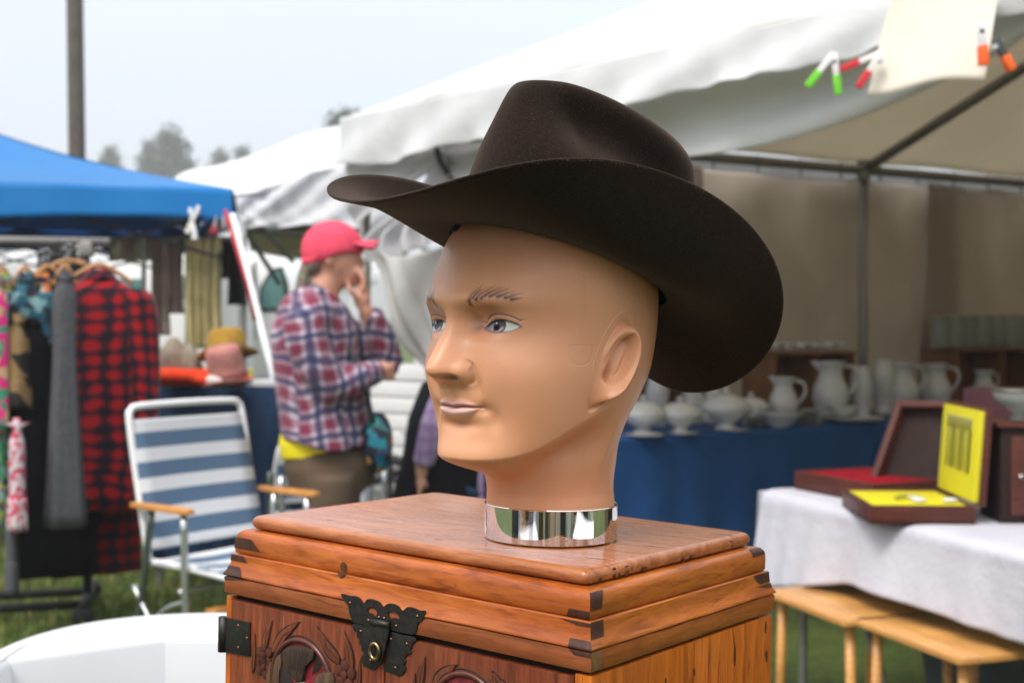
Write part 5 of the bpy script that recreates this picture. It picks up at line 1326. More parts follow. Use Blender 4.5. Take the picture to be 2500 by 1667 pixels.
def man():
    """standing figure in profile facing right; local x = forward (screen right), y = away, z up"""
    d = 5.05; p = P(752, 1100, d); root = empty('person', (p.x, p.y, 0), R(6), 'person in pink cap and plaid shirt, hand on chin, arm folded, beside lawn chair', 'person')
    k = d / 2992
    X = lambda x: (x - 752) * k
    Z = lambda y: H + (737 - y) * k
    skin = simple('tanned_skin', (.58, .285, .20), .5, var=.12, vs=14)
    b = MB(); HX = X(772)
    ball(b, (HX, 0, Z(590)), .100, (1.02, .80, 1.10)); ball(b, (HX + .035, 0, Z(618)), .070, (.95, .85, 1.05)); ball(b, (HX + .055, 0, Z(640)), .040, (1, .9, .8))
    ball(b, (X(826), 0, Z(605)), .022, (1, .7, 1.25)); ball(b, (HX + .070, 0, Z(582)), .035, (.7, 1.2, .6)); ball(b, (X(818), 0, Z(630)), .018, (1, 1.4, .6))
    ball(b, (X(758), -.080, Z(596)), .026, (.7, .5, 1.15)); ball(b, (X(758), .080, Z(596)), .026, (.7, .5, 1.15))
    b.tube([(X(765), 0, Z(620)), (X(745), 0, Z(665)), (X(735), 0, Z(700))], [.060, .062, .075], 16)
    # torso and legs under the clothes
    b.tube([(X(735), 0, Z(700)), (X(730), 0, Z(800)), (X(740), 0, Z(960)), (X(755), 0, Z(1050))], [.09, .12, .12, .10], 16)
    for s in (-1, 1): b.tube([(X(760), s * .07, Z(1080)), (X(765), s * .10, .50), (X(755), s * .11, .08)], [.07, .058, .042], 12)
    for s in (-1, 1): b.tube([(X(755), s * .11, .09), (X(790), s * .12, .05), (X(850), s * .13, .035)], [.04, .042, .03], 10)
    # left arm (far): upper arm, forearm up to the chin; right arm folded under it
    b.tube([(X(740), .19, Z(735)), (X(820), .20, Z(800)), (X(890), .10, Z(838))], [.055, .045, .040], 12)
    b.tube([(X(890), .10, Z(838)), (X(862), .03, Z(760)), (X(838), -.02, Z(705))], [.040, .034, .027], 12)
    b.tube([(X(700), -.20, Z(735)), (X(725), -.22, Z(815)), (X(762), -.20, Z(872))], [.055, .048, .042], 12)
    b.tube([(X(762), -.20, Z(872)), (X(820), -.16, Z(860)), (X(868), -.06, Z(848))], [.042, .036, .028], 12)
    # hand at the chin: palm, thumb and four bent fingers
    ball(b, (X(832), -.025, Z(684)), .043, (.80, .6, 1.15))
    for i, (fx, fy, ln) in enumerate(((0, -.050, 1), (.004, -.032, 1.08), (.006, -.012, 1.0), (.004, .006, .85))):
        b.tube([(X(834) + fx, fy, Z(668)), (X(836) + fx, fy - .004, Z(668) + .038 * ln), (X(828) + fx, fy, Z(668) + .068 * ln), (X(822) + fx, fy + .004, Z(668) + .085 * ln)], [.011, .0105, .0095, .008], 8)
    b.tube([(X(822), -.045, Z(686)), (X(806), -.062, Z(668)), (X(800), -.058, Z(650))], [.013, .012, .010], 8)
    # hand tucked at the far elbow
    ball(b, (X(878), -.055, Z(846)), .036, (1.1, .6, .8))
    for i in range(4): b.tube([(X(884), -.06, Z(838) - .017 * i), (X(900), -.045, Z(836) - .018 * i), (X(906), -.015, Z(836) - .018 * i)], [.011, .010, .008], 8)
    body = fuse(b, 'body', skin, root, .0085, 2)
    # eye, mouth
    MB().box((X(812), -.052, Z(585)), (.020, .006, .007)).build('eye', simple('eye_dark', (.03, .02, .02), .3), root, bev=.002)
    # shirt: torso, both sleeves, collar
    SH = plaid('red_white_blue_plaid', (.50, .43, .51), (.17, .014, .045), (.020, .025, .085), .094, soft=.12)
    s_ = MB()
    s_.tube([(X(738), 0, Z(672)), (X(728), 0, Z(700)), (X(722), 0, Z(760)), (X(730), 0, Z(860)), (X(745), 0, Z(960)), (X(748), 0, Z(1010)), (X(754), 0, Z(1036))], [.085, .135, .170, .168, .170, .178, .182], 26)
    V0 = len(s_.v); s_.v = [(v[0], v[1] * (1.28 if v[2] < Z(690) else 1.1), v[2] + (.085 * max(0., min(1., (X(770) - v[0]) / .16)) if v[2] < Z(1005) else 0)) for v in s_.v]
    ball(s_, (X(722), -.17, Z(725)), .085); ball(s_, (X(735), .17, Z(725)), .085)
    s_.tube([(X(706), -.205, Z(728)), (X(712), -.235, Z(780)), (X(735), -.235, Z(840)), (X(768), -.215, Z(880)), (X(800), -.20, Z(878))], [.082, .080, .076, .070, .062], 16)
    s_.tube([(X(768), -.215, Z(880)), (X(820), -.18, Z(866)), (X(868), -.09, Z(850))], [.068, .058, .046], 16)
    s_.tube([(X(748), .20, Z(735)), (X(820), .21, Z(795)), (X(880), .12, Z(838)), (X(896), .08, Z(842))], [.085, .072, .064, .055], 16)
    s_.tube([(X(896), .09, Z(842)), (X(880), .05, Z(780)), (X(852), .0, Z(715))], [.060, .056, .042], 16)
    uvf = lambda c: np.stack([c[:, 0] * .95 + c[:, 1] * .30 + .15 * c[:, 2] * (c[:, 1] < -.19) , c[:, 2] - .25 * c[:, 0] * (c[:, 1] < -.19)], 1)
    sh = fuse(s_, 'shirt', SH, root, .011, 5, uvf)
    c_ = MB(); c_.tube([(X(715), -.02, Z(660)), (X(735), -.085, Z(672)), (X(770), -.075, Z(690)), (X(785), -.03, Z(712))], [.022, .026, .022, .012], 8); c_.tube([(X(715), .02, Z(660)), (X(735), .085, Z(672)), (X(770), .075, Z(690)), (X(785), .03, Z(712))], [.022, .026, .022, .012], 8)
    fuse(c_, 'collar', SH, root, .008, 3, uvf)
    YL = simple('yellow_jersey', (.78, .66, .01), .7, var=.05)
    y = MB(); y.tube([(X(736), 0, Z(985)), (X(736), 0, Z(1010)), (X(740), 0, Z(1042))], [.150, .160, .158], 26)
    fuse(y, 'tee_shirt', YL, root, .010, 3); MB().box((X(772), -.05, Z(700)), (.02, .05, .07)).build('tee_neck', YL, root, bev=.006)
    TR = simple('brown_trousers', (.115, .080, .055), .85, var=.12, vs=9, bump=.3)
    t = MB(); t.tube([(X(756), 0, Z(1028)), (X(760), 0, Z(1070)), (X(762), 0, Z(1120))], [.168, .182, .160], 24)
    for s in (-1, 1): t.tube([(X(762), s * .085, Z(1090)), (X(768) + s * .01, s * .10, .50), (X(758), s * .11, .10)], [.115, .085, .070], 16)
    fuse(t, 'trousers', TR, root, .012, 4)
    sh_ = MB()
    for s in (-1, 1): sh_.tube([(X(750), s * .11, .07), (X(790), s * .12, .055), (X(862), s * .13, .04)], [.05, .052, .042], 12); sh_.box((X(800), s * .12, .012), (.27, .09, .024))
    fuse(sh_, 'shoes', simple('brown_shoe', (.05, .03, .02), .5), root, .01, 2)
    # cap with peak, strap and ponytail
    CP = simple('pink_cotton', (.72, .075, .13), .8, var=.12, vs=16, bump=.3)
    c = MB(); ball(c, (HX - .012, 0, Z(575)), .118, (1.04, .88, .98)); c.v = [(v[0], v[1], max(v[2], Z(583) - .10 * max(0, HX + .02 - v[0]) / .12 * .6)) for v in c.v]
    cap = fuse(c, 'cap', CP, root, .008, 2)
    pk = [[Vector((HX + .070 + .100 * t * (1 - .28 * abs(s)**2) , s * .082 * (1 - .18 * t), Z(566) + .018 - .006 * t - .030 * s * s * (.6 + .4 * t) + .006 * t)) for s in np.linspace(-1, 1, 9)] for t in np.linspace(0, 1, 5)]
    sheet('peak', pk, CP, cap, .006, None, (2, 2))
    hr = simple('grey_brown_hair', (.19, .15, .12), .8, var=.4, vs=60)
    h = MB(); ball(h, (X(728), 0, Z(605)), .055, (.8, 1.45, .9)); h.tube([(X(716), 0, Z(595)), (X(702), -.02, Z(630)), (X(694), -.03, Z(665)), (X(684), -.04, Z(705))], [.030, .028, .026, .012], 10)
    fuse(h, 'hair', hr, root, .009, 2)
    MB().lathe([(.018, -.014), (.026, -.012), (.026, .012), (.018, .014)], 12, (X(700), -.022, Z(640))).build('hair_tie', simple('green_band', (.10, .55, .16), .6), root)
    MB().tube([(X(700), -.03, Z(600)), (X(722), -.07, Z(600)), (X(740), -.086, Z(585))], .012, 8).build('cap_strap', CP, cap)
    # ring, watch strap and bag
    bg = empty('shoulder_bag', tuple(root.matrix_basis @ Vector((X(868), -.10, Z(1000)))), R(6), 'small black bag with blue and green print at the hip of the person in plaid', 'bag')
    vm = NT('bag_print'); v = vm.coord(); vo = vm.n('TexVoronoi'); vo.inputs['Scale'].default_value = 26; vm.l(v, vo.inputs['Vector']); sc_ = vm.n('SeparateColor'); vm.l(vo.outputs['Color'], sc_.inputs[0])
    vm.base(vm.ramp(sc_.outputs[0], [(0, (.004, .006, .016)), (.40, (.004, .008, .02)), (.52, (.006, .13, .28)), (.66, (.01, .24, .20)), (.74, (.02, .05, .10)), (.92, (.42, .14, .04)), (1, (.45, .4, .05))])); vm.set(Roughness=.6)
    q = MB(); ball(q, (0, 0, -.02), .105, (.55, .65, 1.15)); fuse(q, 'pouch', vm.m, bg, .009, 2)
    MB().tube(catmull([(-.02, -.05, .06), (-.05, -.06, .20), (-.09, -.05, .30), (-.17, .0, .42)], 4), .010, 8).build('strap', DARKM, bg, smooth=True)
    MB().box((.0, -.068, -.01), (.085, .012, .10)).build('front_pocket', vm.m, bg, bev=.006)
man()
def woman():
    d = 5.7; p = P(1038, 1100, d); k = d / 2992
    root = empty('person', (p.x, p.y, 0), 0, 'person in lavender sleeves and a black vest, mostly hidden behind the mannequin face', 'person')
    X = lambda x: (x - 1010) * k
    Z = lambda y: H + (737 - y) * k
    skin = simple('fair_skin', (.58, .30, .21), .5, var=.1)
    b = MB(); ball(b, (X(1075), 0, Z(800)), .098, (.95, .8, 1.12)); ball(b, (X(1105), 0, Z(812)), .03); b.tube([(X(1068), 0, Z(830)), (X(1045), 0, Z(880))], [.055, .06], 14)
    b.tube([(X(1045), 0, Z(880)), (X(1005), 0, Z(1000)), (X(990), 0, Z(1100))], [.11, .13, .13], 16)
    for s in (-1, 1): b.tube([(X(995), s * .09, Z(1090)), (X(1000), s * .10, .48), (X(990), s * .10, .06)], [.085, .06, .04], 12)
    for s in (-1, 1): b.tube([(X(1010), s * .19, Z(900)), (X(975), s * .23, Z(970)), (X(950), s * .22, Z(1040)), (X(948), s * .22, Z(1078))], [.05, .042, .034, .026], 12)
    for s in (-1, 1):
        ball(b, (X(947), s * .22, Z(1094)), .034, (.6, .9, 1.1))
        for i in range(4): b.tube([(X(945), s * .22 - .024 + .016 * i, Z(1104)), (X(944), s * .22 - .024 + .016 * i, Z(1124)), (X(949), s * .22 - .02 + .016 * i, Z(1140))], [.010, .0095, .008], 8)
        b.tube([(X(955), s * .22 - .02, Z(1090)), (X(964), s * .21, Z(1108))], [.011, .009], 8)
    fuse(b, 'body', skin, root, .010, 2)
    LV = plaid('lavender_check', (.42, .33, .50), (.30, .18, .38), None, .06)
    s_ = MB()
    for s in (-1, 1): ball(s_, (X(1018), s * .17, Z(895)), .085); s_.tube([(X(1010), s * .19, Z(900)), (X(976), s * .232, Z(970)), (X(951), s * .222, Z(1056))], [.075, .062, .046], 14)
    s_.tube([(X(1045), 0, Z(878)), (X(1020), 0, Z(940)), (X(1000), 0, Z(1060)), (X(1040), 0, Z(1150))], [.12, .145, .15, .14], 18)
    fuse(s_, 'blouse', LV, root, .012, 4, lambda c: c[:, [0, 2]])
    VB = simple('black_vest_cloth', (.008, .008, .011), .85, var=.3, vs=10, bump=.3)
    v = MB(); v.tube([(X(1046), 0, Z(872)), (X(1030), 0, Z(910)), (X(1012), 0, Z(980)), (X(1000), 0, Z(1060)), (X(985), 0, Z(1140)), (X(980), 0, Z(1170))], [.125, .18, .20, .20, .21, .21], 24)
    v.v = [(a, b_ * 1.15, c) for a, b_, c in v.v]; fuse(v, 'vest', VB, root, .012, 4)
    J = simple('blue_jeans', (.035, .075, .14), .85, var=.2, vs=30); t = MB()
    t.tube([(X(1015), 0, Z(1080)), (X(1010), 0, Z(1150))], [.165, .165], 20)
    for s in (-1, 1): t.tube([(X(1010) + .05, s * .09, Z(1100)), (X(1000), s * .10, .48), (X(990), s * .10, .07)], [.12, .08, .07], 16)
    fuse(t, 'jeans', J, root, .012, 3)
    hr = MB(); ball(hr, (X(1068), 0, Z(790)), .112, (.98, .85, 1.05)); fuse(hr, 'hair', simple('light_hair', (.30, .24, .16), .8, var=.3, vs=50), root, .01, 2)
    sh_ = MB()
    for s in (-1, 1): sh_.tube([(X(985), s * .10, .05), (X(1060), s * .10, .035)], [.045, .035], 10)
    fuse(sh_, 'shoes', VB, root, .01, 2)
    # lilac coat over the person's near arm, seen under the mannequin's chin
    r2 = empty('lilac_shawl', P(1088, 1060, 5.6), 0, 'lilac striped shawl hanging beside the person in black vest', 'shawl')
    o = Vector(r2.location); sheet('cloth', [[P(x, y, 5.55) - o for x in (1066, 1080, 1095, 1112)] for y in (1040, 1090, 1150, 1200)], LV, r2, .004, lambda u, v: .012 * np.sin(u * 22), (5, 5))
woman()
# ---------------------------------------------------------------- left background stall, van, wall
WHT = simple('white_paint', (.84, .85, .85), .4, 0, .05, 3)
def siding():
    d = 7.4; a, b = P(838, 1250, d), P(1060, 1250, d - .35); root = empty('white_trailer', (a.x, a.y, 0), label='white trailer wall of horizontal boards behind the person in plaid', cat='trailer')
    dr = (b - a).to_2d().to_3d(); L_ = dr.length; dr.normalize(); rz = math.atan2(dr.y, dr.x); root.rotation_euler = (0, 0, rz)
    z1 = P(900, 835, d).z; n = 9; hb = (z1 - .25) / n
    for k in range(n):
        MB().box((L_ / 2 + .05, .03 + .004 * (k % 2), .25 + hb * (k + .5)), (L_ + .4, .03, hb - .008)).build('board', WHT, root, bev=.003)
    MB().box((L_ / 2 + .05, .12, .25 + (z1 - .25) / 2), (L_ + .4, .12, z1 - .25)).build('backing', simple('grey_backing', (.4, .4, .4), .7), root)
    dk = simple('black_rubber', (.015, .015, .016), .6)
    A = lambda x, y: Vector(((x - 838) / 2992 * d, -.06, P(x, y, d).z))
    MB().tube([A(850, 1048), A(900, 1040), A(1010, 1060)], .028, 8).build('hitch_bar', dk, root)
    MB().tube([A(845, 1112), A(905, 1098), A(950, 1075)], .014, 8).build('hitch_bar', dk, root)
    MB().tube([A(850, 1092), A(1000, 1096)], .012, 8).build('hitch_bar', dk, root)
    for x in (850, 930, 1000): MB().tube([A(x, 1050), Vector((A(x, 1050).x, -.06, 0))], .014, 8).build('leg', dk, root)
siding()
def van():
    d = 13.5; p = P(540, 737, d); root = empty('white_van', (p.x, p.y, 0), label='white van seen behind the leaning pole, windscreen towards the right', cat='van')
    k = d / 2992; X = lambda x: (x - 540) * k
    Z = lambda y: H + (737 - y) * k
    poly = [(X(430), Z(590)), (X(560), Z(583)), (X(620), Z(592)), (X(662), Z(640)), (X(690), Z(710)), (X(770), Z(740)), (X(790), Z(790)), (X(795), .45), (X(430), .45)]
    c = [(q.x, q.y) for q in catmull([(a, b, 0) for a, b in poly], 3, True)]
    body = MB().prism(c, 1.9, lambda u, v, w: (u, w, v)).build('body', WHT, root, tri=True, bev=.02)
    g = NT('tinted_glass'); g.base((.10, .22, .21)); g.set(Roughness=.08); g = g.m
    dk = simple('black_trim', (.02, .022, .024), .5)
    def side(nm, pts, m, y): return MB().prism([(X(a), Z(b)) for a, b in pts], .012, lambda u, v, w: (u, y - w, v)).build(nm, m, root, tri=True)
    side('window_frame', [(592, 716), (598, 660), (622, 618), (650, 612), (662, 650), (668, 716)], dk, .002)
    w = side('side_window', [(598, 708), (604, 664), (626, 626), (645, 622), (652, 655), (656, 708)], g, -.012)
    side('door_seam', [(584, 600), (588, 600), (588, 780), (584, 780)], dk, -.001)
    MB().box((X(570), -.12, Z(708)), (.13, .10, .14)).build('mirror', dk, root, bev=.02)
    for x in (480, 720):
        wl = MB().lathe([(.10, -.09), (.31, -.09), (.33, -.06), (.33, .06), (.31, .09), (.10, .09)], 24, (X(x), .05, .33), Matrix.Rotation(R(90), 3, 'X')).build('wheel', dk, root, smooth=True)
        MB().lathe([(.01, -.10), (.19, -.095), (.2, -.08)], 18, (X(x), .05, .33), Matrix.Rotation(R(90), 3, 'X')).build('rim', ALU, wl)
    side('headlight', [(745, 745), (775, 748), (785, 768), (750, 765)], simple('lamp_glass', (.6, .6, .6), .2), -.004)
    side('decal', [(655, 735), (700, 728), (730, 745), (720, 765), (660, 768)], simple('red_decal', (.60, .05, .03), .4), -.006)
    # second van, only its end shows between textiles
    d2 = 12.; q = P(300, 737, d2); r2 = empty('white_van', (q.x, q.y, 0), label='long white box van behind the brown and yellow hanging textiles', cat='van')
    k2 = d2 / 2992; poly = [(-60 * k2, H + 140 * k2), (10 * k2, H + 148 * k2), (205 * k2, H + 150 * k2), (212 * k2, H + 30 * k2), (214 * k2, .45), (-60 * k2, .45)]
    MB().prism(poly, 2., lambda u, v, w: (u, w, v)).build('body', WHT, r2, bev=.04)
    MB().box((0, -.01, H + 70 * k2), (50 * k2, .03, 55 * k2)).build('rear_window', g, r2, bev=.01); MB().box((40 * k2, -.01, H + 5 * k2), (30 * k2, .03, 16 * k2)).build('tail_light', simple('red_lamp', (.5, .02, .02), .3), r2, bev=.01)
    MB().box((0, -.06, .62), (128 * k2, .12, .18)).build('bumper', dk, r2, bev=.02)
    for x in (-35, 45): MB().lathe([(.1, -.09), (.33, -.08), (.33, .08), (.1, .09)], 20, (x * k2, .15, .33), Matrix.Rotation(R(90), 3, 'X')).build('wheel', dk, r2, smooth=True)
van()
def textiles():
    y0 = 545; d = 7.15
    a, b = P(330, 548, d), P(560, 548, d); root = empty('hanging_rail', ((a.x + b.x) / 2, a.y, 0), label='metal rail under the blue canopy holding hanging textiles', cat='rail')
    o = Vector(root.location); MB().tube([a - o, b - o], .013, 8).build('bar', STEEL, root)
    for q in (a, b): MB().tube([q - o, Vector((q.x - o.x, 0, 0))], .014, 8).build('upright', STEEL, root)
    def hang(nm, x0, x1, y1, col, lab, var=.2, dd=0, wave=.03, fq=20, mat=None, yy=548):
        q = P((x0 + x1) / 2, yy, d + dd); r = empty(nm, q, label=lab, cat='textile', group='textiles hanging under the blue canopy')
        o = Vector(q); m = mat or simple(nm + '_cloth', col, .85, var=var, vs=7, bump=.2)
        n = 9; rows = [[P(x0 + (x1 - x0) * i / (n - 1) + (4 if j == 3 else 0) * math.sin(i), yy + (y1 - yy) * j / 3, d + dd) - o for i in range(n)] for j in range(4)]
        sheet('cloth', rows, m, r, .006, lambda u, v: wave * np.sin(u * fq + 1.2 * np.sin(v * 3)) + wave * .3 * np.sin(u * fq * 2.3), (5, 5))
    hang('lace_panel', 345, 385, 770, (.34, .27, .22), 'brown lace panel hanging leftmost on the rail', .35)
    hang('lace_panel', 378, 422, 720, (.36, .27, .23), 'shorter pinkish brown lace panel beside the yellow curtain', .35, .05, fq=16)
    hang('curtain_panel', 424, 507, 800, (.50, .43, .22), 'pale olive yellow curtain panel with darker stripes', .28, -.02, .022, 26)
    hang('dark_scarf', 508, 530, 640, (.07, .035, .018), 'short dark brown scarf right of the yellow curtain', .3, .03)
    hang('black_trousers', 522, 562, 700, (.014, .013, .014), 'black trousers hanging at the right end of the rail', .3, -.05, yy=555)
    hang('white_cloth', 405, 424, 690, (.55, .56, .58), 'thin white cloth behind the yellow curtain panel', .05, .25, yy=640)
    hang('tan_blanket', 245, 345, 600, (.42, .35, .27), 'tan blanket bunched along the rail, left end', .25, .1, .05, 12, yy=545)
    hang('lilac_sheet', 85, 205, 620, (.42, .40, .50), 'pale lilac sheet hanging behind the clothes rack', .05, .9, .01, 9, yy=560)
textiles()
def goods():
    d = 6.3; tz = P(600, 885, d).z
    # blue covered table
    a, b = P(335, 900, d + .1), P(645, 900, d - .1); root = empty('stall_table', ((a.x + b.x) / 2, a.y, 0), label='table under dark blue cloth behind the striped lawn chair', cat='table')
    w = b.x - a.x; NB = simple('denim_blue_cloth', (.020, .045, .10), .85, var=.15, bump=.3)
    MB().box((0, .3, tz - .02), (w - .04, .60, .03)).build('tabletop', WHT, root)
    V = [[Vector((x * w / 2, -.01 - .012 * math.sin(x * 19) * t, tz + .003 - (tz - .12) * t)) for x in np.linspace(-1, 1, 22)] for t in np.linspace(0, 1, 5)]
    top = [[Vector((x * w / 2, y, tz + .006)) for x in np.linspace(-1, 1, 22)] for y in (.6, .4, .2, 0.02)]
    sheet('tablecloth', top + V, NB, root, .003, None, (2, 2))
    V = [[Vector((w / 2 + .005, y + .01 * math.sin(y * 30), tz - (tz - .12) * t)) for y in np.linspace(0, .6, 8)] for t in np.linspace(0, 1, 4)]; sheet('tablecloth', V, NB, root, .003, None, (2, 2))
    for x in (-1, 1):
        for y in (.05, .55): MB().box((x * (w / 2 - .05), y, tz / 2 - .02), (.03, .03, tz - .04)).build('leg', STEEL, root)
    def put(nm, x, dd, lab, cat, bld, grp=None):
        q = P(x, 900, dd); r = empty(nm, (q.x, q.y, tz + .008), label=lab, cat=cat, group=grp); bld(r); return r
    RC = simple('red_orange_felt', (.60, .045, .012), .8, var=.2)
    def heap(mat, sx, sy, sz, sd=0):
        def f(r):
            rs = random.Random(sd); m = MB()
            for k in range(7): ball(m, (rs.uniform(-.5, .5) * sx, rs.uniform(-.5, .5) * sy, sz * .35 + rs.uniform(-.2, .2) * sz), sz * .62, (sx / sz * .7, sy / sz * .7, .55 + rs.random() * .3))
            m.v = [(a, b, max(c, 0)) for a, b, c in m.v]; fuse(m, 'cloth', mat, r, .014, 4)
        return f
    put('folded_fabric', 470, 6.15, 'heap of red orange fabric behind the chair back', 'fabric', heap(RC, .34, .16, .09, 1))
    put('folded_fabric', 405, 6.35, 'taupe fabric bundle slumped left of the hats', 'fabric', heap(simple('taupe_cloth', (.26, .22, .17), .8, var=.3), .14, .14, .24, 2))
    put('bonnet', 500, 6.05, 'white cloth bonnet in front of the rose hat', 'bonnet', heap(simple('white_cotton', (.66, .62, .58), .8), .08, .08, .06, 3))
    put('trinket_heap', 365, 6.2, 'jumble of small pale and dark goods at left of the stall table', 'goods', heap(simple('mixed_goods', (.30, .22, .20), .6, var=.8, vs=40), .14, .12, .08, 5))
    def hatb(mat, rb, rc, hc, band, tilt):
        def f(r):
            r.rotation_euler = (R(tilt), R(-8), 0)
            N = 48; ph = np.linspace(0, 2 * np.pi, N, endpoint=False); rows = []
            def row(rr, z, e=1.0, ow=0): rows.append(np.stack([rr * np.cos(ph), rr * np.sin(ph) * .86 * e, z + ow * np.sin(ph)**2], -1))
            row(rc * .97, .004); row((rb + rc) / 2, -.002, ow=.005); row(rb, 0, ow=.03); row(rb, .005, ow=.03); row((rb + rc) / 2, .005, ow=.005); row(rc * 1.01, .010); row(rc * .97, hc * .5); row(rc * .93, hc * .85); row(rc * .78, hc); row(rc * .5, hc * .97); row(.001, hc * .86)
            link('felt', grid_mesh('felt', np.array(rows) + np.array([0, 0, .02]), wrap_u=True), mat, r)
            rows = []; row(rc * 1.02, .014); row(rc * 1.025, .02); row(rc * 1.0, .05); row(rc * .97, .05)
            link('hat_band', grid_mesh('hat_band', np.array(rows) + np.array([0, 0, .02]), wrap_u=True), band, r)
        return f
    put('felt_hat', 525, 6.35, 'mustard brown felt hat propped behind the rose hat', 'hat', lambda r: (hatb(simple('mustard_felt', (.34, .20, .035), .85, var=.2), .15, .095, .13, simple('dark_band', (.08, .04, .01), .7), -14)(r), setattr(r, 'location', (r.location.x, r.location.y, tz + .12)), MB().lathe([(.06, -.13), (.045, -.12), (.02, -.10), (.02, .03), (.05, .05)], 16).build('stand', STEEL, r)))
    put('cloth_hat', 527, 6.08, 'dusty rose cloth hat on the stall table, slouched brim', 'hat', lambda r: hatb(simple('rose_cloth', (.42, .185, .16), .85, var=.2), .125, .088, .17, simple('rose_band', (.20, .06, .06), .8), 12)(r))
    for k, (x, c, lab) in enumerate(((575, (.55, .5, .1), 'small yellow trinket at the right end of the blue table'), (610, (.5, .5, .5), 'flat white box on the right end of the blue table'))):
        put(('yellow_figurine', 'flat_box')[k], x, 6.1, lab, ('figurine', 'box')[k], lambda r, k=k, c=c: (MB().lathe([(.02, 0), (.024, .03), (.012, .05), (.016, .07), (.004, .085)], 12).build('figure', simple('fig' + str(k), c, .5), r, smooth=True) if k == 0 else MB().box((0, 0, .015), (.16, .12, .03)).build('lid', simple('box_card', (.6, .6, .62), .6), r, bev=.003)))
goods()
# ---------------------------------------------------------------- stand-in stalls added behind the camera for reflections in chrome ring and varnish
def behind():
    for i, (x, y, hw, mat, lab, yaw) in enumerate(((-4.2, -5.5, 1.6, simple('green_canvas', (.02, .10, .05), .6), 'dark green pop-up canopy added behind the viewpoint for reflections, left', .2),
                                                   (.4, -6.6, 1.6, VIN, 'white pop-up canopy added directly behind the viewpoint for reflections', -.1), (5.0, -5.0, 1.6, simple('navy_canvas', (.01, .015, .05), .6), 'navy pop-up canopy added behind the viewpoint for reflections, right', .3))):
        r = popup('standin_canopy', (x, y), yaw, hw, 2.1, .7, mat, mat, .2, lab, 'canopy', frame=DARKM)
        t = empty('stall_table', (x + .2, y + hw + .1, 0), yaw, ('stand-in table with a dark cloth under the green canopy', 'stand-in table with an orange cloth under the white canopy behind the viewpoint', 'stand-in table with a grey cloth under the navy canopy')[i], 'table')
        MB().box((0, 0, .375), (2.2, .7, .75)).build('tablecloth', simple('stall_cloth_%d' % i, ((.02, .02, .025), (.55, .17, .03), (.10, .10, .12))[i], .8), t, bev=.01)
        MB().box((0, 0, .752), (2.1, .6, .02)).build('tabletop', WHT, t)
behind()
def cupboards():  # furniture stand-ins added out of view to put stripes in the chrome ring
    cols = (('black', (.012, .012, .014)), ('white', (.7, .7, .68)), ('orange', (.62, .22, .04)), ('dark oak', (.06, .03, .015)), ('pale blue', (.35, .45, .5)), ('walnut', (.10, .05, .025)), ('slate', (.05, .06, .07)), ('cream', (.6, .55, .42)), ('ivory', (.65, .62, .5)), ('charcoal', (.02, .02, .022)), ('pearl white', (.72, .72, .74)), ('oxblood', (.12, .02, .015)), ('silver grey', (.5, .51, .52)), ('ebony', (.008, .008, .008)), ('chalk white', (.75, .75, .73)))
    for i, (nm, c) in enumerate(cols):
        a = R(-84 + 12.2 * i); d = 2.9 + .5 * ((i * 7) % 3); w = (.60, .5, .22, .6, .4, .5, .3, .55)[i % 8]; h = (1.75, 1.9, 1.6, 1.85, 1.7, 1.95, 1.6, 1.8)[i % 8]
        r = empty('cupboard', (d * math.sin(a), -d * math.cos(a), 0), -a, nm + ' painted stand-in cupboard added behind the viewpoint for reflections', 'cupboard', 'stand-in cupboards for reflections')
        m = simple(nm.replace(' ', '_') + '_paint', c, .5)
        MB().box((0, 0, h / 2), (w, .4, h)).build('carcass', m, r, bev=.01)
        for s in (-1, 1): MB().box((s * w * .245, -.205 if False else .205, h * .5), (w * .45, .02, h * .9)).build('door', m, r, bev=.004)
cupboards()
for i, (x, y, a) in enumerate(((-2.3, .2, .1), (2.2, -.4, -.2), (-1.9, -1.2, .6))):  # unseen clothed tables added beside the frame as reflections for the chrome ring
    r = empty('stall_table', (x, y, 0), a, ('stand-in table with a grey cloth added outside the frame at left', 'stand-in table with a brown cloth added outside the frame at right', 'stand-in table with a charcoal cloth added outside the frame, behind and left')[i], 'table')
    MB().box((0, 0, .37), (.8, 1.8, .74)).build('tablecloth', simple('side_cloth_%d' % i, ((.16, .17, .19), (.24, .17, .10), (.08, .08, .09))[i], .85), r, bev=.01)
    MB().box((0, 0, .745), (.76, 1.76, .02)).build('tabletop', WHT, r)
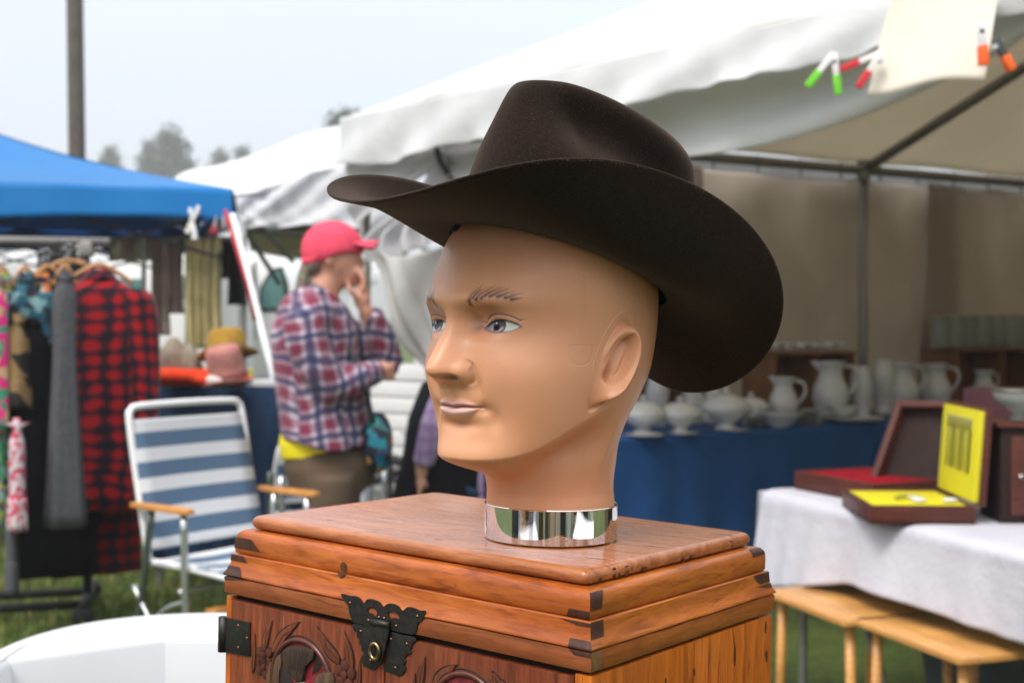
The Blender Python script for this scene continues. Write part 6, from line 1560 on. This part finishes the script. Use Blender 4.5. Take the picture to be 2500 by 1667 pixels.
# ---------------------------------------------------------------- inside the tent: blue table with ironstone china
BT0, BT1 = P(1330, 1014, 6.0), P(2100, 972, 7.15)
BD = (BT1 - BT0).to_2d().to_3d().normalized(); BN = Vector((-BD.y, BD.x, 0)); TZ = .76
def tb(x, off):
    """place on the blue table: photo column x, distance behind the front edge"""
    r = (x - 1176) / 2992; o = Vector((BT0.x, BT0.y, 0)) + BN * off
    t = (r * o.y - o.x) / (BD.x - r * BD.y); q = o + BD * t; return Vector((q.x, q.y, TZ + .006))
def sc_at(q): return q.y / 2992
BLC = fab('royal_blue_cloth', (.012, .075, .245), .8, 0, .10, 3, .3, 20)
def blue_table():
    root = empty('display_table', (BT0.x, BT0.y, 0), math.atan2(BD.y, BD.x), 'long table under a royal blue cloth inside the tent, set with white china', 'table')
    L_ = 4.6; x0 = -.5
    MB().box((L_ / 2 + x0, .42, TZ - .02), (L_, .80, .03)).build('tabletop', WHT, root)
    n = 60; rows = [[Vector((x0 - .01 + (L_ + .02) * i / n, y, TZ + .004)) for i in range(n + 1)] for y in (.82, .6, .4, .2, .01)]
    rows += [[Vector((x0 - .01 + (L_ + .02) * i / n, -.006 - .022 * t * (1 + math.sin(i * 1.7) * .8 + .5 * math.sin(i * .63)), TZ + .002 - (TZ - .03) * t)) for i in range(n + 1)] for t in (.02, .25, .5, .75, 1)]
    sheet('tablecloth', rows, BLC, root, .003, None, (2, 2))
    for x in (x0 + .1, x0 + L_ / 2, x0 + L_ - .1):
        for y in (.1, .74): MB().tube([(x, y, TZ - .03), (x, y, 0)], .014, 8).build('leg', STEEL, root)
blue_table()
CH = NT('white_ironstone'); CH.base((.56, .575, .58)); CH.set(Roughness=.18, Coat_Weight=.3); CH = CH.m
def crock(nm, x, off, prof, lab, cat, s=1., handle=None, spout=None, knob=False, z=0., grp=None, rz=0., squash=1., lid=None, mat=None):
    q = tb(x, off); q.z += z; r = empty(nm, q, rz, lab, cat, grp); m = mat or CH
    V = [(a * s, b * s) for a, b in prof]
    if squash != 1.:
        mb = MB().lathe(V, 28); mb.v = [(a, b * squash, c) for a, b, c in mb.v]
    else: mb = MB().lathe(V, 28)
    mb.build('body', m, r, smooth=True)
    if lid:
        l = MB().lathe([(a * s, b * s) for a, b in lid], 28); l.v = [(a, b * squash, c) for a, b, c in l.v]; lo = l.build('lid', m, r, smooth=True)
        zt = lid[-1][1] * s; k = MB(); ball(k, (0, 0, zt + .014 * s), .016 * s, (1, 1, .9)); k.build('knob', m, lo, smooth=True)
    if handle:
        for (hx, pts) in handle: MB().tube(catmull([(hx * a * s, 0, b * s) for a, b in pts], 4), .008 * s, 8).build('handle', m, r, smooth=True)
    if spout:
        w, z0, z1, ln = spout
        MB().add([(-w * .6 * s, -.4 * w * s, z0 * s), (-w * .6 * s, .4 * w * s, z0 * s), (-(w + ln) * s, 0, z1 * s), (-w * .7 * s, -.55 * w * s, z1 * s * .985), (-w * .7 * s, .55 * w * s, z1 * s * .985)], [(0, 1, 2), (0, 2, 3), (1, 4, 2), (3, 2, 4)]).build('spout', m, r)
    return r
PITCHER = [(.052, 0), (.060, .006), (.050, .016), (.070, .05), (.082, .10), (.074, .145), (.054, .185), (.050, .215), (.062, .245), (.070, .255), (.064, .252), (.046, .215), (.05, .18)]
TUR = [(.050, 0), (.058, .006), (.034, .022), (.040, .034), (.095, .062), (.112, .092), (.116, .106), (.108, .108)]
TURL = [(.114, .106), (.108, .114), (.085, .140), (.045, .158), (.016, .164)]
VASE = [(.05, 0), (.055, .01), (.045, .03), (.055, .10), (.065, .18), (.05, .25), (.040, .27), (.046, .285), (.04, .28)]
BOWL = [(.045, 0), (.05, .01), (.085, .035), (.115, .07), (.12, .075), (.10, .06), (.05, .02), (.001, .015)]
PLATE = [(.05, 0), (.07, .004), (.105, .014), (.13, .018), (.105, .018), (.07, .008), (.001, .007)]
HP = [(1, [(.060, .235), (.105, .225), (.118, .17), (.080, .11)])]
HT2 = [(-1, [(.105, .085), (.135, .092), (.135, .070), (.10, .066)]), (1, [(.105, .085), (.135, .092), (.135, .070), (.10, .066)])]
G1 = 'white ironstone pieces on the blue table'
crock('tureen', 1478, .16, TUR, 'white lidded tureen nearest the mannequin neck on the blue table', 'tureen', 1.0, HT2, lid=TURL, grp=G1)
crock('tureen', 1562, .10, TUR, 'second white lidded tureen, standing closer to the table edge', 'tureen', .95, HT2, lid=TURL, grp=G1)
crock('tureen', 1668, .14, TUR, 'largest white lidded tureen, below the hat brim point', 'tureen', 1.12, HT2, lid=TURL, grp=G1)
crock('tureen', 1725, .34, TUR, 'white tureen half behind the largest one', 'tureen', .9, None, lid=TURL, grp=G1)
crock('pitcher', 1800, .30, PITCHER, 'fat white pitcher with its spout to the left beside the stack of plates', 'pitcher', .98, HP, (.05, .19, .262, .035), grp=G1, rz=R(-15))
crock('pitcher', 1908, .36, PITCHER, 'tall white pitcher behind a leaning white dish', 'pitcher', 1.28, HP, (.05, .19, .258, .04), grp=G1)
crock('pitcher', 2072, .46, PITCHER, 'white pitcher with a large loop handle left of the red box lid', 'pitcher', 1.2, HP, (.05, .19, .258, .03), grp=G1, rz=R(10))
crock('pitcher', 2150, .50, PITCHER, 'white pitcher partly behind the open wooden lid', 'pitcher', 1.15, HP, (.05, .19, .258, .03), grp=G1, rz=R(-10))
crock('pitcher', 2260, .55, PITCHER, 'small white pitcher far along the table near the right edge', 'pitcher', .95, HP, None, grp=G1, rz=R(20))
crock('vase', 1978, .34, VASE, 'white tapering vase between the two tall pitchers', 'vase', 1.05, None, grp=G1)
crock('vase', 2030, .50, VASE, 'tall white vase in the back row left of the loop handled pitcher', 'vase', 1.15, None, grp=G1)
crock('vase', 1510, .52, VASE, 'tall white vase behind the tureens by the mannequin', 'vase', 1.0, None, grp=G1)
crock('pitcher', 1590, .55, PITCHER, 'white pitcher in the back row under the hat brim', 'pitcher', .95, HP, None, grp=G1)
crock('pitcher', 1640, .50, PITCHER, 'second white pitcher in the back row under the hat brim', 'pitcher', .90, HP, None, grp=G1, rz=R(40))
crock('bowl', 1792, .10, BOWL, 'wide white rectangular bowl at the front of the blue table', 'bowl', 1.05, None, grp=G1, squash=.8)
crock('dish', 1938, .22, BOWL, 'white oval dish leaning in front of the tall pitcher', 'dish', .75, None, grp=G1, squash=.7, z=.03)
crock('gravy_boat', 2100, .20, BOWL, 'low white gravy boat under the loop handled pitcher', 'gravy boat', .8, None, grp=G1, squash=.5)
for i, (x, off, n, lab) in enumerate(((1862, .16, 7, 'white plate in the stack beside the fat pitcher'), (1960, .12, 3, 'large white plate in the low wide stack at right of the table'), (1740, .22, 4, 'white saucer in the stack behind the wide bowl'))):
    for k in range(n):
        s = (.55, 1.25, .6)[i]
        crock('plate', x, off, PLATE, ('bottom ', 'second lowest ', 'third lowest ', 'middle ', 'fifth lowest ', 'sixth lowest ', 'topmost ')[k if k < n - 1 else 6] + lab, 'plate', s, None, z=k * (.012, .006, .011)[i], grp=('plates stacked beside the fat pitcher', 'large plates at the right of the blue table', 'saucers stacked behind the wide bowl')[i])
for x, off, s, lab in ((1480, .02, .75, 'small flat white dish at the very edge of the blue table, left one'), (1568, .02, .62, 'small flat white dish at the very edge of the blue table, middle one'), (1690, .04, .55, 'small flat white dish below the largest tureen')):
    crock('saucer', x, off, PLATE, lab, 'saucer', s, None, grp='small dishes along the table edge')
CW_ = wood('crate_pine', (.25, .115, .045), (.34, .17, .07), (.12, .05, .02), 'x', .6)
def crate(x, off, w, h, d, lab, z=0.):
    q = tb(x, off); q.z += z; r = empty('wooden_crate', q, math.atan2(BD.y, BD.x), lab, 'crate', 'wooden crates used as shelves')
    for nm, c, s in (('end_board', (-w / 2, 0, h / 2), (.016, d, h)), ('end_board', (w / 2, 0, h / 2), (.016, d, h)), ('shelf_board', (0, 0, h + .008), (w + .03, d + .01, .016)), ('shelf_board', (0, 0, .008), (w - .02, d, .016)), ('back_board', (0, d / 2, h / 2), (w - .02, .010, h - .02)), ('divider', (.02, 0, h / 2), (.012, d - .02, h - .02))):
        MB().box(c, s).build(nm, CW_, r)
crate(1515, .70, .46, .26, .26, 'wooden crate behind the tureens under the hat brim')
crate(1835, .72, .62, .36, .28, 'wooden crate shelf behind the fat pitcher, dishes along its top')
crate(2262, .78, .84, .36, .28, 'wide wooden crate shelf at right with glass jars on top')
GL = NT('pressed_glass'); GL.base((.45, .48, .44)); GL.set(Roughness=.12, Transmission_Weight=.55); GL.b.inputs['IOR'].default_value = 1.3; GL = GL.m
JAR = [(.045, 0), (.05, .006), (.048, .05), (.052, .12), (.044, .15), (.046, .165), (.040, .16)]
ORD = ('first', 'second', 'third', 'fourth', 'fifth', 'sixth', 'seventh')
for k, x in enumerate((1752, 1778, 1806, 1838, 1868, 1900, 1930)):
    crock(('small_bowl', 'small_cup')[k % 2], x, .66, [(.03, 0), (.035, .005), (.045, .03), (.05, .045), (.04, .04), (.001, .01)] if k % 2 == 0 else [(.03, 0), (.033, .05), (.03, .048), (.001, .01)], (ORD[k // 2] + (' small white bowl' if k % 2 == 0 else ' small white cup') + ' from the left, on top of the left crate shelf'), ('bowl', 'cup')[k % 2], 1., None, z=.384, grp=('bowls', 'cups')[k % 2] + ' in the row on the left crate shelf')
for k, x in enumerate((2160, 2192, 2222, 2254, 2286, 2318, 2348)):
    crock('glass_jar', x, .70 - .03 * (k % 2), JAR, ORD[k] + ' pressed glass jar from the left, on the right crate shelf', 'jar', 1.25, None, z=.384, grp='glass jars on the right crate shelf', mat=GL)
# ---------------------------------------------------------------- white clothed table with wooden cases
Q0 = Vector((.853, 4.35, 0)); WA = Vector((.32, -.947, 0)); WB_ = Vector((.947, .32, 0)); WZ = .75
def white_table():
    root = empty('white_clothed_table', Q0, 0, 'table under a white sheet carrying open wooden cases, before the blue table', 'table')
    n1, n2 = 26, 12; L1, L2 = 1.9, .8
    MB().box(tuple(WA * L1 / 2 + WB_ * L2 / 2 + Vector((0, 0, WZ - .02))), (L2 - .02, L1 - .02, .03), Matrix.Rotation(math.atan2(WB_.y, WB_.x), 3, 'Z')).build('tabletop', WHT, root)
    CL = fab('white_sheet_cloth', (.56, .555, .62), .9, .12, .05, 6, .3, 22)
    def pt(a, b, z): return WA * a + WB_ * b + Vector((0, 0, z))
    # one cloth: top, rounded drop over the near-left side
    rows = []
    for b in np.linspace(L2, .02, 9): rows.append([pt(L1 * i / n1, b, WZ + .004) for i in range(n1 + 1)])
    for t in (.04, .2, .4, .6, .8, 1):
        r_ = []
        for i in range(n1 + 1):
            a = L1 * i / n1; w = math.sin(a * 9 + .6) * .5 + math.sin(a * 17 + 2) * .3 + .3 * math.sin(a * 4)
            drop = .310 - .105 * min(1, a / .55) + .008 * math.sin(a * 5 + 1) ; r_.append(pt(a, -.012 - .030 * t * (1.2 + w), WZ - drop * t))
        rows.append(r_)
    sheet('tablecloth', rows, CL, root, .004, lambda u, v: .005 * np.sin(u * 70 + 4 * np.sin(u * 9)) * np.clip(v * 2 - 1, 0, 1), (3, 3))
    rows = []
    for t in (0, .1, .3, .55, .8, 1):
        rows.append([pt(-.004 - .05 * t * (1 + .6 * math.sin(b * 14)), b, WZ + .003 - (.33 + .06 * math.sin(b * 6)) * t) for b in np.linspace(-.03, L2, 14)])
    sheet('tablecloth', rows, CL, root, .004, None, (3, 3))
    for a in (.1, L1 - .1):
        for b in (.08, L2 - .08):
            MB().tube([pt(a, b, WZ - .03), pt(a + (.12 if a < 1 else -.12) * 0, b, 0)], .014, 8).build('leg', STEEL, root)
    MB().tube([pt(.25, .1, WZ - .06), pt(.75, .05, 0)], .013, 8).build('leg', STEEL, root)
white_table()
MAH = wood('mahogany', (.085, .022, .014), (.130, .036, .022), (.030, .010, .008), 'x', .35)
MAHD = wood('mahogany_dark', (.018, .007, .005), (.030, .011, .008), (.010, .004, .003), 'x', .7)
YEL = simple('yellow_satin', (.62, .56, .008), .55, var=.05, vs=20); REDV = simple('red_velvet', (.24, .004, .014), .9, var=.2)
def tray_box(name, o, ex, ey, w, dpt, h, lin, lab, wall=.012, mat=None):
    """open box: o corner, ex/ey unit axes"""
    r = empty(name, o, 0, lab, 'box'); mat = mat or MAH; up = Vector((0, 0, 1))
    M_ = Matrix((ex, ey, up)).transposed()
    def bx_(nm, c, s, m, bev=.0015): return MB().box(tuple(M_ @ Vector(c)), s, M_).build(nm, m, r, bev=bev)
    bx_('bottom', (w / 2, dpt / 2, .005), (w, dpt, .01), mat)
    for nm, c, s in (('side', (w / 2, wall / 2, h / 2), (w, wall, h)), ('side', (w / 2, dpt - wall / 2, h / 2), (w, wall, h)), ('side', (wall / 2, dpt / 2, h / 2), (wall, dpt - 2 * wall, h - .0005)), ('side', (w - wall / 2, dpt / 2, h / 2), (wall, dpt - 2 * wall, h - .0005))): bx_(nm, c, s, mat)
    bx_('lining', (w / 2, dpt / 2, h - .010), (w - 2 * wall - .001, dpt - 2 * wall - .001, .012), lin, .003)
    return r, M_
fl, fr_, bl = on_z(2123, 1279, .758), on_z(2390, 1300, .758), on_z(2070, 1216, .758)
ey = Vector((.04, 1, 0)).normalized(); ex = Vector((ey.y, -ey.x, 0)); w_c = .29; d_c = .36
r, M_ = tray_box('cutlery_case', fl, ex, ey, w_c, d_c, .052, YEL, 'open dark wood cutlery case lined in bright yellow satin')
def cm(u, v, z): return M_ @ Vector((u, v, z))
# lid standing on the right edge, leaning slightly back, with silver pieces strapped in
lean = Matrix.Rotation(R(4), 3, ey); LH = w_c * .94
def lid_box(nm, c, s, m, par=r, bev=.0015):
    MM = lean @ M_; return MB().box(tuple(cm(w_c - .004, 0, .052) + MM @ Vector(c)), s, MM).build(nm, m, par, bev=bev)
lid = lid_box('lid', (.022, d_c / 2, LH / 2), (.020, d_c, LH), MAH)
lid_box('lid_lining', (.006, d_c / 2, LH / 2 - .002), (.014, d_c - .016, LH - .02), YEL, lid if False else r)
SIL = simple('silver_plate', (.55, .54, .50), .22, 1.)
for k in range(6):
    v = d_c * (.20 + .11 * k)
    lid_box('knife', (-.004, v, LH * .52), (.005, .009, LH * .44), SIL if k % 2 else simple('knife_dark', (.03, .025, .02), .3, .5)); lid_box('knife_handle', (-.005, v, LH * .80), (.008, .012, LH * .13), SIL)
MB().tube([cm(w_c * .35, d_c * .35, .055), cm(w_c * .48, d_c * .42, .058), cm(w_c * .6, d_c * .40, .055)], .006, 8).build('spoon', SIL, r)
for u in (.55, .85): 
    q = MB(); ball(q, tuple(cm(w_c * u, d_c * .25, .056)), .016, (1.4, 1., .45)); q.build('salt_dish', CH, r, smooth=True)
# red velvet tray with its tall lid behind
def c7(x, y): return (1500 + x / 1.71, 750 + y / 1.71)
a0 = on_z(*c7(752, 758), .758); a1 = on_z(*c7(978, 802), .758); ex2 = (a1 - a0).normalized(); ey2 = Vector((-ex2.y, ex2.x, 0))
r2, M2 = tray_box('velvet_case', a0, ex2, ey2, .40, .30, .062, REDV, 'open wooden case lined in red velvet with a tall dark lid behind')
b0, b1 = on_z(*c7(1080, 742), .78), on_z(*c7(1395, 770), .78)
d0 = b0.y; t0, t1 = at(*c7(1195, 408), d0 + .10), at(*c7(1412, 408), b1.y + .10)
o2 = Vector(r2.location)
def qprism(name, P4, th, mat, par, bev=.002):
    n = (P4[1] - P4[0]).cross(P4[3] - P4[0]).normalized() * th
    return MB().add([p - o2 for p in P4] + [p - o2 + n for p in P4], [(0, 1, 2, 3), (7, 6, 5, 4), (0, 4, 5, 1), (1, 5, 6, 2), (2, 6, 7, 3), (3, 7, 4, 0)]).build(name, mat, par, bev=bev)
ctr = (b0 + b1 + t0 + t1) / 4
lidr = qprism('lid', [b0, b1, t1, t0], .02, MAHD, r2)
for (p, q) in ((b0, t0), (b1, t1), (t0, t1)):
    k = (q - p); ins = (ctr - (p + q) / 2).normalized() * .022; f_ = Vector((0, -.03, 0))
    qprism('lid_frame', [p + f_, q + f_, q + ins + f_, p + ins + f_], -.045 if (p, q) != (t0, t1) else -.045, MAH, r2)
# dark cabinet at the right edge with a glass dish on it
q = on_z(*c7(1612, 905), .756); cb = empty('dark_cabinet', (q.x, q.y, .756), math.atan2(ex.y, ex.x), 'dark wooden cabinet standing on the white table at the right edge', 'cabinet')
hc = at(*c7(1612, 500), q.y).z - .756
MB().box((.16, .09, hc / 2), (.32, .18, hc)).build('carcass', MAHD, cb, bev=.003); MB().box((.16, -.004, hc / 2), (.27, .01, hc - .05)).build('door', MAH, cb, bev=.003); MB().box((.16, .09, hc + .006), (.35, .21, .012)).build('top', MAH, cb, bev=.003)
ball_ = MB(); ball(ball_, (.05, -.014, hc * .5), .007); ball_.build('knob', SIL, cb)
gd = empty('glass_dish', (q.x + .07, q.y + .05, .756 + hc + .014), 0, 'cut glass dish on a metal rim on top of the dark cabinet', 'dish')
MB().lathe([(.02, 0), (.03, .004), (.015, .02), (.06, .05), (.075, .085), (.07, .085), (.05, .05), (.001, .03)], 24).build('bowl', GL, gd, smooth=True); MB().lathe([(.074, .082), (.079, .086), (.074, .09)], 24).build('rim', SIL, gd)
q = on_z(*c7(1595, 868), .756); gg = empty('glass_tumbler', (q.x, q.y, .757), 0, 'small clear glass between yellow case and dark cabinet', 'glass'); MB().lathe([(.018, 0), (.020, .003), (.026, .085), (.024, .085), (.018, .006), (.001, .005)], 20).build('cup', GL, gg, smooth=True)
bt = tb(2235, .0); bb = on_z(*c7(1590, 640), .9)
pc = at(*c7(1660, 380), 4.2); rr_ = empty('red_box', (pc.x, pc.y, .757), R(-60), 'dark red box behind the dark cabinet', 'box'); hh = at(*c7(1640, 340), 4.2).z - .757
MB().box((0, 0, hh / 2), (.26, .16, hh)).build('case', simple('maroon_leather', (.055, .012, .016), .5), rr_, bev=.004); MB().box((0, -.082, hh * .6), (.04, .006, .03)).build('clasp', SIL, rr_, bev=.001); MB().box((0, 0, hh * .72), (.264, .164, .006)).build('seam', DARKM, rr_)
# ---------------------------------------------------------------- honey-coloured folding tray tables
HON = wood('honey_wood', (.62, .30, .085), (.72, .38, .12), (.48, .20, .05), 'y', .3, .7, coat=.3)
def tray_table(corner, lab, ln=.46, wd=.42, z=.50):
    r = empty('tray_table', (corner.x, corner.y, 0), math.atan2(WB_.y, WB_.x), lab, 'table', 'folding tray tables')
    # local x along WB_, local y back along -WA
    pts = []
    for cx, cy, a0 in ((.02, .02, 180), (wd - .02, .02, 270), (wd - .02, ln - .02, 0), (.02, ln - .02, 90)):
        for k in range(5): a = R(a0 + 22.5 * k); pts.append((cx + .02 * math.cos(a), cy + .02 * math.sin(a)))
    MB().prism(pts, .017, lambda u, v, w: (u, v, z - .017 + w)).build('tabletop', HON, r, bev=.004)
    for x in (.05, wd - .05):
        for (ya, yb) in ((.05, .03), (ln - .05, ln - .03)):
            MB().tube([(x, ya, z - .017), (x, yb, 0)], .0145, 10).build('leg', HON, r, smooth=True)
    for y in (.07, ln - .07): MB().tube([(.05, y, .05), (wd - .05, y, .05)], .010, 8).build('stretcher', HON, r, smooth=True)
    return r
def tc_(px, py, z=.50): return on_z(px, py, z)
def corner_of(fx, fy, ln=.50):
    f = tc_(fx, fy); return f
tray_table(corner_of(2061, 1516), 'honey wood tray table tucked left under the white sheet')
tray_table(corner_of(2342, 1608), 'honey wood tray table nearer the camera at lower right')
gb = on_z(2420, 1600, .30); r = empty('grey_bin', (gb.x + .10, gb.y + .25, 0), R(-70), 'grey blue plastic bin standing under the nearer tray table', 'bin')
MB().lathe([(.15, 0), (.16, .01), (.19, .30), (.20, .31), (.19, .32), (.18, .31), (.15, .02), (.001, .015)], 4 * 8, sq=5).build('tub', simple('grey_plastic', (.13, .16, .18), .5), r, smooth=True)
# ---------------------------------------------------------------- card and clamps on the tent valance
def card():
    d = 3.82; c = [(2116, 231), (2180, -30), (2440, -34), (2404, 190)]
    p = [at(x, y, d + dd) for (x, y), dd in zip(c, (.03, .03, -.12, -.15))]; root = empty('paper_sheet', (p[0] + p[2]) / 2, label='cream sheet of card clipped to the tent edge, top right', cat='card')
    o = Vector(root.location); n = 7
    rows = [[p[0] * (1 - s) * (1 - t) + p[3] * s * (1 - t) + p[1] * (1 - s) * t + p[2] * s * t - o - Vector((0, .012 * math.sin(3.1 * s) * (1 - t), .010 * math.sin(6 * s + 1) * (1 - t) ** 2)) for s in np.linspace(0, 1, n)] for t in np.linspace(0, 1, 5)]
    sheet('card', rows, simple('cream_card', (.72, .66, .57), .85, var=.04, vs=9), root, .0012, None, (3, 3))
card()
g_ = 'coloured spring clamps on the tent valance'
clamp(at(2035, 130, 3.84), .125, 16, (.16, .62, .02), 'lime green spring clamp leftmost on the tent edge', g_, (.78, .78, .78), 44, 1.5)
clamp(at(2150, 128, 3.80), .125, 50, (.62, .02, .03), 'red spring clamp left of the cream card', g_, (.78, .76, .74), 34, 1.4)
clamp(at(2395, 55, 3.60), .120, -4, (.85, .13, .01), 'orange spring clamp at the right edge of the cream card', g_, (.75, .75, .75), 2, 1.6)
clamp(at(2430, 95, 3.62), .100, -28, (.85, .13, .01), 'orange spring clamp handle behind the first orange one', g_, (.06, .06, .06), 2, 1.6)
# ---------------------------------------------------------------- air
def haze(dens):
    m = bpy.data.materials.new('haze'); m.use_nodes = True; t = m.node_tree; t.nodes.clear()
    o = t.nodes.new('ShaderNodeOutputMaterial'); v = t.nodes.new('ShaderNodeVolumePrincipled'); v.inputs['Density'].default_value = dens; v.inputs['Color'].default_value = (.93, .95, .97, 1); v.inputs['Anisotropy'].default_value = .1
    t.links.new(v.outputs[0], o.inputs['Volume'])
    mb = MB().box((0, 5, 15.), (430, 430, 32)); ob = mb.build('haze', m); ob['kind'] = 'stuff'; ob['label'] = 'pale mist over the field'
    return ob
HAZE = .0024
if HAZE: haze(HAZE)
